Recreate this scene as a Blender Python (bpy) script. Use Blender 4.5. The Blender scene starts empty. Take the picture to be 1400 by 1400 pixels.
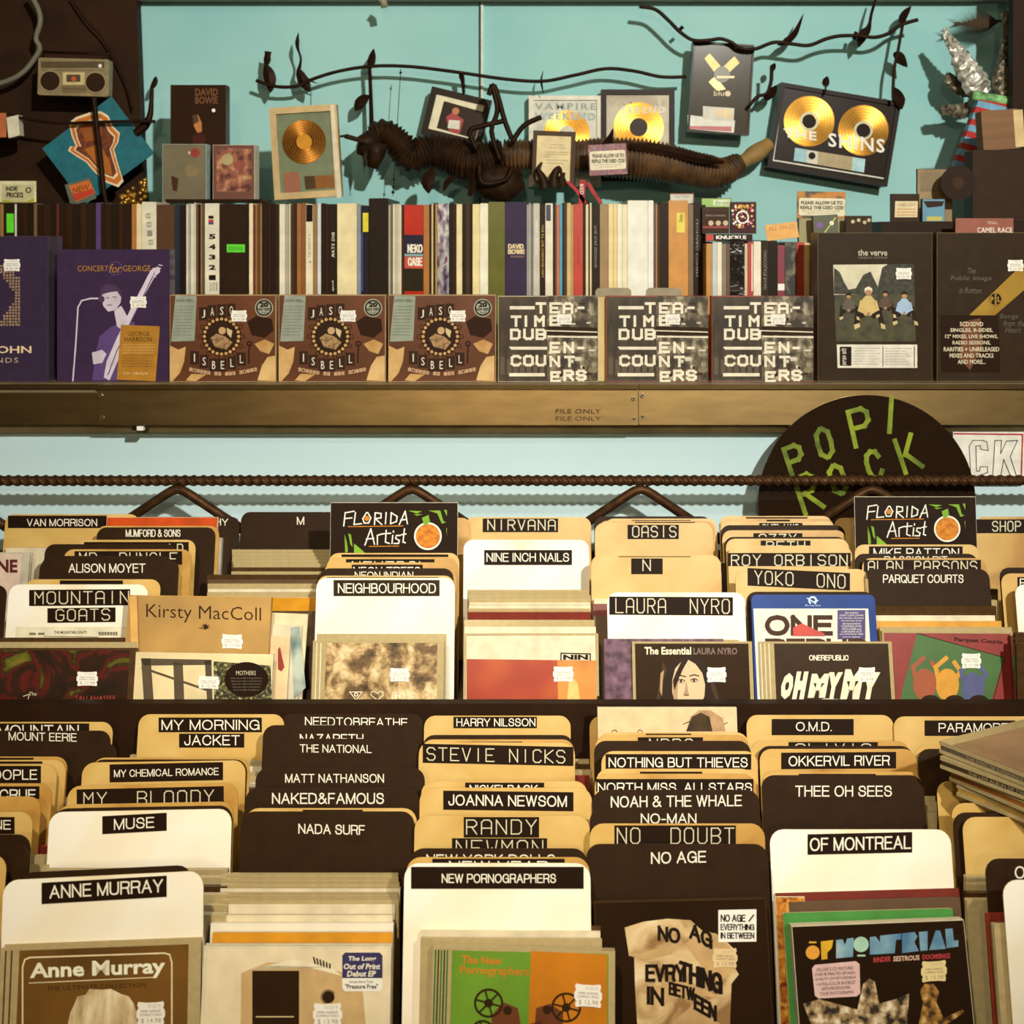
import bpy, math, random
from mathutils import Vector as V, Matrix
random.seed(7)
SC = bpy.context.scene
# ------------------------------------------------------------------ camera, world, lights, exposure
F, CX, HY, CZ = 2000.0, 700.0, 320.0, 1.5      # focal length (px), eye axis in the frame, eye height (m)
cam = bpy.data.cameras.new('camera'); camo = bpy.data.objects.new('camera', cam)
SC.collection.objects.link(camo); SC.camera = camo
camo.location = (0, 0, CZ); camo.rotation_euler = (math.pi/2, 0, 0)
cam.sensor_width = 36; cam.lens = 36*F/1400; cam.shift_y = -(700-HY)/1400
cam.clip_start = .05
cam.dof.use_dof = True; cam.dof.focus_distance = 1.5; cam.dof.aperture_fstop = 15
SC.view_settings.view_transform = 'Standard'; SC.view_settings.look = 'None'
SC.view_settings.gamma = 1; SC.view_settings.use_curve_mapping = False
SC.view_settings.exposure = 0.0
wd = bpy.data.worlds.new('World'); SC.world = wd; wd.use_nodes = True
wd.node_tree.nodes['Background'].inputs[0].default_value = (1, .80, .52, 1)
wd.node_tree.nodes['Background'].inputs[1].default_value = .07
def aim(o, tgt):
    o.rotation_euler = (V(tgt)-o.location).to_track_quat('-Z', 'Y').to_euler()
def spot(name, loc, tgt, power, col, size=45, blend=.6, rad=.03):
    l = bpy.data.lights.new(name, 'SPOT'); l.energy = power; l.color = col; l.spot_size = math.radians(size)
    l.spot_blend = blend; l.shadow_soft_size = rad
    o = bpy.data.objects.new(name, l); SC.collection.objects.link(o); o.location = loc; aim(o, tgt); return o
def area(name, loc, tgt, power, col, sx, sy):
    l = bpy.data.lights.new(name, 'AREA'); l.energy = power; l.color = col; l.shape = 'RECTANGLE'; l.size = sx; l.size_y = sy
    o = bpy.data.objects.new(name, l); SC.collection.objects.link(o); o.location = loc; aim(o, tgt); return o
spot('track_spot_key', (.75, -1.0, 2.5), (0.05, 2.2, 1.62), 370, (1, .97, .86), 48, .8, .035)
spot('track_spot_warm', (-.25, -.30, 2.45), (-.08, 1.19, .95), 108, (1, .90, .70), 42, 1, .04)
spot('glare_lamp', (-.14, -1.6, 2.02), (0, 1.85, 1.3), 46, (1, .80, .50), 40, .9, .06)  # unseen warm lamp, placed to match the glare on strip and label
area('overhead_fill', (0, .5, 2.75), (0, 1.6, 1.0), 5, (1, .85, .60), 2.4, .6)  # unseen soft fill light added from above

# ------------------------------------------------------------------ materials
def lin(c):
    c /= 255.0
    return c/12.92 if c <= .04045 else ((c+.055)/1.055)**2.4
def rgb(c): return (lin(c[0]), lin(c[1]), lin(c[2]), 1)
_M = {}
def mat(c, rough=.5, metal=0, var=.06, scale=60, coat=0, bump=0, stops=None, detail=3, dist=0, stretch=(1,1,1), spec=.4, name=None, nr=.5, aniso=0):
    if c and max(c) < 75: spec = min(spec, .12); coat *= .25; c = (c[0]*1.08, c[1]*.92, c[2]*.68) if max(c)-min(c) < 30 and c[0] >= c[2] else c
    key = (tuple(c) if c else None, rough, metal, var, scale, coat, bump, str(stops), detail, dist, stretch, spec, nr, aniso)
    if key in _M: return _M[key]
    m = bpy.data.materials.new(name or 'surface'); m.use_nodes = True; nt = m.node_tree
    b = nt.nodes['Principled BSDF']; b.inputs['Roughness'].default_value = rough; b.inputs['Metallic'].default_value = metal
    b.inputs['Coat Weight'].default_value = coat; b.inputs['Coat Roughness'].default_value = .08
    b.inputs['Specular IOR Level'].default_value = spec
    tc = nt.nodes.new('ShaderNodeTexCoord'); mp = nt.nodes.new('ShaderNodeMapping'); mp.inputs['Scale'].default_value = stretch
    nt.links.new(tc.outputs['Object'], mp.inputs['Vector'])
    nz = nt.nodes.new('ShaderNodeTexNoise'); nz.inputs['Scale'].default_value = scale; nz.inputs['Detail'].default_value = detail
    nz.inputs['Distortion'].default_value = dist; nz.inputs['Roughness'].default_value = nr
    if aniso:
        tg = nt.nodes.new('ShaderNodeTangent'); tg.direction_type = 'RADIAL'; tg.axis = 'Y'; nt.links.new(tg.outputs[0], b.inputs['Tangent']); b.inputs['Anisotropic'].default_value = aniso
    nt.links.new(mp.outputs[0], nz.inputs['Vector'])
    rp = nt.nodes.new('ShaderNodeValToRGB'); e = rp.color_ramp.elements
    if stops is None:
        a = rgb([max(0, min(255, k*(1-var))) for k in c]); d = rgb([max(0, min(255, k*(1+var))) for k in c])
        e[0].position = .3; e[0].color = a; e[1].position = .7; e[1].color = d
    else:
        e[0].position, e[0].color = stops[0][0], rgb(stops[0][1]); e[1].position, e[1].color = stops[-1][0], rgb(stops[-1][1])
        for p, q in stops[1:-1]:
            n = e.new(p); n.color = rgb(q)
    nt.links.new(nz.outputs['Fac'], rp.inputs[0]); nt.links.new(rp.outputs[0], b.inputs['Base Color'])
    if bump:
        bp = nt.nodes.new('ShaderNodeBump'); bp.inputs['Strength'].default_value = bump; bp.inputs['Distance'].default_value = .002
        nt.links.new(nz.outputs['Fac'], bp.inputs['Height']); nt.links.new(bp.outputs[0], b.inputs['Normal'])
    _M[key] = m; return m
def P(r, g, b, rough=.45, **k): return mat((r, g, b), rough, **k)
def G(r, g, b): return mat((r, g, b), .3, coat=.6)          # printed cover under gloss
CREAM = mat(None, .42, scale=14, detail=5, dist=.6, stops=[(.30, (178, 128, 48)), (.45, (206, 164, 84)), (.75, (222, 190, 118))], name='cream_plastic')
CREAMO = mat(None, .42, scale=11, detail=5, dist=.8, stops=[(.35, (172, 120, 44)), (.5, (200, 154, 74)), (.75, (218, 180, 100))], name='old_cream_plastic')
LITCARD = mat(None, .42, scale=9, detail=5, dist=.6, stops=[(.22, (236, 206, 146)), (.36, (248, 236, 208)), (.7, (255, 251, 240))], name='lit_cream_plastic')  # cream plastic whitened for brightly lit cards, the light put into the colour
BLACK = mat((46, 28, 10), .5, var=.08, spec=.1, name='black_plastic')
TAPE = mat((31, 19, 8), .5, spec=.08, var=.05, name='black_tape')
GTAPE = mat((44, 30, 14), .24, spec=.5, var=.05, bump=.25, scale=320, name='glossy_tape')
INK = mat((30, 22, 15), .5, name='dark_ink')
WHITE = mat((240, 232, 212), .5, var=.02, name='white_ink')
EMB = mat((214, 204, 170), .5, var=.02, name='embossed_white')
STK = mat((246, 242, 232), .5, var=.015, name='sticker_paper')
GREYTXT = mat((150, 140, 130), .5, name='grey_ink')
CLEAR = mat((186, 166, 120), .12, coat=1, var=.04, scale=160, name='clear_case_edge')
CLEARD = mat((76, 52, 26), .25, coat=.3, var=.12, scale=90, name='clear_case_dark')
PAPER = mat((226, 212, 180), .6, var=.06, name='paper_edge')
GOLD = mat((200, 146, 60), .34, metal=1, var=.05, scale=220, aniso=.85, name='gold_disc')
BRONZE = mat((142, 92, 34), .34, metal=.9, var=.06, scale=200, aniso=.8, name='bronze_disc')
STEEL = mat((122, 100, 64), .32, metal=1, var=.06, scale=30, stretch=(.6, 1, 3), name='brushed_steel')
REBAR = mat((74, 50, 30), .5, metal=.5, var=.2, scale=120, name='rebar_steel')
IRON = mat((38, 27, 20), .5, metal=.4, var=.2, scale=80, name='dark_iron')

# ------------------------------------------------------------------ geometry helpers
_T = {}
def text_geo(s, bold=0, sp=1):
    k = (s, bold, sp)
    if k in _T: return _T[k]
    cu = bpy.data.curves.new('t', 'FONT'); cu.body = s; cu.offset = bold; cu.resolution_u = 2; cu.space_character = sp
    ob = bpy.data.objects.new('t', cu); SC.collection.objects.link(ob)
    dg = bpy.context.evaluated_depsgraph_get(); dg.update(); ev = ob.evaluated_get(dg); me = ev.to_mesh()
    vs = [(v.co.x, v.co.y) for v in me.vertices]; fs = [tuple(p.vertices) for p in me.polygons]
    ev.to_mesh_clear(); bpy.data.objects.remove(ob); bpy.data.curves.remove(cu)
    if not vs: vs = [(0, 0), (1, 1)]
    x0 = min(v[0] for v in vs); x1 = max(v[0] for v in vs); y0 = min(v[1] for v in vs); y1 = max(v[1] for v in vs)
    vs = [((x-x0)/max(x1-x0, 1e-6), (y-y0)/max(y1-y0, 1e-6)) for x, y in vs]
    _T[k] = (vs, fs, (x1-x0)/max(y1-y0, 1e-6)); return _T[k]
# squared single-stroke letters of an embossing label maker, on a 4 x 6 grid
DY = {'A': ['00 05 16 36 45 40', '02.5 42.5'], 'B': ['00 06 36 45 44 33 03', '33 42 41 30 00'], 'C': ['45 36 16 05 01 10 30 41'],
 'D': ['00 06 36 45 41 30 00'], 'E': ['46 06 00 40', '03 33'], 'F': ['46 06 00', '03 33'], 'G': ['45 36 16 05 01 10 30 41 43 23'],
 'H': ['00 06', '40 46', '03 43'], 'I': ['20 26'], 'K': ['00 06', '46 03 40'], 'L': ['06 00 40'], 'M': ['00 06 23 46 40'],
 'N': ['00 06 40 46'], 'O': ['10 01 05 16 36 45 41 30 10'], 'P': ['00 06 36 45 44 33 03'], 'R': ['00 06 36 45 44 33 03', '23 40'],
 'S': ['45 36 16 05 04 13 33 42 41 30 10 01'], 'T': ['06 46', '26 20'], 'U': ['06 01 10 30 41 46'], 'V': ['06 20 46'],
 'W': ['06 10 23 30 46'], 'Y': ['06 23 46', '23 20'], 'Z': ['06 46 00 40'], 'Q': ['10 01 05 16 36 45 41 30 10', '22 40']}
def dy_lines(s):
    out = []; n = len(s)
    for i, ch in enumerate(s):
        for st in DY.get(ch, []):
            pts = []
            for tk in st.split():
                x = float(tk[0]); y = float(tk[1:]); pts.append((i*6+x, y))
            out.append(pts)
    return out, n*6-2
# grotesque capitals drawn as strokes (~ marks a curved stroke)
GR_ = {'A': (4.6, '0,0 2.3,6 4.6,0;.85,2.1 3.75,2.1'), 'B': (4, '2.4,6 0,6 0,0 2.6,0;0,3.2 2.4,3.2;~2.4,6 3.5,5.5 3.5,3.8 2.4,3.2;~2.4,3.2 3.9,2.6 3.9,.6 2.6,0'),
 'C': (4.6, '~4.5,4.1 3.9,5.5 2.4,6 .7,5.2 0,3 .7,.8 2.4,0 3.9,.6 4.5,2'), 'D': (4.4, '2,0 0,0 0,6 2,6;~2,6 3.8,5.3 4.4,3 3.8,.7 2,0'), 'E': (3.7, '3.7,6 0,6 0,0 3.8,0;0,3.15 3.4,3.15'), 'F': (3.5, '3.5,6 0,6 0,0;0,3.1 3.1,3.1'),
 'G': (4.7, '~4.5,4.3 3.9,5.5 2.4,6 .7,5.2 0,3 .7,.8 2.4,0 4,.7 4.7,2.9;4.7,2.9 2.6,2.9;4.7,2.9 4.7,0'), 'H': (4.2, '0,0 0,6;4.2,0 4.2,6;0,3.2 4.2,3.2'), 'I': (0, '0,0 0,6'), 'J': (2.9, '2.9,6 2.9,1.6;~2.9,1.6 2.5,.4 1.4,0 .4,.4 0,1.8'),
 'K': (4.1, '0,0 0,6;4,6 0,2.1;1.5,3.5 4.2,0'), 'L': (3.3, '0,6 0,0 3.4,0'), 'M': (5, '0,0 0,6 2.5,0 5,6 5,0'), 'N': (4.2, '0,0 0,6 4.2,0 4.2,6'), 'O': (5, '~2.5,6 .8,5.3 0,3 .8,.7 2.5,0 4.2,.7 5,3 4.2,5.3 2.5,6'),
 'P': (3.9, '2.4,6 0,6 0,0;0,2.7 2.4,2.7;~2.4,6 3.9,5.4 3.9,3.3 2.4,2.7'), 'Q': (5, '~2.5,6 .8,5.3 0,3 .8,.7 2.5,0 4.2,.7 5,3 4.2,5.3 2.5,6;3,1.6 4.9,-.2'), 'R': (4.1, '2.5,6 0,6 0,0;0,2.9 2.5,2.9;~2.5,6 4,5.5 4,3.5 2.5,2.9;~2.5,2.9 3.6,2.4 3.8,.9 4.2,0'),
 'S': (4, '~3.8,4.3 3.3,5.6 1.9,6 .6,5.5 .3,4.4 .9,3.5 2.2,3.1 3.6,2.6 4,1.6 3.4,.4 2,0 .5,.5 0,1.9'), 'T': (4.2, '0,6 4.2,6;2.1,6 2.1,0'), 'U': (4.2, '0,6 0,2;~0,2 .5,.5 2.1,0 3.7,.5 4.2,2;4.2,2 4.2,6'), 'V': (4.3, '0,6 2.15,0 4.3,6'),
 'W': (6.2, '0,6 1.6,0 3.1,6 4.6,0 6.2,6'), 'X': (4.2, '0,0 4.2,6;0,6 4.2,0'), 'Y': (4.4, '0,6 2.2,2.5 4.4,6;2.2,2.5 2.2,0'), 'Z': (4, '.2,6 3.9,6 0,0 4,0'), '&': (4.8, '~4.8,0 2.6,3 1,4.6 1.3,5.8 2.4,6 3.1,5.2 2.7,4.1 .7,2.6 .1,1.4 .8,.2 2.1,0 3.6,.9 4.4,2.8'), '.': (.1, '0,0 .1,0'), '-': (2, '0,2.4 2,2.4'), ' ': (1, '')}
def gr_lines(s):
    x = 0; out = []
    for ch in s:
        w, d = GR_[ch]
        for st in d.split(';'):
            if not st: continue
            cv = st[0] == '~'; p = [tuple(float(v) for v in q.split(',')) for q in st.lstrip('~').split()]
            if cv: p = [(v.x, v.y) for v in smooth_path([(a, b, 0) for a, b in p], 3)]
            out.append([(x+a, b) for a, b in p])
        x += w+1.5
    return out, x-1.5
class Face:
    """a flat front standing in the room; converts a spot seen on the photograph to metres on that front"""
    def __init__(s, px, py, Y, H, lean=0, roll=0, yaw=0, centre=False):
        s.R = Matrix.Rotation(yaw, 3, 'Z') @ Matrix.Rotation(-lean, 3, 'X') @ Matrix.Rotation(roll, 3, 'Y')
        o = V(((px-CX)*Y/F, Y, CZ-(py-HY)*Y/F)); s.H = H
        s.base = o - s.R @ V((0, 0, H/2 if centre else H)); s.Ri = s.R.transposed(); s.n = s.R @ V((0, -1, 0)); s.k = Y/F
    def __call__(s, px, py):
        d = V(((px-CX)/F, 1, -(py-HY)/F)); c = V((0, 0, CZ)); t = (s.base-c).dot(s.n)/d.dot(s.n)
        q = s.Ri @ (c+d*t-s.base); return (q.x, q.z)
    def at(s, x, z, y=0): return s.base + s.R @ V((x, y, z))
LAY = .00022
class MB:
    def __init__(s): s.v = []; s.f = []; s.m = []; s.sm = []; s.mats = []; s.c = 0
    def mi(s, m):
        if m not in s.mats: s.mats.append(m)
        return s.mats.index(m)
    def add(s, vs, fs, m, smooth=False):
        b = len(s.v); s.v += vs; k = s.mi(m)
        for f in fs: s.f.append(tuple(b+i for i in f)); s.m.append(k); s.sm.append(smooth)
        return s
    def box(s, x0, x1, y0, y1, z0, z1, m):
        vs = [(x, y, z) for x in (x0, x1) for y in (y0, y1) for z in (z0, z1)]
        return s.add(vs, [(0, 1, 3, 2), (4, 6, 7, 5), (0, 4, 5, 1), (2, 3, 7, 6), (0, 2, 6, 4), (1, 5, 7, 3)], m)
    def prism(s, p, y0, y1, m, ms=None):
        ar = sum(p[i][0]*p[(i+1) % len(p)][1]-p[(i+1) % len(p)][0]*p[i][1] for i in range(len(p)))
        if ar < 0: p = p[::-1]
        n = len(p); vs = [(x, y0, z) for x, z in p]+[(x, y1, z) for x, z in p]
        s.add(vs, [tuple(range(n)), tuple(range(2*n-1, n-1, -1))], m)
        return s.add(vs, [(i+n, (i+1) % n+n, (i+1) % n, i) for i in range(n)], ms or m)
    def flat(s, p, lay, m):
        ar = sum(p[i][0]*p[(i+1) % len(p)][1]-p[(i+1) % len(p)][0]*p[i][1] for i in range(len(p)))
        if ar < 0: p = p[::-1]
        return s.add([(x, -lay*LAY, z) for x, z in p], [tuple(range(len(p)))], m)
    # shapes given where they show on face fc
    def pp(s, fc, pts, lay, m): return s.flat([fc(*q) for q in pts], lay, m)
    def pr(s, fc, x0, y0, x1, y1, lay, m, tilt=0):
        h = tilt/2
        return s.pp(fc, [(x0, y0-h), (x1, y0+h), (x1, y1+h), (x0, y1-h)], lay, m)
    def pc(s, fc, x, y, r, lay, m, n=28, ry=None, a0=0, a1=360):
        ry = ry or r; full = a1-a0 >= 360
        return s.pp(fc, [(x+r*math.cos(math.radians(a0+(a1-a0)*i/(n if full else n-1))), y+ry*math.sin(math.radians(a0+(a1-a0)*i/(n if full else n-1)))) for i in range(n)], lay, m)
    def ring(s, fc, x, y, r0, r1, lay, m, n=32, a0=0, a1=360):
        vs = []
        for i in range(n+1):
            a = math.radians(a0+(a1-a0)*i/n)
            for r in (r0, r1):
                q = fc(x+r*math.cos(a), y+r*math.sin(a)); vs.append((q[0], -lay*LAY, q[1]))
        return s.add(vs, [(2*i, 2*i+1, 2*i+3, 2*i+2) for i in range(n)], m)
    def pl(s, fc, pts, w, lay, m):
        for (x0, y0), (x1, y1) in zip(pts[:-1], pts[1:]):
            s.c = (s.c+1) % 60; la = lay+s.c*.02; dx, dy = x1-x0, y1-y0; L = math.hypot(dx, dy) or 1; dx, dy = dx/L*w/2, dy/L*w/2
            s.pp(fc, [(x0-dx+dy, y0-dy-dx), (x1+dx+dy, y1+dy-dx), (x1+dx-dy, y1+dy+dx), (x0-dx-dy, y0-dy+dx)], la, m)
        return s
    def pt(s, fc, tx, x0, y0, x1, y1, lay, m, tilt=0, bold=0, sp=1, shear=0, vert=False):
        vs, fs, _ = text_geo(tx, bold, sp); out = []
        for u, w in vs:
            if vert: px, py = x0+(1-w)*(x1-x0), y0+u*(y1-y0)
            else: px, py = x0+u*(x1-x0)+shear*(w-.5)*(y1-y0), y1-w*(y1-y0)+tilt*(u-.5)
            q = fc(px, py); out.append((q[0], -lay*LAY, q[1]))
        return s.add(out, fs, m)
    def dymo(s, fc, tx, x0, y0, x1, y1, lay, m, tilt=0, w=1.6):
        ls, n = dy_lines(tx)
        for pts in ls:
            s.pl(fc, [(x0+x/n*(x1-x0), y1-y/6*(y1-y0)+tilt*(x/n-.5)) for x, y in pts], w, lay, m)
        return s
    def grot(s, fc, tx, x0, y0, x1, y1, lay, m, tilt=0, w=.118):
        ls, n = gr_lines(tx); h = y1-y0; w *= h
        for pts in ls:
            s.pl(fc, [(x0+w/2+x/max(n, .1)*(x1-x0-w), y1-w/2-y/6*(h-w)+tilt*(x/max(n, .1)-.5)) for x, y in pts], w, lay, m)
        return s
    def tube(s, pts, r, m, n=8, smooth=True):
        pts = [V(p) for p in pts]; rs = list(r) if isinstance(r, (list, tuple)) else [r]*len(pts); vs = []
        if len(rs) != len(pts):
            rs = [rs[min(int(u), len(rs)-2)]*(1-(u-min(int(u), len(rs)-2)))+rs[min(int(u), len(rs)-2)+1]*(u-min(int(u), len(rs)-2)) for u in [i/(len(pts)-1)*(len(rs)-1) for i in range(len(pts))]]
        up = V((.13, .21, .97))
        for i, p in enumerate(pts):
            t = (pts[min(i+1, len(pts)-1)]-pts[max(i-1, 0)])
            if t.length < 1e-9: t = V((1, 0, 0))
            t.normalize(); a = t.cross(up)
            if a.length < .05: a = t.cross(V((1, 0, 0)))
            a.normalize(); b = t.cross(a); 
            for k in range(n):
                an = 2*math.pi*k/n; vs.append(tuple(p+(a*math.cos(an)+b*math.sin(an))*rs[i]))
        fs = [(i*n+k, i*n+(k+1) % n, (i+1)*n+(k+1) % n, (i+1)*n+k) for i in range(len(pts)-1) for k in range(n)]
        fs += [tuple(range(n))[::-1], tuple(range((len(pts)-1)*n, len(pts)*n))]
        return s.add(vs, fs, m, smooth)
    def xf(s, loc):
        s.v = [(a-loc[0], b-loc[1], c-loc[2]) for a, b, c in s.v]; return s
    def mesh(s, name):
        me = bpy.data.meshes.new(name); me.from_pydata([tuple(v) for v in s.v], [], s.f)
        for m in s.mats: me.materials.append(m)
        me.polygons.foreach_set('material_index', s.m); me.polygons.foreach_set('use_smooth', s.sm); me.update(); return me
LINK = []
def part(name, mb, parent=None, label=None, loc=None):
    o = bpy.data.objects.new(name, mb.mesh(name) if isinstance(mb, MB) else mb); LINK.append(o)
    if parent is not None: o.parent = parent
    if loc is not None: o.location = loc
    if label: o['label'] = label
    return o
def tag(o, label, cat, group=None):
    o['label'] = label; o['category'] = cat
    if group: o['group'] = group
    return o
def thing(name, label, cat, loc, R=None, group=None):
    o = bpy.data.objects.new(name, None); o.empty_display_size = .02; LINK.append(o); o.location = loc
    if R is not None: o.rotation_euler = R.to_euler()
    return tag(o, label, cat, group)
def struct(name, mb, loc=(0, 0, 0)):
    o = part(name, mb.xf(loc) if any(loc) else mb, None, loc=loc); o['kind'] = 'structure'; return o
def WP(px, py, Y): return V(((px-CX)*Y/F, Y, CZ-(py-HY)*Y/F))
def rrect(x0, x1, z0, z1, r, n=5, bottom=False):
    p = []
    def arc(cx, cz, a0):
        for i in range(n+1):
            a = math.radians(a0+90*i/n); p.append((cx+r*math.cos(a), cz+r*math.sin(a)))
    arc(x1-r, z1-r, 0); arc(x0+r, z1-r, 90)
    if bottom: arc(x0+r, z0+r, 180); arc(x1-r, z0+r, 270)
    else: p += [(x0, z0), (x1, z0)]
    return p
def smooth_path(pts, k=6):
    out = []; P_ = [V(p) for p in pts]; n = len(P_)
    for i in range(n-1):
        a, b, c, d = P_[max(i-1, 0)], P_[i], P_[i+1], P_[min(i+2, n-1)]
        for j in range(k):
            t = j/k; out.append(.5*((2*b)+(c-a)*t+(2*a-5*b+4*c-d)*t*t+(3*b-a-3*c+d)*t**3))
    out.append(P_[-1]); return out
# ------------------------------------------------------------------ the setting
LEAN = math.radians(14)
WALLU = mat(None, .75, scale=3.2, detail=6, dist=.3, stops=[(.25, (144, 202, 202)), (.55, (162, 214, 212)), (.8, (172, 220, 218))], name='teal_plaster')
LITWALL = mat(None, .7, scale=3, detail=5, stops=[(.3, (198, 226, 232)), (.7, (212, 236, 240))], name='lit_teal_plaster')  # teal of the back wall lightened, strong light put into the colour
DARKB = mat((40, 28, 18), .55, var=.12, scale=30, name='dark_board')
YW, YS, YL = 2.42, 1.90, 1.95          # back wall, shelf front, low wall face
SH = CZ-(522-HY)*1.92/F                # shelf top
struct('wall_back', MB().box(-1.3, 1.3, YW, YW+.1, 0, 2.9, WALLU))
struct('floor', MB().box(-1.8, 1.8, -1.5, YW+.1, -.06, 0, mat((92, 78, 62), .6, var=.1, scale=8)))
struct('wall_low', MB().box(-1.3, 1.3, YL, YW-.001, 0, SH-.012, LITWALL))
# seam batten on the back wall
b = MB().box(WP(655, 0, YW).x, WP(657.5, 0, YW).x, YW-.004, YW, SH, 2.9, mat((60, 74, 70), .6)).box(WP(657.5, 0, YW).x, WP(661, 0, YW).x, YW-.006, YW, SH, 2.9, mat((214, 222, 212), .6))
struct('trim_1', b)
struct('trim_2', MB().box(-1.3, 1.3, YW-.03, YW, WP(0, 4, YW).z, 2.2, mat((120, 112, 96), .7)))
struct('trim_3', MB().box(-1.3, 1.3, YL-.014, YL, WP(0, 590, YL).z, WP(0, 579, YL).z, mat((214, 200, 158), .6, var=.1, scale=20)))
# dark post at the right edge
struct('trim_4', MB().box(WP(1385, 0, 2.24).x, WP(1430, 0, 2.24).x, 2.24, 2.262, SH, 2.9, DARKB))
# shelf with riveted steel facing
sh = thing('display_shelf', 'long display shelf with riveted brown steel facing across the whole wall', 'shelf', (0, YS, SH))
part('shelf_board', MB().box(-1.3, 1.3, 0, YW-.001-YS, -.012, 0, mat((120, 104, 76), .5, var=.1, scale=20)), sh)
zt, zb = CZ-(527-HY)*YS/F-SH, CZ-(580-HY)*YS/F-SH
def facing(x0, x1, rivs, y=-.003):
    a, b = WP(x0, 0, YS).x, WP(x1, 0, YS).x; m = MB()
    m.add([(a, y-.0048, zb), (b, y-.0048, zb), (b, y, zt), (a, y, zt), (a, .012, zb), (b, .012, zb), (b, .012, zt), (a, .012, zt)], [(0, 1, 2, 3), (7, 6, 5, 4), (0, 4, 5, 1), (3, 2, 6, 7), (0, 3, 7, 4), (1, 5, 6, 2)], STEEL)
    m.box(WP(x0, 0, YS).x, WP(x1, 0, YS).x, y-.006, y, zt-.004, zt+.002, STEEL)
    o = part('steel_facing', m, sh)
    for px, py in rivs:
        q = WP(px, py, YS); r = MB()
        r.prism([(q.x+.0027*math.cos(a*math.pi/6), q.z-SH+.0027*math.sin(a*math.pi/6)) for a in range(12)], y-.0048, y, mat((196, 180, 150), .3, metal=1))
        r.prism([(q.x+.0012*math.cos(a*math.pi/4), q.z-SH+.0012*math.sin(a*math.pi/4)) for a in range(8)], y-.0050, y-.0048, INK)
        part('rivet', r, o)
facing(-600, 134.5, [], .001)
facing(135, 872, [(139, 540), (142, 570), (866, 544), (866, 572)], -.003)
facing(873, 2000, [(878, 540), (878, 569)], -.001)
part('pin', MB().box(WP(181, 0, YS).x, WP(188, 0, YS).x, -.004, .006, WP(0, 588, YS).z-SH, WP(0, 583, YS).z-SH, INK).box(WP(188, 0, YS).x, WP(197, 0, YS).x, -.004, .006, WP(0, 588, YS).z-SH, WP(0, 582, YS).z-SH, STK), sh)
# worn ink stamp on the facing
st = MB(); fcs = Face(800, 527, YS-.0081, .05)
for y0, s in ((559, 'FILE ONLY'), (569, 'FILE ONLY')): st.pt(fcs, s, 760, y0, 822, y0+6, 1, mat((88, 62, 34), .6))
part('ink_stamp', st, sh, loc=fcs.base-V((0, YS, SH)))

# open web steel joist behind the rear bin
YT = 1.862
tr = thing('steel_joist', 'open web steel joist with ribbed reinforcing bar on top, behind the rear bin', 'joist', (0, YT, WP(0, 765, YT).z))
z0 = WP(0, 765, YT).z
zr = WP(0, 657, YT).z-z0; xa, xb = WP(-120, 0, YT).x, WP(1520, 0, YT).x
m = MB(); rr = .0058; N = 1100; vs = []; K = 16
for i in range(N+1):
    x = xa+(xb-xa)*i/N
    for k in range(K):
        an = 2*math.pi*k/K; ph = (x/.0118-2*k/K) % 1
        r = rr+.0015*max(0, math.sin(ph*2*math.pi))**.6
        vs.append((x, r*math.cos(an), zr+r*math.sin(an)))
m.add(vs, [(i*K+k, i*K+(k+1) % K, (i+1)*K+(k+1) % K, (i+1)*K+k) for i in range(N) for k in range(K)]+[tuple(range(K)), tuple(range(N*K, N*K+K))[::-1]], REBAR)
part('ribbed_bar', m, tr)
for ap in (-75, 243, 563, 876, 1192):
    pts = [(ap-150, 765), (ap-18, 677), (ap-8, 671), (ap, 669), (ap+8, 671), (ap+18, 677), (ap+150, 765)]
    part('web_rod', MB().tube([(WP(x, 0, YT).x, 0, WP(0, y, YT).z-z0) for x, y in pts], .0062, REBAR, 10), tr)
part('bottom_bar', MB().box(xa, xb, -.008, .008, -.010, .002, REBAR), tr)

# the two bins
class Bin:
    def __init__(s, fz): s.fz = fz
    def solve(s, py, h, lean=LEAN):
        """depth of the top edge of a thing of length h standing in the bin whose top shows at py"""
        hv = h*math.cos(lean); off = h*math.sin(lean); a, b = .9, 2.1
        for _ in range(50):
            Y = (a+b)/2; z = s.fz(Y-off)+hv; p = HY-F*z/Y
            if p > py: a = Y
            else: b = Y
        return Y
REAR = Bin(lambda Y: -.551+.157*(Y-1.57)); FRONT = Bin(lambda Y: -.65)
bn = thing('rear_record_bin', 'upper rear bin of dark board holding the back rows of cds', 'bin', (0, 1.49, 0))
part('front_panel', MB().box(-1.0, 1.0, 0, .014, 0, CZ-(962-HY)*1.49/F, DARKB), bn)
ya, yb = 1.505, 1.845; m = MB()
za, zb2 = CZ+REAR.fz(ya)-.001, CZ+REAR.fz(yb)-.001
m.add([(-1, ya-1.49, za-.012), (1, ya-1.49, za-.012), (1, yb-1.49, zb2-.012), (-1, yb-1.49, zb2-.012), (-1, ya-1.49, za), (1, ya-1.49, za), (1, yb-1.49, zb2), (-1, yb-1.49, zb2)],
      [(0, 3, 2, 1), (4, 5, 6, 7), (0, 1, 5, 4), (2, 3, 7, 6), (1, 2, 6, 5), (3, 0, 4, 7)], DARKB)
part('bin_floor', m, bn)
part('back_panel', MB().box(-1.0, 1.0, yb-1.49, yb-1.48, 0, CZ-.40, DARKB), bn)
for px in (-12, 182, 431, 628, 822, 1032, 1203):
    x = WP(px, 0, 1.53).x
    part('partition', MB().prism([(-.002, -.004), (.002, -.004), (.002, .03), (-.002, .03)], .016, .34, DARKB).xf((-x, 0, -(CZ-.525))), bn)
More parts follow.
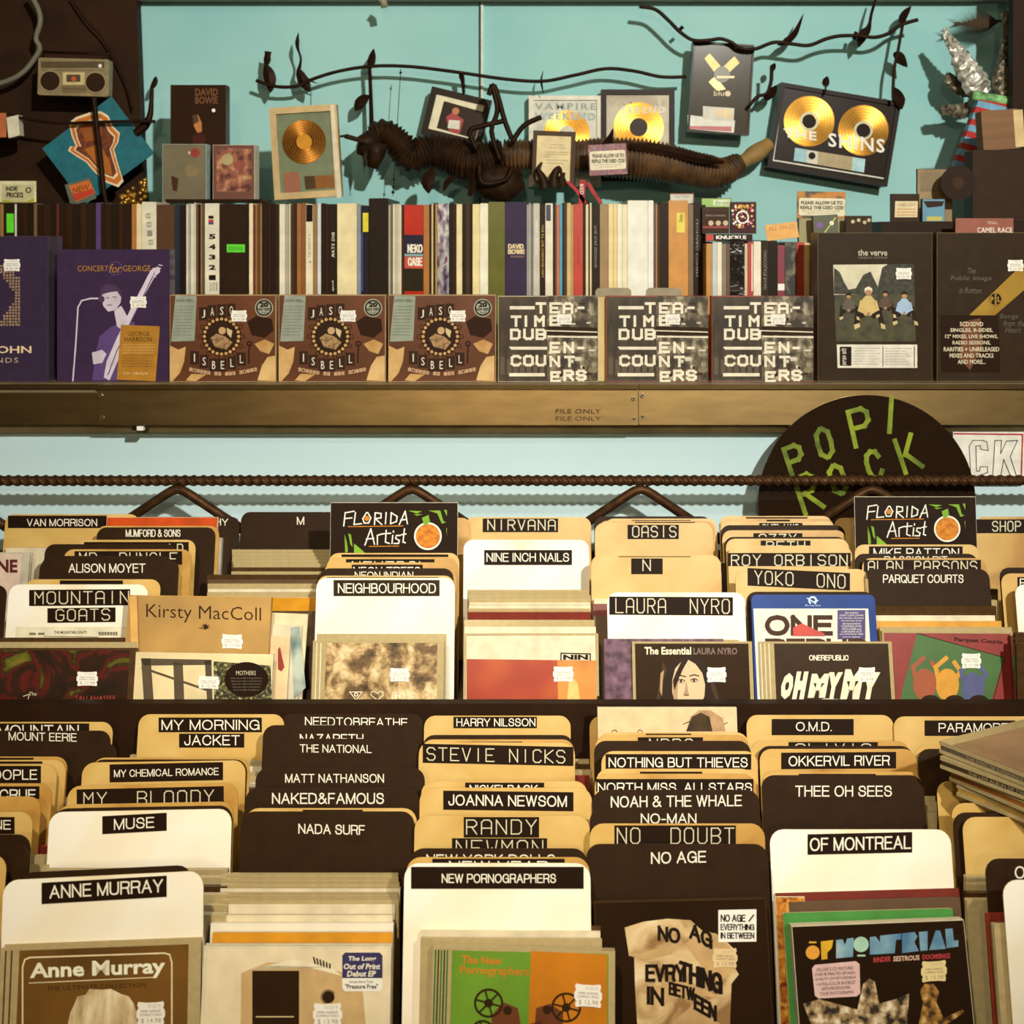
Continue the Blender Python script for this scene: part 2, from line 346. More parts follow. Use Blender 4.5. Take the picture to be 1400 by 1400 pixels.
fb = thing('front_record_bin', 'lower front bin of dark board holding the nearest cds', 'bin', (0, .90, 0))
part('bin_floor', MB().box(-1, 1, .014, .588, CZ-.664, CZ-.651, DARKB), fb)
part('front_panel', MB().box(-1, 1, 0, .014, 0, CZ-.60, DARKB), fb)
# ------------------------------------------------------------------ divider cards
ORD = ['frontmost', 'second from front', 'third from front', 'fourth from front', 'fifth from front', 'sixth from front', 'seventh from front', 'eighth from front', 'ninth from front', 'tenth from front']
def card(bin_, px0, px1, pyt, col, tapes, label, roll=0, H=.17, extra=0, group=None):
    px0, px1 = min(px0, px1), max(px0, px1)
    Y = bin_.solve(pyt, H)
    fc = Face((px0+px1)/2, pyt, Y, H, LEAN, math.radians(roll)); w = (px1-px0)*Y/F
    body = {'c': CREAM, 'k': BLACK, 'o': CREAMO, 'w': LITCARD}[col]
    t = thing('divider_card', label, 'divider card', fc.base, fc.R, group)
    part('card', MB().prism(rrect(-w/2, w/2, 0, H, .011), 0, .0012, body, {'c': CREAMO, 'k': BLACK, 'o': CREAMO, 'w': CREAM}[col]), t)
    for tp in tapes:
        x0, y0, x1, y1, tx, kind, a0, b0, a1, b1 = tp[:10]; tilt = tp[10] if len(tp) > 10 else 0
        m = MB()
        def cl(x): return max(px0+2, min(px1-2, x))
        y0 = max(y0, pyt+1.5)
        h = tilt*(x1-x0)/max(a1-a0, 1)/2 if tilt else 0
        p = [fc(x0, y0-h), fc(x1, y0+h), fc(x1, y1+h), fc(x0, y1-h)]
        m.prism(p, -.0004, 0, GTAPE if tx == 'NEIGHBOURHOOD' else BLACK if col == 'k' else TAPE)
        if tx:
            if kind == 'd': m.dymo(fc, tx, a0, b0, a1, b1, 2.6, EMB, tilt, 1.5)
            else: m.grot(fc, tx, a0, b0, a1, b1, 2.6, WHITE, tilt)
        part('label_tape', m, t)
    return t, fc, Y
def T(x0, y0, x1, y1, tx=None, kind='h', a0=None, b0=None, a1=None, b1=None, tilt=0):
    if a0 is None: a0, b0, a1, b1 = x0+8, y0+5, x1-8, y1-5
    return (x0, y0, x1, y1, tx, kind, a0, b0, a1, b1, tilt)
# every column is listed from its back card to its front card: left, right, top, colour, labels, feature
COLS = {
 ('rear', 'far-left edge'): [
   (-150, 10, 800, 'k', [], 'mostly out of view')],
 ('rear', 'first full'): [
   (8, 190, 703, 'c', [T(11, 705, 146, 722, 'VAN MORRISON', 'h', 37, 709.5, 133, 719.5)], 'slim wide label'),
   (190, 328, 706.5, 'k', [T(200, 709, 325, 722, 'HY', 'h', 294, 709, 312, 718.5)], 'half hidden by orange case'),
   (132, 300, 719, 'o', [], 'only its rim showing'),
   (133, 295, 721, 'k', [T(140, 722, 290, 735, 'MUMFORD & SONS', 'h', 172, 724, 247, 734)], 'three-word label'),
   (104, 268, 738, 'c', [T(115, 741, 258, 757, 'LD', 'd', 232, 744, 250, 757)], 'lettering cut off'),
   (62, 241, 744, 'k', [], 'no lettering showing'),
   (88, 262, 751, 'o', [T(102, 753.5, 249, 772, 'MR  BUNGLE', 'd', 109, 756, 242, 772)], 'spaced embossed letters'),
   (58, 236, 760, 'k', [], 'only a strip showing'),
   (55, 245, 765, 'k', [T(90, 768, 204, 788, 'ALISON MOYET', 'h', 94, 770.5, 199, 783)], 'bare white lettering'),
   (35, 220, 792, 'c', [T(82, 793, 168, 806)], 'blank sliver of tape'),
   (13, 203, 799, 'w', [T(40, 806, 178, 828, 'MOUNTAIN', 'd', 48, 809, 176, 825, -1), T(65, 831, 158, 851, 'GOATS', 'd', 77, 833, 150, 848, -1)], 'two stacked labels')],
 ('rear', 'second full'): [
   (330, 500, 700, 'k', [T(390, 703, 432, 721, 'M', 'h', 406, 706.5, 416, 717.5)], 'one white letter'),
   (450, 628, 756, 'c', [T(467, 758, 613, 761.5)], 'thin strip of tape'),
   (447, 626, 762, 'o', [T(473, 764.5, 594, 780, 'NEUTRAL', 'd', 482, 768, 584, 781)], 'embossed tops of letters'),
   (444, 624, 769, 'o', [T(481, 772, 578, 790, 'NEON TREES', 'h', 483, 775, 575, 787)], 'cut-off two-word label'),
   (437, 620, 777, 'k', [T(470, 780, 580, 795, 'NEON INDIAN', 'h', 485, 781.5, 565, 791)], 'two white words'),
   (434, 621, 787, 'c', [T(447, 789, 600, 792)], 'dark line on top'),
   (433, 622, 790, 'w', [T(456, 793, 601, 815, 'NEIGHBOURHOOD', 'h', 462, 797.5, 596, 811)], 'glaring wide label')],
 ('rear', 'third full'): [
   (598, 644, 708, 'o', [], 'a narrow corner showing'),
   (636, 808, 707, 'c', [T(660, 709, 763, 727.5, 'NIRVANA', 'd', 667, 711, 759, 724.5)], 'embossed one-word label'),
   (634, 805, 738, 'w', [T(662, 752, 782, 772.5, 'NINE INCH NAILS', 'h', 665, 756, 778, 768)], 'three-word label')],
 ('rear', 'fourth full'): [
   (812, 972, 706, 'k', [], 'only its rim showing'),
   (827, 980, 709, 'c', [T(864, 711, 944, 714)], 'thin strip of tape'),
   (818, 977, 712, 'o', [T(868, 713, 950, 717)], 'tilted strip of tape'),
   (813, 974, 715, 'c', [T(858, 717.5, 928, 737, 'OASIS', 'd', 865, 719.5, 924, 734)], 'five embossed letters'),
   (808, 985, 759, 'c', [T(846, 759.5, 944, 761.5), T(863, 763.5, 906, 785, 'N', 'd', 879, 765.5, 889, 780)], 'one embossed letter'),
   (830, 1018, 810, 'w', [T(833, 816, 1002, 841, 'LAURA  NYRO', 'd', 842, 819, 997, 838, 1)], 'long embossed label')],
 ('rear', 'fifth full'): [
   (983, 1137, 705.5, 'c', [T(1020, 706, 1104, 709)], 'thin strip of tape'),
   (984, 1140, 709, 'o', [T(1048, 710.5, 1080, 714)], 'short strip of tape'),
   (984, 1142, 713, 'c', [T(1038, 715, 1097, 724, 'OUTLAWS', 'h', 1041, 716.5, 1092, 726)], 'low short label'),
   (985, 1155, 718, 'k', [], 'black curved rim'),
   (987, 1156, 725, 'o', [T(1030, 729, 1097, 738, 'OZZY', 'd', 1038, 730.5, 1088, 742)], 'four-letter embossed label'),
   (990, 1157, 734, 'k', [], 'black hairline rim'),
   (992, 1160, 736.5, 'c', [T(1040, 739, 1108, 748, 'BETH', 'd', 1048, 740.5, 1100, 752)], 'second embossed word cut off'),
   (995, 1164, 746, 'c', [T(995, 756, 1163, 774, 'ROY ORBISON', 'd', 1000, 759, 1158, 773)], 'full-width embossed label'),
   (1005, 1186, 778, 'c', [T(1022, 780, 1162, 804, 'YOKO  ONO', 'd', 1032, 783.5, 1155, 801, 6)], 'slanting embossed label'),
   (1020, 1195, 809, 'k', [T(1056, 808, 1146, 811)], 'behind the blue case')],
 ('rear', 'sixth full'): [
   (1140, 1320, 708, 'c', [], 'mostly behind the sign'),
   (1168, 1338, 744.5, 'c', [T(1188, 747, 1316, 762, 'MIKE PATTON', 'h', 1194, 749.5, 1311, 762)], 'two-word label'),
   (1168, 1336, 757, 'k', [T(1200, 759, 1302, 772, 'PASSION PIT', 'h', 1209, 760.5, 1295, 770)], 'lettering half hidden'),
   (1178, 1348, 763, 'o', [T(1181, 765.5, 1341, 782, 'ALAN PARSONS', 'd', 1187, 767.5, 1335, 781)], 'wide embossed label'),
   (1180, 1352, 778, 'k', [T(1195, 781, 1330, 802, 'PARQUET COURTS', 'h', 1207, 785.5, 1317, 797)], 'bare white lettering')],
 ('rear', 'far-right edge'): [
   (1333, 1505, 706.5, 'o', [T(1300, 710, 1450, 729, 'PET  SHOP', 'd', 1305, 713, 1395, 726)], 'four big letters'),
   (1366, 1540, 776, 'k', [], 'black curved corner'),
   (1368, 1545, 784, 'o', [T(1391, 789, 1480, 804, 'E', 'h', 1394, 791, 1402, 803)], 'one letter showing'),
   (1387, 1560, 799, 'w', [], 'blank and pale')],
 ('front', 'left-edge'): [
   (-42, 155, 987, 'c', [T(-80, 989, 122, 1003, 'MOUNTAIN', 'h', -3, 991, 108, 1006)], 'long cut-off label'),
   (-40, 152, 999, 'k', [T(0, 1001, 118, 1018, 'MOUNT EERIE', 'h', 12, 1001.5, 105, 1013, 2)], 'two white words'),
   (-42, 160, 1016, 'k', [], 'only a corner showing'),
   (-115, 93, 1034.5, 'o', [T(-80, 1036, 46, 1038.5)], 'thin strip of tape'),
   (-120, 91, 1039, 'c', [T(-80, 1041, 58, 1044)], 'second strip of tape'),
   (-135, 79, 1045, 'c', [T(-90, 1047, 56, 1071, 'THE HOOPLE', 'h', -66, 1052, 51, 1066)], 'letters ending in ople'),
   (-150, 72, 1071, 'o', [T(-90, 1075, 54, 1092, 'MOTLEY CRUE', 'h', -84, 1079, 49, 1094)], 'half-hidden big letters'),
   (-160, 57, 1089, 'o', [], 'blank'),
   (-185, 46, 1110, 'c', [T(-80, 1117, 20, 1140, 'NE', 'h', -8, 1121, 15, 1134)], 'two letters showing'),
   (-200, 43, 1141, 'k', [], 'blank black'),
   (-210, 40, 1152, 'k', [], 'thin scratched edge'),
   (-230, 10, 1169, 'c', [], 'only a pale sliver')],
 ('front', 'second'): [
   (190, 389, 976.5, 'c', [T(217, 981, 358, 1001, 'MY MORNING', 'h', 221, 984, 355, 998), T(245, 1003, 334, 1022, 'JACKET', 'h', 252, 1005, 328, 1019)], 'two stacked labels'),
   (127, 342, 1036, 'o', [], 'only its rim showing'),
   (125, 338, 1038.5, 'k', [], 'black hairline rim'),
   (113, 336, 1041, 'c', [T(150, 1043.5, 305, 1068, 'MY CHEMICAL ROMANCE', 'h', 156, 1051, 299, 1061, -3)], 'three-word label', -.8),
   (93, 326, 1072.5, 'o', [T(105, 1077, 306, 1102, 'MY  BLOODY', 'd', 115, 1082, 292, 1100, -4)], 'spaced embossed letters', -1),
   (80, 320, 1098, 'o', [T(113, 1103, 283, 1112, None, 'h', 113, 1103, 283, 1112, -3)], 'plain black strip', -1),
   (74, 318, 1103.5, 'k', [], 'black hairline rim', -1),
   (68, 317, 1108, 'w', [T(140, 1113.5, 228, 1138, 'MUSE', 'h', 156, 1118, 211, 1133, -3)], 'short four-letter label', -1),
   (25, 262, 1188, 'k', [], 'black rim only', -2.5),
   (5, 278, 1197, 'w', [T(57, 1202, 228, 1231, 'ANNE MURRAY', 'h', 68, 1206, 223, 1224, -9)], 'tilted two-word label', -2.6)],
 ('front', 'third'): [
   (385, 579, 976, 'k', [T(405, 977, 565, 996, 'NEEDTOBREATHE', 'h', 417, 981, 557, 993, 2)], 'one long white word'),
   (360, 576, 991.5, 'k', [T(400, 996, 510, 1014, 'NAZARETH', 'h', 410, 1003.5, 497, 1017)], 'lettering half hidden'),
   (360, 573, 1010, 'k', [T(400, 1013, 515, 1034, 'THE NATIONAL', 'h', 410, 1018, 508, 1029, 1)], 'bold two-word lettering'),
   (350, 581, 1050, 'k', [T(380, 1054, 535, 1074, 'MATT NATHANSON', 'h', 390, 1058, 525, 1070)], 'lettering set left'),
   (336, 573, 1077, 'k', [T(360, 1080, 535, 1103, 'NAKED&FAMOUS', 'h', 372, 1084, 525, 1099)], 'an ampersand'),
   (336, 570, 1105, 'c', [T(414, 1107, 496, 1111)], 'only its rim showing'),
   (330, 567, 1109.5, 'k', [T(398, 1121, 510, 1148, 'NADA SURF', 'h', 408, 1127, 499, 1140.5, 2)], 'a broad plain face')],
 ('front', 'fourth'): [
   (580, 780, 978.5, 'c', [T(620, 980, 734, 995.5, 'HARRY NILSSON', 'h', 624, 982, 732, 993)], 'small two-word label'),
   (578, 784, 1005, 'k', [], 'only its rim showing'),
   (576, 785, 1011, 'o', [T(625, 1014, 714, 1018)], 'thin strip of tape'),
   (573, 786, 1015, 'c', [T(578, 1019, 784, 1045, 'STEVIE NICKS', 'd', 584, 1024, 772, 1041, 4)], 'wide embossed label', .5),
   (576, 803, 1068, 'c', [T(636, 1070, 744, 1082, 'NICKELBACK', 'h', 642, 1073, 735, 1086)], 'lettering cut off'),
   (574, 809, 1077, 'c', [T(606, 1082, 784, 1108, 'JOANNA NEWSOM', 'h', 613, 1087, 775, 1102, 2)], 'two-word label'),
   (567, 806, 1115, 'c', [T(634, 1117, 737, 1145, 'RANDY', 'd', 638, 1121, 733, 1140), T(618, 1146, 748, 1164, 'NEWMAN', 'd', 624, 1149, 742, 1169)], 'two stacked embossed labels'),
   (560, 803, 1160, 'k', [T(575, 1163, 770, 1178, 'NEW YORK DOLLS', 'h', 583, 1168, 759, 1182)], 'three cut-off words'),
   (556, 806, 1172, 'o', [T(591, 1174, 772, 1188, 'NEW YEAR', 'h', 614, 1177, 749, 1192)], 'two cut-off words'),
   (553, 807, 1180, 'w', [T(562, 1185, 798, 1215, 'NEW PORNOGRAPHERS', 'h', 604, 1194.5, 760, 1207)], 'nearly full-width label')],
 ('front', 'fifth'): [
   (806, 970, 979, 'o', [], 'behind the pink digipak'),
   (817, 1023, 1001.5, 'c', [T(883, 1002, 945, 1005)], 'thin strip of tape'),
   (814, 1024, 1005, 'o', [T(872, 1008, 961, 1018, 'NRBQ', 'd', 888, 1010.5, 947, 1026)], 'tops of four letters'),
   (812, 1026, 1013, 'k', [], 'plain black rim'),
   (822, 1035, 1027, 'c', [T(828, 1031, 1027, 1052, 'NOTHING BUT THIEVES', 'h', 832, 1035.5, 1022, 1049)], 'three-word label'),
   (815, 1030, 1051, 'c', [T(875, 1055, 960, 1060)], 'wedge of black tape'),
   (813, 1033, 1058, 'o', [T(815, 1065, 1030, 1082, 'NORTH MISS. ALLSTARS', 'h', 817, 1070, 1028, 1083)], 'full-width cut-off label'),
   (810, 1038, 1080, 'k', [T(825, 1083, 1025, 1106, 'NOAH & THE WHALE', 'h', 835, 1087.5, 1014, 1103, -2)], 'four white words'),
   (806, 1040, 1104.5, 'k', [T(865, 1108, 965, 1127, 'NO-MAN', 'h', 876, 1112, 952, 1126)], 'a hyphen'),
   (806, 1045, 1126, 'o', [T(840, 1128.5, 1006, 1157, 'NO  DOUBT', 'd', 844, 1132, 1003, 1153)], 'big embossed letters'),
   (801, 1050, 1154, 'k', [T(880, 1160, 975, 1184, 'NO AGE', 'h', 890, 1164, 965, 1180, -2)], 'short white lettering')],
 ('front', 'sixth'): [
   (1020, 1221, 977.5, 'c', [T(1055, 983, 1167, 1005, 'O.M.D.', 'h', 1088, 987, 1137, 999.5)], 'initials with dots'),
   (1026, 1243, 1013, 'o', [T(1078, 1014.5, 1200, 1024, 'OLIVIA', 'd', 1088, 1017, 1190, 1028)], 'letter tops only'),
   (1036, 1248, 1020, 'k', [], 'black hairline rim'),
   (1038, 1252, 1024, 'o', [T(1068, 1028.5, 1225, 1051, 'OKKERVIL RIVER', 'h', 1078, 1033, 1216, 1047, -1)], 'ink stain at right'),
   (1041, 1259, 1055, 'o', [T(1092, 1058, 1197, 1062)], 'only its rim showing'),
   (1041, 1262, 1060, 'k', [T(1075, 1066, 1230, 1093, 'THEE OH SEES', 'h', 1087, 1074, 1219, 1089)], 'three white words'),
   (1052, 1299, 1134, 'w', [T(1104, 1139, 1247, 1167, 'OF MONTREAL', 'h', 1107, 1144, 1245, 1162, -3)], 'black label near top')],
 ('front', 'right-edge'): [
   (1221, 1425, 979.5, 'c', [T(1264, 985, 1388, 1006, 'PARAMORE', 'h', 1283, 988.5, 1378, 1001)], 'one-word label'),
   (1250, 1460, 1018, 'o', [], 'only its rim showing'),
   (1254, 1462, 1024, 'k', [], 'blank black corner'),
   (1280, 1500, 1068, 'o', [], 'blank under the pile'),
   (1300, 1530, 1098, 'o', [], 'blank second corner'),
   (1302, 1535, 1111, 'k', [], 'black under the pile'),
   (1315, 1545, 1117, 'c', [], 'a large blank face'),
   (1346, 1600, 1174, 'k', [T(1375, 1180, 1520, 1204, 'O', 'h', 1387, 1184, 1401, 1201)], 'one letter showing'),
   (1370, 1630, 1203, 'w', [], 'blank at the corner')],
}
CARDS = {}
for (bin_name, cname), rows in COLS.items():
    B = REAR if bin_name == 'rear' else FRONT; n = len(rows)
    for i, r in enumerate(rows):
        colour = {'c': 'cream', 'k': 'black', 'o': 'yellowed cream', 'w': 'pale'}[r[3]]
        lab = f"{colour} divider with {r[5]}, {ORD[n-1-i] if n-1-i < len(ORD) else 'second from back' if i == 1 else 'rearmost'}, {cname} column, {bin_name} bin"
        CARDS[(bin_name, cname, i)] = card(B, r[0], r[1], r[2], r[3], r[4], lab, r[6] if len(r) > 6 else 0)
# ------------------------------------------------------------------ cds in the bins
def price(fc, t, x0, y0, x1, y1, tx='$ 13.98', lay=3, tilt=0, m=STK):
    w, h = x1-x0, y1-y0; mb = MB()
    pts = [(.06, 0), (.3, .04), (.7, .04), (.94, 0), (.97, .14), (.93, .26), (1, .38), (1, .62), (.93, .74), (.97, .86), (.94, 1), (.7, .96), (.3, .96), (.06, 1), (.03, .86), (.07, .74), (0, .62), (0, .38), (.07, .26), (.03, .14)]
    p = [fc(x0+a*w, y0+b*h+tilt*(a-.5)) for a, b in pts]
    mb.prism(p, -(lay+1)*LAY, -lay*LAY, m)
    g = mat((120, 108, 96), .6)
    mb.pt(fc, '012219', x0+.4*w, y0+.1*h+tilt*.1, x0+.84*w, y0+.24*h+tilt*.1, lay+2, mat((190, 180, 164), .6), tilt*.4)
    mb.pt(fc, 'PARK AVENUE', x0+.16*w, y0+.34*h, x0+.84*w, y0+.44*h, lay+2, g, tilt*.7)
    mb.pt(fc, 'COMPACT DISCS', x0+.12*w, y0+.49*h, x0+.88*w, y0+.59*h, lay+2, g, tilt*.7)
    mb.pt(fc, tx, x0+.16*w, y0+.68*h, x0+.86*w, y0+.9*h, lay+2, mat((168, 156, 138), .6), tilt*.7)
    part('price_sticker', mb, t, 'white price sticker')
def cd_face(B, px0, px1, py, H=.125, roll=0, lean=LEAN, Y=None):
    Y = Y or B.solve(py, H, lean)
    return Face((px0+px1)/2, py, Y, H, lean, math.radians(roll)), (px1-px0)*Y/F, Y
def jewel(B, px0, px1, py, cov0, cov1, base, art, label, roll=0, th=.0104, hinge=None, group=None, H=.125, cat='cd', name='cd_case', Y=None, case=None):
    fc, w, Y = cd_face(B, px0, px1, py, H, roll, Y=Y)
    t = thing(name, label, cat, fc.base, fc.R, group)
    cm = case or CLEAR
    m = MB().box(-w/2, w/2, 0, .0028, 0, H, cm).box(-w/2+.001, w/2-.001, .0028, .0066, .0005, H-.0012, CLEARD).box(-w/2, w/2, .0066, th, 0, H, cm)
    if hinge:
        for i in range(5):
            x = -w/2+.0015+i*.0022
            m.box(x, x+.0011, -.0004, 0, .002, H-.002, hinge[i % len(hinge)])
    part('case', m, t)
    a = fc(cov0, py)[0]; b = fc(cov1, py)[0]
    c = MB().prism([(a, .0022), (b, .0022), (b, H-.0022), (a, H-.0022)], -.00012, 0, base)
    if art: art(c, fc)
    part('cover', c, t)
    return t, fc, w
def digi(B, px0, px1, py, base, art, label, roll=0, th=.008, H=.125, side=None, cat='cd', name='cd_sleeve', Y=None, group=None, lean=LEAN):
    fc, w, Y = cd_face(B, px0, px1, py, H, roll, lean, Y)
    t = thing(name, label, cat, fc.base, fc.R, group)
    part('sleeve', MB().box(-w/2, w/2, 0.0002, th, 0, H, side or PAPER), t)
    c = MB().prism([(-w/2+.0004, .0004), (w/2-.0004, .0004), (w/2-.0004, H-.0004), (-w/2+.0004, H-.0004)], 0, .0002, base)
    if art: art(c, fc)
    part('cover', c, t)
    return t, fc, w
_E = {}
def edge_mesh(kind, w, H=.125):
    k = (kind, round(w, 3), H)
    if k in _E: return _E[k]
    w = k[1]; m = MB()
    a, b, c = {'j': (CLEAR, CLEARD, CLEAR), 'p': (CLEAR, PAPER, CLEAR), 'w': (PAPER, WHITE, PAPER), 'd': (CLEARD, INK, CLEARD), 't': (PAPER, mat((150, 116, 66), .5), CLEAR),
               'u': (WHITE, mat((60, 48, 92), .5), WHITE), 'y': (mat((216, 150, 30), .4), mat((230, 170, 40), .4), PAPER), 'r': (mat((120, 40, 26), .4), PAPER, mat((160, 60, 36), .4)),
               'b': (CLEAR, mat((60, 90, 140), .4), CLEAR), 'g': (mat((70, 140, 60), .4), WHITE, CLEAR), 'v': (mat((104, 78, 92), .2, coat=1, scale=90, var=.4), INK, mat((104, 78, 92), .3)), 'm': (mat((96, 70, 44), .5), PAPER, CLEARD)}[kind]
    m.box(-w/2, w/2, 0, .0010, 0, H, a).box(-w/2+.001, w/2-.001, .0010, .0024, 0, H-.0014, WHITE if kind in 'jb' else b).box(-w/2+.0015, w/2-.0015, .0024, .0052, 0, H-.0022, b).box(-w/2, w/2, .0052, .0064, 0, H-.0005, c).box(-w/2, w/2, .0064, .0088, 0, H-.0012, CLEARD if kind in 'jdp' else c)
    _E[k] = m.mesh('cd_case'); return _E[k]
RS = random.Random(3)
def stack(B, px0, px1, pya, pyb, n, kinds, label, group, cat='cd', H=.125, tilt=0, pxa1=None):
    """n cds edge-on, tops showing from pya (back) to pyb (front)"""
    ln = LEAN if n <= 2 else math.radians(6 if B is FRONT else 3); ya, yb = B.solve(pya, H, ln), B.solve(pyb, H, ln)
    proto = None
    for i in range(n):
        Y = ya+(yb-ya)*i/max(n-1, 1); k = Y/F; f = i/max(n-1, 1)
        l = px0+(2-4*RS.random())*.5; r = px1+(2-4*RS.random())
        if pxa1: r += (pxa1-px1)*(1-f)
        # keep a fixed cd width in metres
        kind = kinds[i % len(kinds)]
        off = H*math.sin(ln); z = CZ+B.fz(Y-off)
        o = bpy.data.objects.new('cd_case', edge_mesh(kind, round((r-l)*k/.004)*.004, H)); LINK.append(o)
        o.location = ((l+r)/2*k-CX*k, Y-off, z+RS.random()*.0012)
        o.rotation_euler = (Matrix.Rotation(-ln, 3, 'X') @ Matrix.Rotation(math.radians(tilt), 3, 'Y')).to_euler()
        tag(o, label, cat, group)

S_ = lambda *k: mat(*k)
SEPIA = mat(None, .3, coat=.5, scale=38, detail=12, nr=.66, dist=.3, stops=[(.36, (40, 26, 14)), (.46, (120, 90, 52)), (.54, (196, 164, 112)), (.64, (236, 216, 170))], name='sepia_clouds')
ABST = mat(None, .25, coat=.5, scale=17, detail=4, dist=1.6, stops=[(.3, (36, 24, 14)), (.46, (52, 30, 18)), (.51, (100, 28, 24)), (.54, (50, 34, 18)), (.62, (112, 110, 36)), (.70, (150, 96, 36))], name='abstract_print')
FOLI = mat(None, .4, scale=260, detail=4, stops=[(.45, (36, 34, 18)), (.55, (96, 92, 44)), (.7, (200, 190, 130))], name='foliage_print')
# --- front bin
def art(c, f):
    o = mat((240, 222, 178), .4); k = mat((62, 38, 14), .4)
    R = 10; L, Rr, Tp = 31, 235, 1306
    pts = [(L, 1560), (L, Tp+R+6), (L+3, Tp+6), (L+R, Tp+3), (Rr-R, Tp-3), (Rr-3, Tp-1), (Rr, Tp+R), (Rr, 1560)]
    c.pl(f, pts, 2.0, 1, o)
    c.pt(f, 'Anne Murray', 41, 1313, 226, 1340, 2, mat((248, 240, 214), .4), -7, .03)
    c.pl(f, [(40, 1344), (212, 1336)], 1.2, 1, o)
    c.pt(f, 'THE ULTIMATE COLLECTION', 64, 1346, 200, 1352, 1, mat((62, 38, 14), .4), -5)
    hair = mat(None, .5, scale=90, detail=6, stretch=(1, 1, .3), stops=[(.3, (120, 92, 60)), (.5, (214, 190, 146)), (.7, (250, 238, 208))])
    c.pp(f, [(92, 1404), (96, 1385), (103, 1370), (106, 1362), (117, 1360), (122, 1352), (140, 1353), (152, 1352), (166, 1359), (176, 1362), (183, 1372), (187, 1386), (188, 1404), (184, 1440), (170, 1470), (120, 1470), (98, 1440)], 1, hair)
    c.pp(f, [(112, 1412), (128, 1404), (160, 1405), (172, 1420), (170, 1450), (150, 1476), (126, 1470), (112, 1440)], 2, mat((222, 186, 140), .5))
t, f, w = jewel(FRONT, 1, 275, 1291, 27, 258, mat((112, 76, 28), .3, coat=.8, var=.2, scale=12), art, 'cd with brown cover and white serif style title, frontmost under the tilted white divider', roll=-2.0, th=.011, hinge=(CLEAR, CLEARD))
price(f, t, 187, 1369, 226, 1402, '$ 14.98', tilt=-1)
stack(FRONT, 14, 286, 1270, 1286, 2, 'jp', 'clear cd case edge-on right behind the brown covered cd', 'clear cases behind the brown cd', tilt=-2)
def art(c, f):
    tan = mat((206, 172, 120), .4); k = mat((44, 32, 20), .35)
    c.pp(f, [(330, 1330), (365, 1316), (420, 1316), (470, 1330), (496, 1356), (500, 1400), (490, 1500), (328, 1500)], 1, tan)
    c.pp(f, [(340, 1326), (400, 1312), (452, 1322), (468, 1334), (420, 1322), (365, 1320)], 2, mat((246, 232, 200), .4))
    c.pr(f, 345, 1327, 409, 1500, 2, k); c.pr(f, 350, 1389, 402, 1390.5, 3, mat((220, 200, 150), .4)); c.ring(f, 377, 1440, 20, 26, 3, tan)
    c.pc(f, 449, 1363, 8.5, 2, k); c.ring(f, 449, 1363, 9, 10.5, 2, mat((120, 90, 50), .4), a0=90, a1=330)
    for i in range(6): c.pl(f, [(431+i*4, 1317+i*1.2), (429+i*4.4, 1309+i*1.8)], 2.2, 2, k)
t, f, w = jewel(FRONT, 279, 535, 1293, 284, 530, mat((238, 222, 186), .35, coat=.5, var=.04), art, 'cd with cream cover showing a black square button and blue rounded sticker', th=.009, case=PAPER)
m = MB(); p = [f(x, y) for x, y in ((472, 1302), (519, 1302), (523, 1306), (523, 1351), (519, 1355), (472, 1355), (468, 1351), (468, 1306))]
m.prism(p, -.0004, -.0002, STK); m.pp(f, [(472, 1302), (519, 1302), (523, 1306), (523, 1337), (468, 1337), (468, 1306)], 2.2, mat((52, 46, 92), .4))
for y, s, a, b in ((1307, 'The Long', 476, 514), (1317, 'Out of Print', 470, 520), (1327, 'Debut EP', 475, 514)): m.pt(f, s, a, y, b, y+8, 3, WHITE, 0, .03, 1, .15)
m.pt(f, 'Includes Bonus Track', 478, 1340, 510, 1343.5, 3, INK); m.pt(f, '"Pressure Free"', 472, 1345, 517, 1351.5, 3, INK, 0, .02)
part('hype_sticker', m, t, 'blue and white rounded sticker')
price(f, t, 428, 1371, 468, 1403, '$ 13.98')
stack(FRONT, 302, 546, 1196, 1231, 6, 'jpjtjp', 'clear cd case edge-on in the stack under the black divider at bottom centre left', 'clear cases under the broad black divider')
for py, kind, lab in ((1238, 'w', 'white paper cd sleeve edge with tiny black writing, in the stack behind the cream cover'), (1253, 't', 'tan edged cd in the stack behind the cream cover'), (1263, 'u', 'cd with dark purple edge in the stack behind the cream cover'), (1277, 'y', 'cd with straw yellow edge just behind the cream cover')):
    stack(FRONT, 290, 538, py, py, 1, kind, lab, None)
f2, w2, Y2 = cd_face(FRONT, 330, 520, 1238)
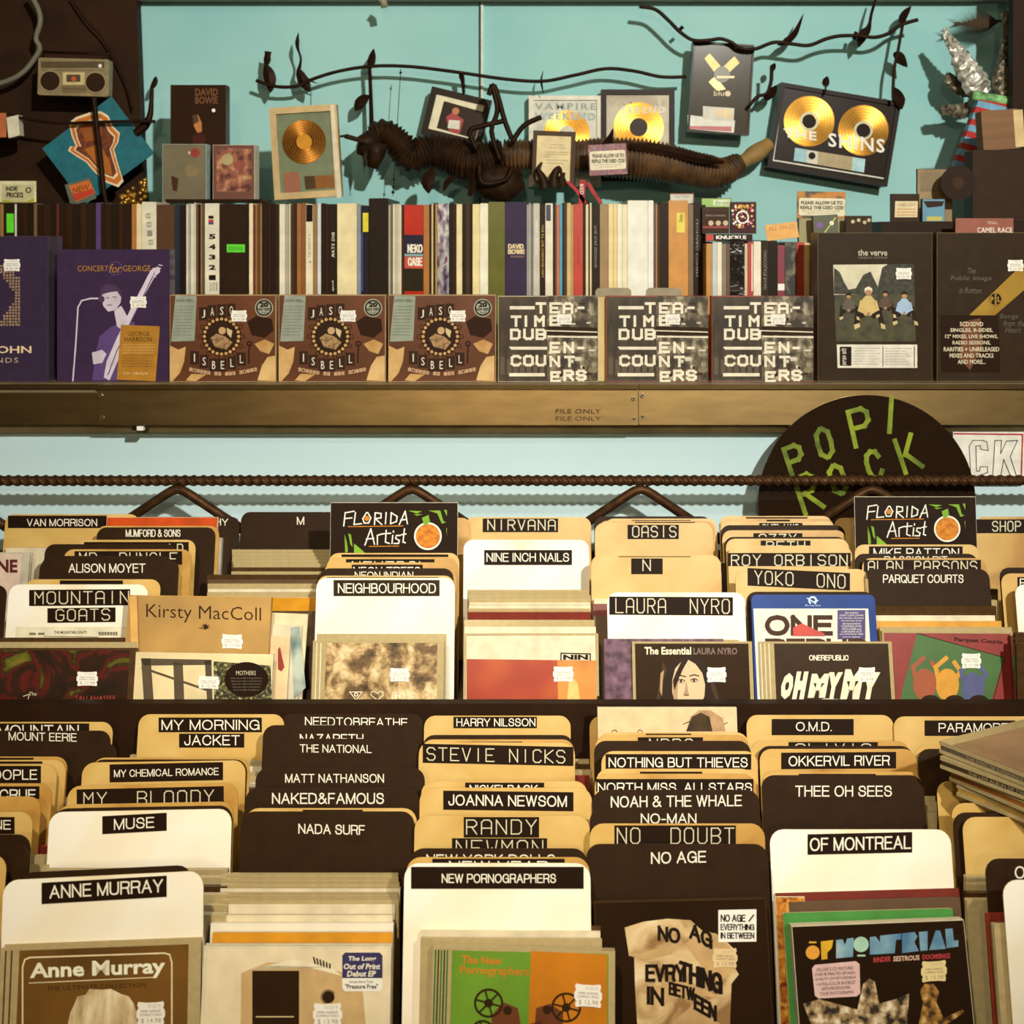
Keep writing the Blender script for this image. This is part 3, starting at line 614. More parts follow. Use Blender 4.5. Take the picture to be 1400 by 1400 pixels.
def art(c, f):
    org = mat((200, 122, 16), .35, coat=.6, var=.08, scale=18); br = mat((104, 52, 20), .4); k = mat((52, 32, 14), .4)
    c.pp(f, [(726, 1300), (830, 1305), (830, 1500), (719, 1500)], 1, org)
    c.pt(f, 'The New', 631, 1307, 686, 1318, 2, mat((214, 120, 24), .4), 2, .02)
    c.pt(f, 'Pornographers', 629, 1321, 723, 1336, 2, mat((214, 120, 24), .4), 3, .01)
    for cx, cy, r in ((668, 1371, 20), (774, 1377, 20.5), (660, 1410, 16), (770, 1418, 16)):
        c.ring(f, cx, cy, r-3, r, 3, k); c.pc(f, cx, cy, 6, 3, k)
        for a in range(6):
            q = math.radians(a*60+15); c.pl(f, [(cx+5*math.cos(q), cy+5*math.sin(q)), (cx+(r-2)*math.cos(q), cy+(r-2)*math.sin(q))], 2.4, 3, k)
    c.pp(f, [(672, 1388), (688, 1370), (708, 1378), (712, 1402), (740, 1396), (740, 1440), (672, 1440)], 2, br)
    c.pp(f, [(733, 1378), (752, 1372), (770, 1384), (768, 1440), (728, 1440)], 2, br)
    c.pc(f, 694, 1381, 6, 4, k); c.pc(f, 748, 1380, 6, 4, k)
t, f, w = jewel(FRONT, 592, 841, 1297, 618, 832, mat((108, 150, 44), .3, coat=.7, var=.08, scale=20), art, 'cd with green and orange cover showing film reels, lower centre', roll=1.2, hinge=(mat((52, 110, 44), .2, coat=.5), mat((40, 60, 26), .2)))
price(f, t, 785, 1345, 823, 1377, '$ 12.98', tilt=2)
for px, py, kind, lab in (((578, 818), 1266, 'd', 'dark edged cd at the back of the stack behind the film reel cover'), ((575, 820), 1274, 'w', 'white edged cd in the stack behind the film reel cover'), ((573, 822), 1284, 'p', 'clear edged cd just behind the film reel cover')):
    stack(FRONT, px[0], px[1], py, py, 1, kind, lab, None, tilt=.3)
def art(c, f):
    pa = mat(None, .6, scale=22, detail=4, dist=1.5, bump=.6, stops=[(.35, (150, 112, 64)), (.5, (216, 184, 132)), (.7, (244, 224, 184))]); pb = mat((196, 160, 108), .6, var=.12, scale=30)
    c.pp(f, [(854, 1268), (880, 1260), (912, 1256), (944, 1258), (962, 1274), (978, 1276), (990, 1284), (1006, 1300), (1003, 1320), (1010, 1332), (1000, 1345), (998, 1400), (985, 1440), (880, 1440), (871, 1398), (868, 1345), (867, 1306), (860, 1307)], 1, pa)
    c.pp(f, [(936, 1290), (965, 1272), (985, 1280), (1002, 1300), (998, 1330), (980, 1348)], 2, pb); c.pp(f, [(862, 1307), (900, 1296), (930, 1292), (918, 1304), (880, 1312)], 2, pb)
    c.pp(f, [(870, 1352), (940, 1340), (990, 1366), (940, 1358), (910, 1372)], 2, pb); c.pp(f, [(920, 1396), (950, 1372), (985, 1400), (985, 1440), (905, 1440)], 2, pb)
    c.grot(f, 'NO', 899, 1267, 930, 1288, 3, INK, 4, .19); c.grot(f, 'AG', 942, 1268, 974, 1290, 3, INK, 14, .19)
    c.grot(f, 'EVRY', 882, 1318, 938, 1342, 3, INK, 0, .19); c.grot(f, 'THING', 928, 1322, 988, 1350, 3, INK, 18, .19)
    c.grot(f, 'IN', 884, 1349, 908, 1374, 3, INK, 2, .19); c.grot(f, 'BETW', 914, 1346, 950, 1364, 3, INK, 8, .19); c.grot(f, 'EEN', 948, 1366, 980, 1388, 3, INK, 16, .19)
t, f, w = digi(FRONT, 812, 1047, 1231, mat((40, 30, 21), .22, coat=1, var=.1, scale=10), art, 'cd in black sleeve showing crumpled cream paper with black capitals', roll=-1.2, side=CLEARD, H=.140)
m = MB(); m.prism([f(x, y) for x, y in ((982, 1244), (1034, 1243), (1034, 1287), (982, 1288))], -.0005, -.0003, STK)
m.grot(f, 'NO AGE', 985, 1250, 1019, 1260, 3, INK, 0, .16); m.pl(f, [(1024, 1259), (1030, 1251)], 2, 3, INK)
m.grot(f, 'EVERYTHING', 985, 1263, 1031, 1271.5, 3, INK, 0, .16); m.grot(f, 'IN BETWEEN', 985, 1274.5, 1031, 1283, 3, INK, 0, .16)
part('title_sticker', m, t, 'square cream sticker with black capitals'); price(f, t, 974, 1296, 1008, 1323, '$ 13.98', m=mat((230, 200, 150), .5))
def art(c, f):
    bl = mat(None, .35, scale=40, stops=[(.35, (74, 122, 160)), (.6, (132, 170, 190)), (.75, (196, 210, 208))]); ye = mat((220, 170, 40), .4)
    c.pc(f, 1111, 1302, 9.5, 2, mat((230, 160, 60), .4)); c.pr(f, 1106, 1287, 1116, 1289.5, 2, ye)
    c.pp(f, [(1122, 1287), (1139, 1285), (1137, 1296), (1131, 1302), (1131, 1311), (1123, 1312)], 2, ye)
    c.pp(f, [(1143, 1285), (1152, 1284), (1155, 1292), (1158, 1283), (1167, 1282), (1166, 1308), (1143, 1310)], 2, bl)
    c.pc(f, 1177, 1291, 10.5, 2, mat((168, 208, 186), .4)); c.pr(f, 1172, 1305, 1183, 1307.5, 2, mat((168, 208, 186), .4))
    c.pp(f, [(1189, 1281), (1197, 1280), (1203, 1288), (1203, 1279), (1232, 1276), (1232, 1284), (1225, 1285), (1223, 1303), (1189, 1305)], 2, bl)
    c.pp(f, [(1233, 1276), (1250, 1274), (1254, 1280), (1250, 1288), (1256, 1300), (1240, 1302), (1233, 1303)], 2, bl)
    c.pp(f, [(1256, 1274), (1268, 1273), (1268, 1299), (1258, 1300)], 2, bl); c.pp(f, [(1270, 1299), (1279, 1272), (1285, 1272), (1293, 1297)], 2, bl)
    c.pp(f, [(1292, 1270), (1302, 1269), (1304, 1286), (1310, 1285), (1310, 1294), (1294, 1296)], 2, bl)
    rd = mat((186, 62, 66), .4)
    for s, a, b, q in (('RINDER', 1194, 1218, rd), ('SESTROUS', 1221, 1257, mat((222, 180, 160), .4)), ('DOOMSINGS', 1261, 1299, rd)): c.pt(f, s, a, 1308-(a-1194)*.06, b, 1315-(a-1194)*.06, 2, q, -2, .03)
    fur = mat(None, .6, scale=130, detail=6, stops=[(.4, (40, 30, 20)), (.52, (170, 140, 96)), (.66, (238, 226, 196))])
    c.pp(f, [(1098, 1372), (1120, 1366), (1150, 1374), (1172, 1380), (1180, 1345), (1188, 1338), (1196, 1342), (1202, 1372), (1224, 1366), (1243, 1358), (1240, 1400), (1225, 1430), (1120, 1430)], 1, fur)
    c.pp(f, [(1256, 1400), (1262, 1370), (1257, 1355), (1264, 1345), (1276, 1345), (1284, 1356), (1280, 1370), (1290, 1392), (1316, 1380), (1318, 1384), (1292, 1402), (1290, 1440), (1258, 1440)], 1, mat(None, .6, scale=130, detail=5, stops=[(.4, (70, 40, 14)), (.55, (180, 130, 50)), (.68, (226, 200, 140))]))
t, f, w = digi(FRONT, 1082, 1318, 1262, mat((36, 27, 20), .22, coat=1, var=.1, scale=10), art, 'cd in black digipak with chunky blue lettering and pink sticker, lower right', roll=-2.0, th=.012)
m = MB(); m.prism([f(x, y) for x, y in ((1114, 1319), (1170, 1314), (1175, 1318), (1176, 1358), (1171, 1362), (1119, 1365), (1114, 1361), (1110, 1324))], -.0004, -.0002, mat((226, 188, 186), .5))
for i, s in enumerate(('DELUXE 2-CD FEATURES', 'OVER 90 MINUTES OF HIGH-', 'QUALITY LIVE RECORDINGS', '+ A FULL-COLOR BOOKLET', 'WITH PROFESSIONAL', 'TOUR PHOTOGRAPHS')):
    c0 = 1141+i*.5; hw = (25, 28, 28, 27, 20, 23)[i]; m.pt(f, s, c0-hw, 1322+i*6.6, c0+hw, 1326.4+i*6.6, 3, INK, -3)
part('hype_sticker', m, t, 'pink rounded sticker'); price(f, t, 1259, 1313, 1294, 1342, '$ 16.98', m=mat((232, 210, 150), .5), tilt=-2)
RED = mat((176, 52, 30), .35, coat=.5)
for x0, x1, py, kind, lab in ((1062, 1290, 1206, 'd', 'dark edged cd rearmost in the stack under the white divider at lower right'), (1064, 1320, 1219, 'r', 'cd in red edged sleeve behind the green edged one, lower right'),
                              (1086, 1318, 1232, 'm', 'cd with brown and white edge between the red and green ones, lower right'), (1078, 1306, 1247, 'g', 'cd with green and white edge just behind the blue lettered digipak')):
    stack(FRONT, x0, x1, py, py, 1, kind, lab, None, tilt=-1.5)
t, f, w = digi(FRONT, 1060, 1100, 1226, mat(None, .4, scale=70, detail=4, dist=2, stops=[(.35, (110, 50, 12)), (.5, (196, 120, 30)), (.65, (226, 170, 70))]), None, 'orange patterned sleeve edge peeping out left of the blue lettered digipak', th=.002, Y=FRONT.solve(1231, .125)-.0005)
for i, (kind, px, lab) in enumerate((('r', (1352, 1560), 'reddish cd case at the lower right corner beside the pale divider'), ('b', (1357, 1570), 'blue edged cd case at the lower right corner beside the pale divider'))):
    stack(FRONT, px[0], px[1], 1250+i*14, 1250+i*14, 1, kind, lab, None, H=.135)
stack(FRONT, 1320, 1560, 1198, 1232, 4, 'pjdj', 'clear cd case edge-on at the right edge behind the black divider with one letter', 'cases at the right edge')
# small stacks showing between the columns
stack(FRONT, 160, 400, 1021, 1028, 2, 'wp', 'white edged cd between the back left columns of the front bin', 'white cds between the back columns')
stack(FRONT, 178, 374, 1034, 1072, 6, 'pjtpjw', 'clear cd case edge-on right of the three-word label divider', 'cases showing right of the second column')
stack(FRONT, 60, 310, 1190, 1250, 6, 'jpdjpj', 'clear cd case edge-on at the right of the tilted two-word divider', 'cases right of the tilted divider')
stack(FRONT, -180, 66, 1158, 1200, 4, 'rpjb', 'cd edge-on between the left-edge column and the large blank white divider', 'cases between the first two columns')
stack(FRONT, -120, 108, 1062, 1092, 3, 'jpj', 'clear cd case edge-on at the right of the left-edge column', 'cases beside the left-edge column')
stack(FRONT, 590, 806, 1040, 1062, 4, 'jdpr', 'clear cd case edge-on right of the embossed label divider in the fourth front column', 'cases right of the fourth column')
stack(FRONT, 1050, 1280, 1082, 1112, 5, 'pjpjp', 'clear cd case edge-on right of the three-word black divider', 'cases right of the sixth column')
def art(c, f):
    k = mat((60, 54, 40), .5, var=.2, scale=80)
    c.pp(f, [(938, 1000), (944, 980), (955, 971), (972, 971), (988, 982), (992, 1000)], 1, mat((170, 134, 92), .5, var=.15, scale=60)); c.pp(f, [(938, 1000), (946, 980), (958, 974), (970, 980), (974, 1000)], 2, k)
    c.pl(f, [(934, 990), (946, 985)], 1.2, 2, k); c.pl(f, [(990, 990), (994, 988)], 1.2, 2, k)
    for x in (840, 875): c.ring(f, x, 1001, 2.5, 3.6, 1, k)
t, f, w = digi(FRONT, 817, 1007, 967, mat((232, 190, 146), .45), art, 'cd in pink cream sleeve with a draped hood picture behind the fifth column', th=.010, H=.136, Y=1.448)
# --- rear bin
def art(c, f):
    c.pt(f, 'The', 40, 946, 50, 951, 1, mat((220, 210, 180), .5)); c.pl(f, [(32, 952), (40, 949), (38, 958)], 1, 1, mat((220, 210, 180), .5))
    c.pt(f, 'TALLAHASSEE', 102, 951, 158, 958, 1, mat((170, 50, 44), .5))
t, f, w = jewel(REAR, -8, 186, 886, -4, 178, ABST, art, 'cd with dark red and green abstract cover under the two-label divider', th=.011, case=CLEARD)
price(f, t, 105, 918, 134, 938, '$ 17.98')
stack(REAR, -2, 186, 873, 879, 2, 'dj', 'clear cd case edge-on just behind the dark abstract cover', 'cases behind the abstract cover')
def art(c, f):
    c.pt(f, 'THE MOUNTAIN GOATS', 74, 862.5, 119, 866.5, 1, INK, 0, .02); c.pl(f, [(60, 870), (134, 871)], 1, 1, mat((120, 110, 90), .5))
    for i in range(14): c.pl(f, [(135+i*1.9, 864.5), (135+i*1.9, 868)], .9+.5*(i % 2), 1, INK)
    for x in (40, 52): c.pr(f, x, 865, x+9, 868, 1, mat((120, 110, 90), .5))
t, f, w = digi(REAR, 22, 184, 857, mat((232, 222, 192), .5), art, 'white sleeve with black bar code strip behind the dark abstract cd', th=.006)
def art(c, f):
    k = mat((62, 36, 16), .5)
    c.pt(f, 'Kirsty MacColl', 200, 828, 357, 852, 1, k, 5, -.005); 
    for a in (-70, -42, -14, 14, 42, 70):
        q = math.radians(a-90); c.pp(f, [(280, 861), (280+5*math.cos(q)-1.5, 860+6*math.sin(q)), (280+10*math.cos(q), 861+9*math.sin(q)), (280+6*math.cos(q)+1.5, 860+5*math.sin(q))], 1, k)
    c.pp(f, [(177, 816), (187, 814), (193, 1000), (183, 1000)], .6, mat((222, 170, 92), .45)); c.pp(f, [(187, 814), (188.6, 814), (195, 1000), (193, 1000)], .8, mat((150, 100, 44), .5))
t, f, w = digi(REAR, 176, 371, 815, mat((178, 138, 72), .5, var=.1, scale=18), art, 'tan cardboard box set with dark brown serif lettering standing among the rear cds', roll=.9, th=.012, H=.165, side=mat((206, 150, 76), .5), Y=1.574, cat='box set', name='box_set')
price(f, t, 303, 867, 332, 887, '$ 75.98', tilt=1)
def art(c, f):
    d = mat((82, 66, 44), .5, var=.1); fr = mat((222, 206, 166), .45)
    c.pp(f, [(193, 900), (206, 900), (214, 1010), (200, 1010)], 1, d); c.pp(f, [(193, 900), (290, 902), (290, 909), (197, 910)], 1, d)
    c.pp(f, [(237, 905), (250, 906), (254, 1010), (240, 1010)], 1, d); c.pp(f, [(280, 903), (290, 903), (292, 1010), (286, 1010)], 1, d); c.pl(f, [(195, 913), (282, 943)], 3, 2, d)
    c.pp(f, [(292, 904), (370, 910), (374, 1010), (294, 1010)], 1, FOLI); c.pl(f, [(290, 903), (293, 1010)], 1.6, 2, fr)
t, f, w = digi(REAR, 184, 374, 893, mat((228, 208, 160), .45, var=.08, scale=20), art, 'cd digipak with window and foliage photograph in front of the tan box', roll=.9, th=.006, side=PAPER, Y=1.5475)
m = MB(); m.prism([f(337+30*math.cos(math.radians(a)), 929+24*math.sin(math.radians(a))) for a in range(0, 360, 12)], -.0007, -.0005, TAPE)
m.pt(f, 'MOTHERS', 323, 917, 350, 923, 4, mat((200, 190, 160), .5))
for i in range(5): m.pt(f, 'when you walk a long distance', 315+i, 926+i*4, 359-i, 928.6+i*4, 4, mat((120, 110, 90), .5))
part('round_sticker', m, t, 'round black sticker with small lettering'); price(f, t, 271, 924, 300, 942, '$ 12.98', tilt=1)
for i, (x, py, c_, lab) in enumerate(((421, 836, (224, 206, 166), 'cream digipak edge leaning farthest back right of the tan box'), (413, 852, (212, 200, 172), 'pale digipak leaning second right of the tan box'), (397, 868, (222, 196, 150), 'tan digipak with red drop mark right of the tan box'))):
    t, f, w = digi(REAR, x-180, x, py, mat(c_, .4, coat=.4, var=.08, scale=30), None, lab, roll=2.2-.4*i, th=.005, Y=1.600-i*.012, H=.125+.004*(2-i))
    if i == 2:
        m = MB().pp(f, [(380, 888), (383, 884), (386, 900), (389, 912), (385, 918), (380, 915)], 1, mat((150, 40, 30), .4)); part('print_mark', m, t)
    if i == 1:
        m = MB().pp(f, [(397, 858), (410, 856), (418, 940), (402, 956)], 1, mat(None, .3, coat=.6, scale=30, detail=5, stops=[(.35, (96, 120, 120)), (.6, (190, 200, 186))])); part('print_mark', m, t)
stack(REAR, 318, 455, 752, 782, 7, 'jbjpjdj', 'clear cd case edge-on in the stair of cases left of the black sign', 'stair of cases below the one-letter divider')
stack(REAR, 284, 437, 787, 818, 6, 'dmjtpy', 'cd edge-on in the lower stair of cases behind the tan box', 'lower stair of cases behind the tan box')
stack(REAR, 270, 434, 826, 836, 2, 'dd', 'dark cd case edge-on behind the tan box', 'dark cases behind the tan box')
t, f, w = digi(REAR, 146, 298, 707, mat((196, 74, 24), .25, coat=.8, var=.2, scale=20), None, 'glossy red orange case lying across the tops of the rear left dividers', th=.014, H=.17, Y=REAR.solve(709, .17))
WPL = mat((206, 196, 172), .18, coat=1, var=.12, scale=30)
def art(c, f):
    c.pr(f, 274, 757, 296, 790, 1, mat((228, 200, 120), .4)); c.pt(f, 'NS', 271, 764, 288, 773, 2, INK, 0, .04)
t, f, w = jewel(REAR, 160, 303, 735, 166, 298, mat((190, 178, 150), .3, coat=.8), art, 'clear plastic case with yellow corner standing behind the dividers, left of the rear bin', H=.150, case=WPL, th=.014, Y=REAR.solve(735, .15))
def art(c, f): c.pt(f, 'IE', -22, 765, -8, 783, 1, mat((92, 28, 24), .4), 0, .04); c.pt(f, 'NE', -4, 765, 24, 783, 1, mat((92, 28, 24), .4), 0, .04)
t, f, w = jewel(REAR, -120, 41, 755, -110, 30, mat((226, 200, 180), .35, coat=.6), art, 'clear case with maroon letters on pink, cut off at the left edge', H=.14, case=WPL, th=.012)
stack(REAR, 6, 66, 733, 750, 4, 'pjwt', 'cd edge-on in the small heap behind the clear maroon-lettered case', 'small heap at the rear left')
def art(c, f):
    W2 = mat((240, 228, 196), .4)
    c.pl(f, [(478, 946), (495, 946), (487, 957), (478, 946)], 1, 1, W2); c.ring(f, 487, 949.5, 1.6, 2.8, 1, W2)
    c.pl(f, [(516, 957), (507, 950), (508, 946), (512, 945), (515.5, 948), (519, 945), (523, 946), (524, 950), (516, 957)], 1, 1, W2)
    c.pl(f, [(537, 957), (537, 947), (551, 947), (551, 957)], 1, 1, W2); c.pl(f, [(534, 957), (554, 957)], 1, 1, W2); c.pr(f, 540, 949, 543, 955, 1, W2); c.pr(f, 545, 949, 548, 955, 1, W2)
t, f, w = jewel(REAR, 428, 607, 876, 446, 598, SEPIA, art, 'cd with sepia storm cloud cover under the glaring wide label', hinge=(CLEAR, PAPER), th=.010)
price(f, t, 533, 913, 560, 932, '$ 13.98')
stack(REAR, 432, 612, 868, 870, 1, 'j', 'clear cd case edge-on just behind the sepia cloud cover', None)
stack(REAR, 640, 806, 807, 838, 8, 'pbjpwtjr', 'cd edge-on in the stack under the three-word label divider', 'stack under the three-word divider')
stack(REAR, 634, 814, 848, 857, 2, 'pw', 'white edged cd just behind the red and orange cover', 'cds just behind the red and orange cover')
def art(c, f):
    c.pp(f, [(638, 868), (815, 869), (815, 1010), (638, 1010)], .5, mat(None, .3, coat=.7, scale=10, detail=6, stretch=(1, 1, .3), stops=[(.35, (96, 72, 50)), (.55, (170, 146, 112)), (.7, (228, 214, 184))]))
    c.pp(f, [(638, 901), (815, 903), (815, 1010), (638, 1010)], 1, mat(None, .3, coat=.7, scale=9, detail=2, stops=[(.3, (140, 30, 14)), (.5, (168, 52, 20)), (.7, (214, 110, 40))]))
    c.pp(f, [(762, 903), (815, 903), (815, 1010), (764, 1010)], 1.5, mat((216, 132, 50), .35, coat=.5, var=.2, scale=16)); c.pp(f, [(779, 920), (790, 935), (800, 1010), (770, 1010)], 2, mat((236, 190, 110), .35, var=.1))
    c.pl(f, [(767, 902), (767, 893), (807, 894), (807, 902)], 1.6, 2, INK); c.pt(f, 'NIN', 770, 895, 804, 902, 2, INK, 0, .05)
t, f, w = jewel(REAR, 634, 818, 866, 638, 814, PAPER, art, 'cd with red and orange gradient cover in the third rear column', th=.010)
price(f, t, 756, 911, 784, 932, '$ 13.98')
for x0, x1, py, kind, lab in ((812, 990, 819, 'w', 'white edged cd at the back of the slim gap left of the long embossed label'), (810, 988, 826, 'r', 'red edged cd in the slim gap left of the long embossed label'), (811, 990, 843, 'm', 'brown edged cd in the slim gap left of the long embossed label')):
    stack(REAR, x0, x1, py, py, 1, kind, lab, None)
def art(c, f):
    c.pt(f, 'The Essential', 881, 884.5, 945, 895, 2, mat((236, 224, 190), .4), 0, .03); c.pt(f, 'LAURA NYRO', 948, 885.5, 1008, 895, 2, mat((112, 84, 76), .4), 0, .03)
    sk = mat((214, 186, 144), .45, var=.04, scale=30); hr = mat((40, 28, 18), .4); sh = mat((172, 138, 98), .5); h2 = mat((70, 50, 32), .5)
    c.pp(f, [(898, 1000), (900, 960), (904, 934), (912, 914), (926, 900), (944, 896), (960, 902), (972, 918), (980, 940), (990, 966), (992, 1000)], 1, hr)
    c.pp(f, [(919, 930), (923, 914), (931, 905), (941, 902), (951, 908), (960, 920), (964, 936), (963, 952), (957, 966), (948, 978), (938, 982), (930, 976), (923, 962), (919, 946)], 2, sk)
    c.pp(f, [(919, 932), (925, 916), (927, 936), (926, 954), (932, 972), (934, 979), (928, 974), (921, 958)], 3, sh); c.pp(f, [(931, 905), (941, 902), (934, 914), (927, 930), (922, 944), (920, 930)], 3.5, hr)
    for x, y in ((931, 931), (949, 930)):
        c.pc(f, x, y, 4.6, 4, mat((120, 90, 62), .5), 16, 2.8); c.pc(f, x, y+.3, 3.8, 4.4, mat((228, 208, 176), .5), 14, 1.5); c.pc(f, x-.2, y+.2, 1.7, 4.8, hr, 10); c.pl(f, [(x-5, y-.4), (x-2, y-2), (x+2, y-2), (x+5, y)], 1, 5, hr); c.pl(f, [(x-6, y-6), (x, y-7.6), (x+6, y-6)], 1.5, 4, h2)
    c.pp(f, [(938, 931), (936, 945), (934, 949), (937, 951), (942, 950), (941, 946), (940, 940)], 4, sh); c.pl(f, [(935.5, 950), (941, 950.5)], 1, 5, h2)
    c.pp(f, [(929, 959), (934, 957), (937.5, 958), (941, 957), (947, 959), (938, 960)], 4, mat((126, 72, 56), .5)); c.pp(f, [(930, 959.5), (938, 960.5), (946, 959.5), (942, 964), (935, 964)], 4, mat((160, 100, 80), .5))
    c.pp(f, [(903, 920), (908, 916), (906, 930), (905, 952), (902, 944)], 3, mat((178, 140, 92), .5)); c.pp(f, [(970, 926), (978, 938), (984, 960), (978, 956), (973, 942)], 3, h2); c.pp(f, [(906, 905), (912, 915), (904, 940), (900, 980), (897, 960)], 1.6, h2)
    c.pc(f, 965, 958, 1.6, 5, mat((236, 220, 190), .4), 8)
t, f, w = jewel(REAR, 864, 1028, 877, 868, 1023, mat((50, 39, 28), .25, coat=.8), art, 'cd with sepia portrait of a dark-haired woman under the long embossed label', th=.010)
price(f, t, 966, 912, 993, 933, '$ 12.98')
stack(REAR, 826, 990, 874, 874, 1, 'v', 'shrink-wrapped cd with purple edge left of the sepia portrait', None)
t, f, w = jewel(REAR, 845, 1010, 874.5, 850, 1005, mat((70, 54, 36), .15, coat=1), None, 'shrink-wrapped dark cd peeping out left of the sepia portrait', th=.004, Y=REAR.solve(874, .125)+.003)
# blue ray style case
BL = mat((42, 70, 140), .2, coat=1, var=.1, scale=12)
def art(c, f):
    c.grot(f, 'ONE', 1046, 841, 1138, 869, 2, mat((62, 44, 34), .4), 0, .22); c.pp(f, [(1084, 858), (1096, 852), (1112, 860), (1127, 866), (1127, 869.5), (1084, 869.5)], 4, mat((190, 50, 30), .4))
    c.grot(f, 'REPUB', 1046, 873, 1186, 901, 2, mat((62, 44, 34), .4), 0, .22)
    c.pr(f, 1145, 834, 1183, 874, 2, mat((60, 40, 110), .4))
    for i, s in enumerate(('Also Includes', "DON'T LOOK DOWN", 'the intimate, all-access', 'documentary about', 'the band behind', 'COUNTING STARS', 'APOLOGIZE and', 'LOVE RUNS OUT', 'plus SOMETHING I NEED', 'Live in Sydney')):
        hw = (9, 16, 17, 14, 12, 14, 13, 14, 16, 12)[i]; c.pt(f, s, 1164-hw, 836.3+i*3.7, 1164+hw, 838.9+i*3.7, 3, WHITE)
fc, w, Y = cd_face(REAR, 1027, 1196, 813, .160, Y=1.578)
t = thing('film_case', 'blue film disc case with ONE in big dark capitals in the fifth rear column', 'disc case', fc.base, fc.R)
part('case', MB().prism(rrect(-w/2, w/2, 0, .160, .006), .0002, .012, BL), t)
c = MB().prism([fc(1030, 832), fc(1187, 832), (w/2-.008, .004), (-w/2+.003, .004)], 0, .0003, mat((232, 224, 206), .35, coat=.7)); art(c, fc); part('cover', c, t)
m = MB(); LB = mat((190, 210, 226), .35); m.ring(fc, 1111, 821, 3.5, 6, 1, LB, a0=120, a1=420); m.pl(fc, [(1104, 818), (1112, 823), (1118, 821)], 1.6, 1, LB); m.pt(fc, 'Blu-ray Disc', 1101, 826.5, 1122, 829.5, 1, LB); part('format_logo', m, t)
def art(c, f):
    c.grot(f, 'ONEREPUBLIC', 1106, 895.5, 1160, 903, 2, mat((236, 226, 200), .4), 0, .17)
    cr = mat((238, 226, 196), .4)
    for s, a, b, y0, y1 in (('O', 1068, 1084, 920, 956), ('H', 1086, 1102, 918, 956), ('M', 1107, 1131, 921, 954), ('Y', 1130, 1149, 919, 958), ('M', 1152, 1178, 915, 956), ('Y', 1178, 1200, 919, 960)): c.pt(f, s, a, y0, b, y1, 2, cr, 0, .1, 1, .18)
    c.pl(f, [(1104, 961), (1130, 958), (1168, 960)], 6, 2, cr)
t, f, w = jewel(REAR, 1037, 1219, 877, 1058, 1214, mat((54, 46, 40), .3, coat=.7), art, 'cd with charcoal cover and fat white hand lettering in front of the blue case', hinge=(PAPER, CLEAR), th=.010)
price(f, t, 1173, 912, 1197, 933, '$ 16.98')
t, f, w = digi(REAR, 985, 1162, 769, mat((60, 44, 28), .3, coat=.6), None, 'dark case edge-on behind the slanting embossed label', th=.012, H=.14)
def art(c, f):
    k = mat((44, 30, 20), .5)
    c.pp(f, [(1254, 866), (1373, 899), (1340, 1010), (1222, 1010), (1232, 950)], 1, mat((64, 104, 42), .4, var=.08, scale=30)); c.pl(f, [(1254, 866), (1373, 899), (1352, 980)], 1, 2, k)
    c.pt(f, 'Parquet Courts', 1305, 873, 1371, 880, 2, mat((60, 20, 20), .5), 4, .03)
    for col, x, y in (((160, 76, 34), 1264, 930), ((214, 150, 34), 1295, 930), ((78, 84, 130), 1330, 935)):
        q = mat(col, .45, var=.06); c.pc(f, x, y+6, 16, 2, q, 24, 22); c.pl(f, [(x-12, y), (x-16, y-18), (x-2, y-30)], 6, 3, q); c.pl(f, [(x+10, y), (x+18, y-12), (x+10, y-24)], 6, 3, q)
    for x in (1272, 1305, 1338): c.pc(f, x, 958, 13, 4, k, 18, 8)
t, f, w = jewel(REAR, 1206, 1386, 863, 1208, 1381, mat((142, 46, 38), .35, coat=.6, var=.06), art, 'cd with red cover and tilted green panel, right end of the rear bin', roll=.4, th=.010)
price(f, t, 1314, 893, 1341, 914, '$ 13.98')
for x0, x1, py, kind, lab in ((1192, 1358, 837, 'u', 'cd with purple edge rearmost in the stack behind the red cover'), (1194, 1360, 842, 'w', 'white edged cd in the stack behind the red cover'), (1196, 1368, 850, 'y', 'yellow edged cd behind the red cover'), (1203, 1382, 858, 'p', 'clear cd case edge just behind the red cover')):
    stack(REAR, x0, x1, py, py, 1, kind, lab, None)
stack(REAR, 1195, 1365, 806, 830, 4, 'dmjd', 'dark cd edge-on right of the black divider with bare lettering', 'dark cases at the right of the sixth column')
stack(REAR, 1388, 1553, 866, 880, 3, 'ddd', 'dark cd case cut off at the right edge of the rear bin', 'cases cut off at the right edge')
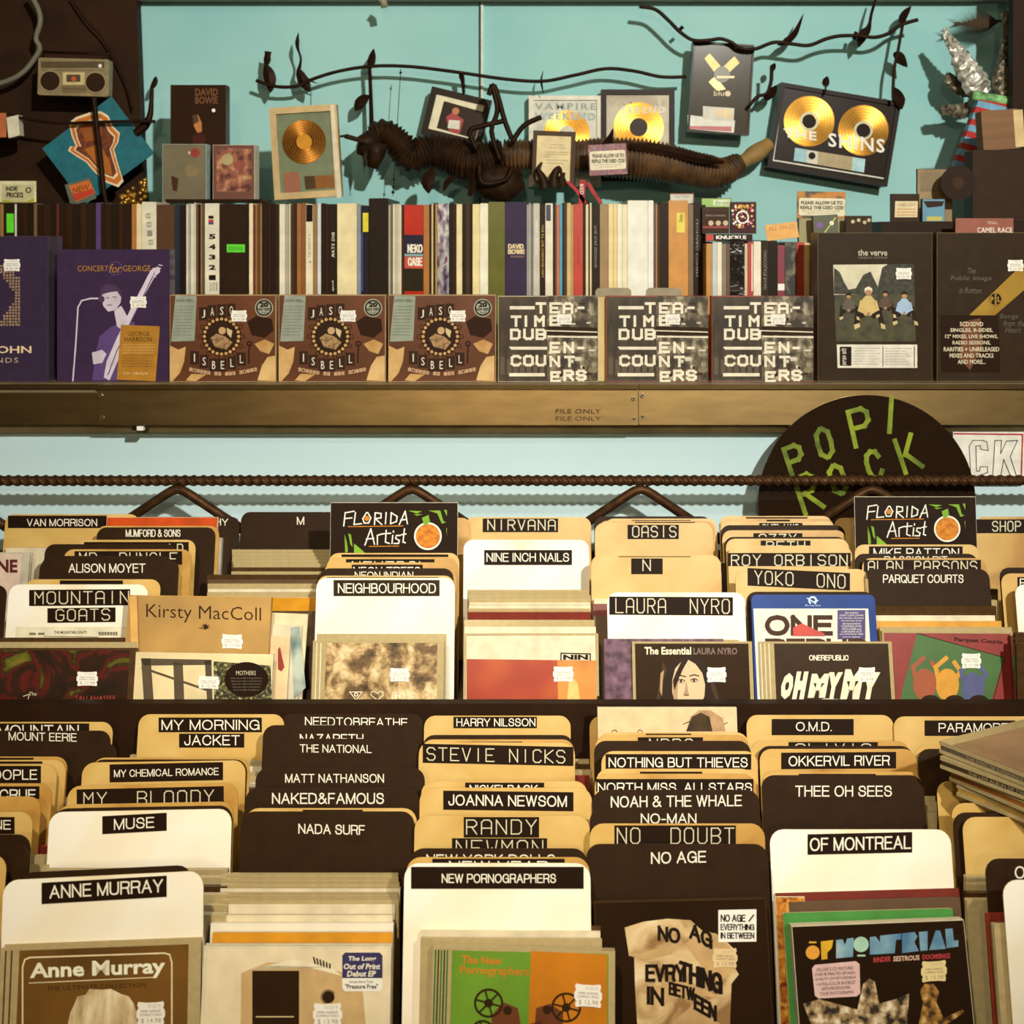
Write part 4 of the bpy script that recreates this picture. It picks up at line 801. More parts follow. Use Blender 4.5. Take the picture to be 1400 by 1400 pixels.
# --- the hand-laid pile of four cases at the right
def pile(z, corner, yaw, kind, lab, top=None, prop=None):
    """one case lying flat; corner = its near-left corner (x, y)"""
    t = thing('cd_case', lab, 'cd', (corner[0], corner[1], z), Matrix.Rotation(PITCH, 3, 'X') @ Matrix.Rotation(yaw, 3, 'Z'), 'pile of cases lying on the right')
    part('case', MB().box(0, .142, 0, .125, 0, .003, CLEAR).box(.001, .141, .0005, .1245, .003, .007, kind).box(0, .142, 0, .125, .007, .0104, CLEAR), t)
    if prop:
        f = Face(0, 0, 1, .01); m = MB(); vs, fs, _ = text_geo(prop)
        m.add([(.03+u*.06, -.0002, .0036+w_*.0026) for u, w_ in vs], fs, mat((176, 160, 120), .5)); part('spine_print', m, t)
    if top:
        m = MB().add([(.014, .001, .0107), (.141, .001, .0107), (.141, .124, .0107), (.014, .124, .0107)], [(0, 1, 2, 3)], mat((146, 108, 78), .25, coat=1, var=.15, scale=16))
        m.add([(.062, .05, .0109), (.09, .03, .0109), (.141, .045, .0109), (.141, .1, .0109), (.09, .085, .0109)], [(0, 1, 2, 3, 4)], INK)
        m.add([(.075, .055, .0111), (.141, .052, .0111), (.141, .062, .0111)], [(0, 1, 2)], mat((220, 196, 150), .4)); part('cover', m, t)
PITCH = 0
for i in range(4):
    pile(CZ-.4845+i*.0112, ((.3835, .379, .3705, .3715)[i], (1.262, 1.268, 1.266, 1.272)[i]), math.radians((-57, -60, -56, -59)[i]), (mat((190, 150, 70), .4), mat((150, 96, 40), .4), mat((70, 52, 36), .4), mat((96, 84, 70), .4))[i],
         ('undermost case of the pile laid across the right dividers', 'second lowest case of the pile laid across the right dividers', 'second highest case of the pile laid across the right dividers', 'topmost case of the pile at right, brown cover with dark shape')[i],
         i == 3, ('THE BEST OF THE COLLECTION', None, 'THE LIVE ALBUM OF TWO', 'THE SPIRIT OF EXPERIENCE')[i])
# --- black brush-lettered signs
def florida(px0, px1, py, Y, H, lab):
    fc = Face((px0+px1)/2, py, Y, H, LEAN*.4); w = (px1-px0)*Y/F; s = (px1-px0)/174.0
    t = thing('sign_card', lab, 'sign', fc.base, fc.R)
    part('board', MB().box(-w/2, w/2, 0.0004, .003, 0, H, mat((214, 206, 184), .5)), t)
    m = MB().prism([(-w/2+.0004, 0), (w/2-.0004, 0), (w/2-.0004, H-.0005), (-w/2+.0004, H-.0005)], 0, .0004, mat((36, 26, 18), .45))
    X = lambda x: px0+(x-452)*s
    Yy = lambda y: py+(y-687)*s
    GR = mat((124, 170, 40), .45); OR = mat((216, 134, 24), .45); WH = mat((244, 240, 226), .45)
    ls = {'F': [[(470, 719), (472, 701), (484, 699)], [(471, 709), (481, 708)]], 'L': [(486, 701), (484, 717), (494, 716)], 'O': [(501, 701), (496, 709), (498, 715), (504, 715), (507, 708), (503, 701), (501, 701)],
          'R': [[(512, 717), (513, 701), (521, 702), (521, 708), (513, 709), (522, 717)]], 'I': [(528, 701), (527, 716)], 'D': [(534, 716), (535, 701), (543, 706), (542, 713), (534, 716)], 'A': [[(546, 717), (554, 699), (557, 716)], [(548, 711), (556, 710)]],
          'a': [[(499, 745), (507, 723), (512, 744)], [(501, 737), (511, 736)]], 'r': [(516, 744), (516, 732), (522, 730)], 't': [[(528, 725), (527, 741), (532, 743)], [(522, 730), (534, 729)]], 'i': [[(537, 732), (536, 743)], [(538, 726), (538, 727.5)]], 's': [(547, 732), (542, 732), (541, 736), (546, 739), (545, 743), (539, 743)], 't2': [[(553, 723), (551, 741), (554, 742)], [(549, 731), (555, 730)]]}
    for v in ls.values():
        for st in (v if isinstance(v[0], list) else [v]): m.pl(fc, [(X(a), Yy(b)) for a, b in st], 1.7*s, 1, WH)
    m.pl(fc, [(X(476), Yy(720)), (X(551), Yy(719))], 1*s, 1, OR); m.pl(fc, [(X(505), Yy(747)), (X(545), Yy(746.5))], 1*s, 1, OR)
    m.pc(fc, X(501.5), Yy(708.5), 3.6*s, 1.5, OR)
    for p in ([(558, 698), (577, 699), (570, 702)], [(566, 703), (578, 703), (570, 705)], [(471, 730), (474, 740), (476, 754), (472, 756)], [(476, 729), (480, 731), (482, 748), (479, 744)], [(484, 743), (496, 753), (499, 756), (484, 756)], [(586, 698), (602, 698), (606, 712), (610, 714), (604, 716), (598, 702)], [(607, 697), (611, 697), (611, 706)], [(610, 722), (611, 722), (611, 733)]):
        m.pp(fc, [(X(a), Yy(b)) for a, b in p], 1, GR)
    # a plain orange fruit with a leaf
    m.pc(fc, X(585), Yy(733), 19*s, 1, WH); m.pc(fc, X(585), Yy(733), 16.6*s, 1.5, mat(None, .5, scale=160, stops=[(.4, (190, 104, 14)), (.6, (222, 142, 30))]))
    m.pp(fc, [(X(580), Yy(719)), (X(577), Yy(708)), (X(586), Yy(704)), (X(588), Yy(714))], 2, GR)
    part('printed_face', m, t)
florida(452, 626, 687, REAR.solve(756, .17)+.010, .225, 'black sign with white brush lettering and an orange, left one of two')
florida(1168, 1334, 679, REAR.solve(744.5, .17)+.010, .225, 'black sign with white brush lettering and an orange, in front of the big vinyl disc')
# ------------------------------------------------------------------ the display shelf: front boxes
def sbox(px0, px1, py0, base, art, label, depth=.03, side=None, Y=1.925, yaw=0, name='box_set', cat='box set', group=None, bottom=None):
    H = CZ-(py0-HY)*Y/F-SH
    fc = Face((px0+px1)/2, py0, Y, H, 0, 0, yaw); w = (px1-px0)*Y/F
    t = thing(name, label, cat, fc.base, fc.R, group)
    part('box', MB().box(-w/2, w/2, .0003, depth, 0, H, side or base), t)
    m = MB().prism([(-w/2+.0006, .0006), (w/2-.0006, .0006), (w/2-.0006, H-.0006), (-w/2+.0006, H-.0006)], 0, .0003, base)
    if art: art(m, fc)
    part('printed_front', m, t)
    return t, fc, w
PURP = mat((58, 44, 66), .3, coat=.5, var=.06); LAV = mat((214, 200, 214), .5); PUR2 = mat((92, 66, 122), .45); OCH = mat((176, 122, 34), .45)
def art(c, f):
    gl = mat(None, .3, metal=.5, scale=400, stops=[(.35, (150, 110, 80)), (.6, (232, 200, 160))])
    for i in range(-30, 28, 4):
        for j in range(0, 84, 4):
            x, y = i, 364+j
            if abs(i+2)*1.0 + abs(j-42)*.62 > 24 and not (j < 16 and i > 20): c.pr(f, x-1.4, y-1.4, x+1.4, y+1.4, 1, gl)
    c.pt(f, 'ELTON JOHN', -82, 473, 43, 486, 1, mat((226, 200, 160), .4), 0, .02); c.pt(f, 'DIAMONDS', -60, 489, 25, 496, 1, mat((190, 170, 150), .4), 0, 0, 1.2)
t, f, w = sbox(-95, 66, 323, PURP, art, 'tall purple box with dotted diamond pattern, cut off at the left edge', depth=.06, side=mat((78, 66, 80), .3, coat=.5), yaw=math.radians(0), Y=1.922)
price(f, t, 5, 354, 28, 371, '$ 99.98')
# shrink-wrapped side panel turned towards the eye
def art(c, f):
    c.pt(f, 'CONCERT', 106, 363, 148, 371, 1, OCH); c.pt(f, 'GEORGE', 168, 363, 206, 371, 1, OCH); c.pt(f, 'for', 150, 361, 166, 373, 2, OCH, 0, 0, 1, .2); c.ring(f, 158, 367, 8.5, 9.5, 1, PUR2)
    sk = mat((206, 192, 206), .5); hr = mat((70, 48, 80), .5)
    c.pp(f, [(126, 520), (132, 478), (136, 460), (150, 448), (166, 440), (184, 440), (187, 460), (180, 520)], 1, PUR2)
    c.pp(f, [(156, 424), (166, 418), (176, 436), (168, 452), (160, 446)], 2, LAV); c.pp(f, [(139, 400), (146, 394), (160, 394), (166, 404), (165, 414), (158, 424), (148, 426), (141, 418)], 2, sk)
    c.pp(f, [(137, 406), (138, 395), (146, 388), (160, 390), (166, 398), (167, 408), (160, 398), (148, 400), (141, 402)], 3, hr)
    c.pl(f, [(145, 407), (149, 407)], 1, 3, hr); c.pl(f, [(154, 406), (159, 406)], 1, 3, hr); c.pl(f, [(147, 417), (153, 417)], 1, 3, hr)
    c.pp(f, [(142, 516), (146, 494), (160, 462), (178, 424), (206, 370), (210, 366), (219, 366), (219, 372), (212, 378), (184, 428), (166, 466), (162, 492), (150, 520)], 4, LAV); c.pl(f, [(148, 512), (160, 480), (212, 372)], 1.4, 5, PUR2)
    for i in range(5): c.pl(f, [(207+i*2.6, 374-i*3), (213+i*2.2, 379-i*4)], 1.2, 5, LAV)
    c.pp(f, [(126, 482), (140, 478), (146, 484), (140, 496), (128, 498)], 6, sk); c.pl(f, [(136, 408), (124, 408), (112, 411), (107, 420), (104, 470), (100, 520)], 2, 5, LAV); c.pc(f, 139, 409, 4.5, 6, hr)
t, f, w = sbox(78, 232, 341, mat((62, 44, 72), .3, coat=.5, var=.06), art, 'purple box with a guitarist at a microphone and ochre sticker', depth=.03, Y=1.926)
price(f, t, 178, 405, 201, 421, '$ 39.98', 6)
m = MB(); m.prism([f(x, y) for x, y in ((166, 444), (219, 446), (213, 521), (160, 519))], -.0016, -.0014, OCH)
m.pt(f, 'GEORGE', 175, 453, 205, 459, 8, mat((70, 44, 20), .5)); m.pt(f, 'HARRISON', 171, 460.5, 208, 467, 8, mat((70, 44, 20), .5))
for i in range(9): m.pt(f, 'with performances by friends and', 168-(i > 4)*1.5, 470+i*3.7, 212-i*.5, 472.4+i*3.7, 8, mat((222, 190, 120), .5) if i < 4 else mat((90, 58, 24), .5))
m.pt(f, '2 CD + 2 Blu-ray Set', 169, 508.5, 203, 512.5, 8, mat((232, 214, 160), .5)); part('hype_sticker', m, t, 'ochre rectangular sticker')
# three brown digipaks
BRN = mat(None, .35, coat=.6, scale=9, detail=6, stops=[(.3, (84, 46, 24)), (.55, (106, 60, 32)), (.75, (124, 74, 40))]); ROSE = mat(None, .5, scale=30, stops=[(.35, (190, 140, 74)), (.65, (224, 186, 124))])
def isb(x0):
    def art(c, f):
        o = x0-232; w = mat((234, 224, 200), .45); k = mat((46, 28, 18), .45); gd = mat((196, 154, 96), .4)
        for s, x, y in (('J', 278, 429), ('A', 290, 426), ('S', 303, 425), ('O', 316, 424), ('I', 266, 489), ('S', 279, 494), ('B', 292, 499), ('E', 304, 499), ('L', 317, 496), ('L', 330, 491)):
            c.pr(f, o+x-6, y-9, o+x+6, y+9, 1, mat((58, 36, 24), .5)); c.pt(f, s, o+x-(2 if s != 'I' else .8), y-5.5, o+x+(2.6 if s != 'I' else .8), y+5.5, 2, w)
        c.pc(f, o+303, 460, 27, 1, k); 
        for i in range(24): a = i*math.pi/12; c.pc(f, o+303+23.5*math.cos(a), 460+24*math.sin(a), 2.3, 2, gd, 8)
        for i in range(14): a = i*math.pi/7; c.ring(f, o+303+29*math.cos(a), 460+30*math.sin(a), 2.2, 3.4, 1.5, mat((64, 38, 22), .5), 10)
        c.pc(f, o+303, 460, 20, 3, mat((52, 34, 22), .4)); c.pp(f, [(o+288, 462), (o+296, 456), (o+308, 460), (o+318, 468), (o+310, 478), (o+294, 474)], 4, mat((150, 116, 76), .5, var=.3, scale=300)); c.pc(f, o+304, 452, 5, 5, mat((200, 160, 112), .5)); c.pp(f, [(o+310, 448), (o+318, 452), (o+316, 462), (o+311, 456)], 4, mat((216, 190, 140), .5))
        c.pp(f, [(o+232, 472), (o+244, 478), (o+254, 474), (o+252, 494), (o+246, 510), (o+236, 521), (o+232, 521)], 1, ROSE); c.pp(f, [(o+352, 520), (o+358, 500), (o+366, 488), (o+377, 486), (o+377, 521)], 1, ROSE); c.pp(f, [(o+348, 470), (o+362, 464), (o+375, 470), (o+368, 484), (o+356, 480)], 1, ROSE)
        c.pp(f, [(o+254, 520), (o+262, 511), (o+282, 512), (o+268, 521)], 1, ROSE); c.pp(f, [(o+338, 440), (o+350, 432), (o+372, 436), (o+374, 452), (o+362, 462), (o+344, 458)], 1, k); c.pl(f, [(o+341, 472), (o+340, 496)], 2, 1, k); c.ring(f, o+341, 470, 2, 4, 1, k)
        for i, ch in enumerate('SIRENS OF THE DITCH'):
            if ch != ' ': x = o+261+i*4.9; y = 505+6*math.sin(i/18*math.pi); c.pr(f, x-2, y-2.4, x+2, y+2.4, 2, mat((214, 172, 130), .5)); c.pt(f, ch, x-1, y-1.6, x+1, y+1.6, 3, INK)
    return art
for i, (x0, x1, lab) in enumerate(((232, 377, 'brown digipak with lettered tiles and a beaded ring, left one of the three'), (381, 527, 'brown digipak with lettered tiles and a beaded ring, middle one of the three'), (531, 678, 'brown digipak with lettered tiles and a beaded ring, right one beside the grey boxes'))):
    t, f, w = sbox(x0, x1, 403.5, BRN, isb(x0), lab, depth=.024, side=mat((200, 168, 120), .5), Y=1.92, name='cd_digipak', cat='cd', group='brown digipaks on the display shelf')
    o = x0-232
    m = MB(); m.prism([f(o+x, y) for x, y in ((240, 404), (269, 405), (266, 466), (234, 467))], -.0003, -.0001, mat((150, 158, 140), .5)); m.pt(f, 'JASON ISBELL', o+240, 409, o+266, 414, 2, INK)
    for j in range(10): m.pt(f, 'the critically acclaimed debut', o+240-j*.4, 418+j*4.3, o+266-j*.4-(j % 3), 420.4+j*4.3, 2, mat((84, 78, 62), .5))
    part('hype_sticker', m, t, 'grey green rectangular sticker')
    m = MB(); m.prism([f(o+361+12.5*math.cos(a*math.pi/12), 421+12.5*math.sin(a*math.pi/12)) for a in range(24)], -.0003, -.0001, mat((168, 168, 146), .5)); m.ring(f, o+361, 421, 9, 11, 2, INK); m.pt(f, '20', o+355, 413, o+367, 420, 2, INK, 0, .06); m.pt(f, 'NEW WEST', o+352, 421, o+370, 425, 2, INK, 0, .04); m.pt(f, '20', o+356, 426, o+366, 430, 2, INK)
    part('round_sticker', m, t, 'round anniversary sticker'); price(f, t, o+316, 424, o+338, 440, '$ 12.98', 4)
# three grey boxes of angular white capitals
BW = mat(None, .4, scale=75, detail=3, stretch=(1, 1, .8), stops=[(.40, (52, 42, 30)), (.52, (104, 92, 70)), (.64, (170, 158, 130))]); BWD = mat(None, .35, coat=.5, scale=30, stretch=(2, 1, .7), stops=[(.4, (52, 42, 32)), (.6, (78, 64, 48))])
def tea(x0, sc):
    def art(c, f):
        X = lambda x: x0+(x-681)*sc
        w = mat((236, 226, 202), .45)
        c.pp(f, [(X(748), 405), (X(817), 405), (X(817), 520), (X(748), 520)], 1, BW); c.pp(f, [(X(748), 446), (X(817), 448), (X(817), 459), (X(748), 458)], 2, mat((48, 38, 28), .4)); c.pl(f, [(X(748), 452), (X(816), 454)], 1.4, 3, w); c.pl(f, [(X(750), 460), (X(816), 461)], 2.2, 3, w)
        RR = random.Random(5)
        for i in range(30):
            x, y = 750+RR.random()*58, 408+RR.random()*108
            if 444 < y < 462: continue
            c.pr(f, X(x), y, X(x+3+RR.random()*7), y+1.5+RR.random()*4, 2.3+.01*i, mat((56, 44, 34), .5) if i % 2 else mat((216, 206, 184), .5))
        for i in range(7): c.pr(f, X(684+i*9), 488+i % 3*3, X(690+i*9), 512, 1, mat((92, 78, 60), .5))
        ln = [(697, 421, 731, 421), (752, 999, 0, 0)]
        c.pr(f, X(697), 418.5, X(731), 423, 3, w); c.pp(f, [(X(696), 474), (X(748), 474), (X(748), 478), (X(699), 478)], 3, w); c.pr(f, X(696), 510, X(745), 514.5, 3, w); c.pr(f, X(789), 419, X(799), 422.5, 3, w); c.pr(f, X(789), 474, X(799), 477.5, 3, w)
        for s, x, y in (('T', 732, 413), ('E', 751, 413), ('A', 769, 413), ('T', 698, 431), ('I', 716, 431), ('M', 730, 431), ('E', 751, 430), ('D', 697, 449), ('U', 715, 449), ('B', 732, 449), ('E', 751, 467), ('N', 770, 467), ('C', 698, 485), ('O', 715, 485), ('U', 732, 485), ('N', 751, 486), ('T', 771, 486), ('E', 752, 507), ('R', 770, 505), ('S', 787, 505)):
            c.dymo(f, s, X(x+(2 if s != 'I' else 1)), y+2, X(x+(13 if s != 'I' else 5)), y+14, 4+.02*(x % 7), w, 0, 3.6)
    return art
for i, (x0, x1, lab) in enumerate(((681, 817, 'grey collage box of angular white capitals, left one of the three'), (829, 968, 'grey collage box of angular white capitals, middle one of the three'), (973, 1112, 'grey collage box of angular white capitals, right one lit yellow beside the tall black box'))):
    t, f, w = sbox(x0, x1, 405, BWD, tea(x0, (x1-x0)/136), lab, depth=.02, side=mat((176, 70, 44) if i else (210, 190, 150), .5), Y=1.92, name='cd_digipak', cat='cd', group='grey collage boxes on the display shelf')
    price(f, t, x0+80, 429, x0+101, 444, '$ 12.98', 7)
tag(part('index_card', MB().box(0, .013, 0, .02, 0, .112, mat((206, 184, 128), .5)), None, loc=WP(817.5, 522, 1.93)), 'cream card edge wedged between the left and middle grey collage boxes', 'card')
for px, lab in ((814, 'grey divider tab rising behind the left and middle grey boxes'), (883, 'grey divider tab rising behind the middle grey box')):
    q = WP(px, 522, 1.955); tag(part('divider_tab', MB().prism(rrect(0, .048, 0, .122, .006), 0, .001, mat((150, 138, 110), .5)), None, loc=(q.x, 1.955, SH)), lab, 'divider card')
# tall black boxes at the right
BX = mat((48, 42, 36), .4, coat=.3, var=.08)
def art(c, f):
    c.pt(f, 'the verve', 1173, 341, 1213, 349.5, 1, mat((206, 196, 176), .5), 0, .01); c.pt(f, 'URBAN HYMNS', 1173, 350.5, 1213, 354, 1, mat((120, 112, 100), .5))
    gr = mat(None, .45, scale=60, detail=4, stops=[(.35, (44, 42, 22)), (.65, (82, 76, 38))]); tr = mat(None, .5, scale=160, detail=4, stops=[(.4, (30, 28, 18)), (.65, (66, 62, 38))])
    c.pp(f, [(1139, 362), (1249, 361), (1252, 467), (1143, 467)], 1, gr); c.pp(f, [(1139, 362), (1249, 361), (1250, 400), (1140, 403)], 2, mat((214, 206, 176), .4))
    c.pp(f, [(1140, 402), (1140, 366), (1148, 372), (1154, 386), (1160, 396), (1170, 394), (1180, 376), (1190, 371), (1200, 392), (1206, 366), (1214, 361), (1249, 361), (1250, 402)], 3, tr)
    dk = mat((38, 33, 26), .5); shoe = mat((206, 184, 130), .5)
    for x, y, z, col, hat in ((1160, 405, .8, (92, 80, 66), 0), (1187, 399, 1.25, (206, 180, 110), 1), (1210, 402, .8, (84, 62, 42), 0), (1236, 404, 1.0, (160, 186, 214), 0)):
        q = mat(col, .5); X = lambda a: x+a*z
        Y_ = lambda a: y+a*z
        c.pp(f, [(X(-9), Y_(26)), (X(-8), Y_(10)), (X(-3), Y_(4)), (X(3), Y_(4)), (X(8), Y_(10)), (X(10), Y_(26))], 4, q); c.pc(f, x, y, 4*z, 5, mat((176, 130, 92), .5), 14); c.pp(f, [(X(-4.4), Y_(0)), (X(-4), Y_(-4)), (X(0), Y_(-6)), (X(4), Y_(-4)), (X(4.4), Y_(0)), (X(2), Y_(-2)), (X(-2), Y_(-2))], 6, mat((226, 214, 190), .5) if hat else INK)
        c.pl(f, [(X(-7), Y_(26)), (X(-11), Y_(19)), (X(-13), Y_(36))], 5*z, 5, dk); c.pl(f, [(X(6), Y_(26)), (X(11), Y_(18)), (X(15), Y_(35))], 5*z, 5, dk); c.pl(f, [(X(-8), Y_(11)), (X(-10), Y_(20)), (X(-1), Y_(24))], 3*z, 6.5, q); c.pl(f, [(X(8), Y_(11)), (X(10), Y_(19)), (X(1), Y_(24))], 3*z, 6.5, q); c.pc(f, X(0), Y_(24), 2.2*z, 8, mat((176, 130, 92), .5), 10)
        c.pp(f, [(X(-16), Y_(36)), (X(-10), Y_(34)), (X(-9), Y_(38)), (X(-15), Y_(41))], 7, shoe); c.pp(f, [(X(13), Y_(34)), (X(18), Y_(36)), (X(19), Y_(41)), (X(14), Y_(40))], 7, shoe)
    c.pp(f, [(1144, 471), (1254, 471), (1254, 503), (1145, 503)], 1, mat((226, 220, 204), .45)); c.pr(f, 1148, 474, 1164, 500, 2, INK); c.pt(f, 'the verve', 1149, 476, 1157, 499, 3, WHITE, vert=True)
    for x in (1207, 1250): c.pl(f, [(x, 474), (x, 501)], 1, 2, INK)
    for i in range(7):
        c.pt(f, 'original album remastered', 1166, 475+i*3.6, 1203-(i*5 % 9), 477.2+i*3.6, 2, mat((120, 112, 100), .5)); c.pt(f, 'live and unheard tracks', 1210, 475+i*3.6, 1246-(i*7 % 10), 477.2+i*3.6, 2, mat((120, 112, 100), .5))
t, f, w = sbox(1118, 1275, 318, BX, art, 'tall black box with a photograph of people sitting on grass', depth=.045, Y=1.925, side=mat((96, 78, 44), .4))
price(f, t, 1224, 366, 1246, 382, '$ 99.98', 8)
def art(c, f):
    gd = mat(None, .3, metal=.4, coat=.5, scale=8, stops=[(.35, (150, 104, 34)), (.65, (214, 176, 76))])
    c.pp(f, [(1325, 431), (1393, 366), (1440, 330), (1440, 362), (1360, 431)], 1, gd); c.pc(f, 1361, 409, 9.5, 2, INK); c.ring(f, 1361, 409, 8, 9.3, 3, gd); c.pt(f, 'P', 1354, 405.5, 1358.5, 413, 3, gd, 0, .06); c.pt(f, 'i', 1359.6, 401, 1362.4, 417, 3, gd, 0, .04); c.pt(f, 'L', 1363.5, 405.5, 1368, 413, 3, gd, 0, .06)
    g = mat((92, 84, 70), .5)
    for s, a, b, y in (('The', 1322, 1334, 366), ('Public Image', 1300, 1356, 377), ('is Rotten', 1312, 1342, 393), ('Songs', 1367, 1392, 429), ('from the', 1372, 1402, 438), ('Heart', 1375, 1396, 447)): c.pt(f, s, a, y, b, y+8, 1, g, 0, 0, 1, .2)
    c.pp(f, [(1285, 431), (1365, 431), (1368, 509), (1287, 509)], 2, mat((38, 28, 22), .35)); c.pp(f, [(1316, 440), (1340, 435), (1344, 470), (1326, 506), (1312, 490)], 2.5, mat((110, 62, 34), .4))
    w_ = mat((220, 206, 174), .5)
    for i, (s, hw) in enumerate((('5CD/2DVD', 16), ('SINGLES, B-SIDES,', 29), ('12" MIXES, LIVE SHOWS,', 36), ('RADIO SESSIONS,', 26), ('RARITIES + UNRELEASED', 38), ('MIXES AND TRACKS', 30), ('AND MORE...', 19))): c.pt(f, s, 1328-hw, 440+i*8.6, 1328+hw, 446+i*8.6, 3.5, w_, 0, .02)
t, f, w = sbox(1281, 1470, 318, BX, art, 'tall black box with a diagonal gold band, at the right edge', depth=.045, Y=1.925, side=mat((110, 90, 40), .4))
price(f, t, 1377, 355, 1399, 371, '$ 64.98')
# ------------------------------------------------------------------ the row of box sets behind, spines to the front
YR = 2.06; ROWZ = CZ-(276-HY)*YR/F
LASTZ = {}
def spine(px0, px1, py, col, label, group=None, extra=None, depth=.20, rough=.4, Y=YR, m=None, coat=.4):
    z1 = CZ-(py-HY)*Y/F; w = (px1-px0)*Y/F-.0004; H = z1-SH
    base = V((((px0+px1)/2-CX)*Y/F, Y, SH))
    fc = Face((px0+px1)/2, py, Y, H); mt = m or mat(col, rough, var=.10, scale=26, coat=coat)
    t = thing('box_set', label, 'box set', base, None, group)
    part('slipcase', MB().prism(rrect(-w/2, w/2, 0, H, min(.0012, w/4), 2), 0, depth, mt), t)
    if extra:
        x = MB(); extra(x, fc); part('spine_print', x, t)
    return t, fc
DARK = [(38, 28, 20), (46, 32, 22), (34, 26, 22), (52, 36, 24), (40, 30, 26)]
def run(px0, px1, n, cols, label, group, py=277, Y=YR, depth=.2):
    R_ = random.Random(int(px0)); ws = [.6+R_.random() for _ in range(n)]; tot = sum(ws); x = px0
    for i in range(n):
        w = ws[i]/tot*(px1-px0); spine(x, x+w, py+R_.random()*3, cols[i % len(cols)], label, group, depth=depth-.02*R_.random(), Y=Y); x += w
GRN = mat((90, 216, 40), .5)
run(-60, 0, 6, DARK, 'dark box set spine at the left edge beyond the green-tagged one', 'dark spines at the left edge')
spine(0, 5, 279, (150, 112, 64), 'thin tan box set spine left of the black one with upright green tag')
spine(5, 20, 278, (36, 28, 22), 'black box set with an upright green tag at far left', extra=lambda m, f: m.pr(f, 9, 292, 19, 318, 1, GRN))
spine(20, 23, 279, (206, 206, 186), 'hairline pale spine right of the black box with upright green tag')
run(23, 46, 3, DARK, 'dark box set spine between the green tag and the thin tan spine', 'dark spines right of the upright green tag')
spine(46, 51, 278, (112, 84, 52), 'thin brownish spine in the dark run above the tall purple box')
run(51, 77, 3, DARK, 'dark box set spine left of the maroon line', 'dark spines left of the maroon one')
spine(77, 81, 279, (96, 30, 34), 'thin maroon spine in the dark run at left')
run(81, 131, 5, DARK, 'dark box set spine between the maroon and the purple spines', 'dark spines between maroon and purple')
spine(131, 138, 277, (86, 58, 110), 'slim purple edged spine in the dark run at left')
run(138, 180, 5, DARK, 'dark box set spine between the purple and the orange tan spines', 'dark spines right of the purple edge')
spine(180, 186.5, 279, (176, 116, 56), 'slim orange tan spine left of the cream one, above the guitarist box')
spine(186.5, 194, 279, (236, 214, 166), 'slim cream spine left of the white one with rising numerals')
def num1(m, f):
    for i, s in enumerate('8818'): m.pt(f, s, 199+i*1.2, 291+i*12, 206+i*1.2, 299+i*12, 1, GREYTXT, vert=True)
spine(194, 214, 276, (226, 218, 192), 'white box set spine with faded numerals above the guitarist box', extra=num1)
spine(214, 239, 280, (84, 52, 28), 'wide brown box set spine right of the white one with faded numerals')
spine(239, 246, 281, (44, 48, 64), 'dark blue spine right of the wide brown box set')
spine(246, 254.5, 281, (34, 28, 24), 'black spine left of the thin grey white group')
run(254.5, 268, 4, [(214, 206, 186), (168, 164, 150), (226, 218, 196)], 'thin grey white spine left of the white box counting one to five', 'thin pale spines left of the numbered box')
run(268, 280, 4, [(96, 70, 46), (40, 30, 24), (150, 120, 80)], 'thin brown spine just left of the white box counting one to five', 'thin brown spines left of the numbered box')
def num2(m, f):
    for i, s in enumerate('12345'): m.pt(f, s, 285.5, 376-i*14, 295, 383-i*14, 1, INK, 0, .05, vert=False)
    m.pr(f, 285, 295, 292, 299, 1, INK); m.pr(f, 285, 300, 292, 303.5, 1, mat((200, 50, 40), .5)); m.pr(f, 285, 303.5, 292, 307, 1, mat((60, 70, 120), .5))
    for i, s in enumerate(('THE LIVE', 'RECORD', 'SERIES')): m.pt(f, s, 287+i*4, 386, 289.6+i*4, 398, 1, INK, vert=True)
spine(280, 300, 278, (228, 220, 196), 'white box set spine counting from one to five in black numerals', extra=num2)
spine(300, 340.5, 279, (42, 30, 22), 'broad black box set spine with a lying green tag', extra=lambda m, f: (m.pr(f, 310, 334, 335, 345, 1, GRN), m.pt(f, 'ROCK BOX', 313, 337, 332, 342, 2, mat((40, 110, 30), .5))))
spine(340.5, 346, 278, (236, 222, 184), 'thin cream spine right of the broad black box with green tag')
run(346, 358, 4, [(110, 44, 30), (150, 96, 40), (92, 56, 34), (176, 136, 76)], 'thin red brown spine right of the broad black box', 'thin red brown spines')
run(358, 382, 4, DARK, 'glossy black shrink-wrapped spine under the silver framed gold record', 'black spines under the framed gold record')
spine(382, 390, 279, (232, 224, 200), 'white spine left of the brown group under the framed gold record')
run(390, 402, 3, [(176, 166, 146), (206, 196, 170), (70, 56, 44)], 'thin grey spine left of the orange brown spines under the gold record', 'thin grey spines under the gold record')
run(402, 406, 1, [(60, 40, 26)], 'very thin dark spine left of the orange brown pair', None)
run(406, 418, 2, [(160, 102, 44), (136, 82, 36)], 'orange brown spine of the pair under the gold record', 'orange brown pair')
def half(m, f): m.pr(f, 418.6, 280, 427.4, 303, 1, TAPE); m.pt(f, 'A BOXED SET', 421.5, 320, 425, 352, 2, GREYTXT, vert=True); m.pc(f, 424, 358, 1, 2, INK, 8)
spine(418, 428, 279, (232, 220, 186), 'white spine with a black top right of the orange brown pair', extra=half)
spine(428, 434, 279, (150, 112, 64), 'tan spine right of the black-topped white one')
spine(434, 439, 278, (206, 214, 214), 'thin bluish white spine left of the black group')
run(439, 450, 2, DARK, 'black spine left of the one with white upright lettering', 'black pair left of the upright lettering')
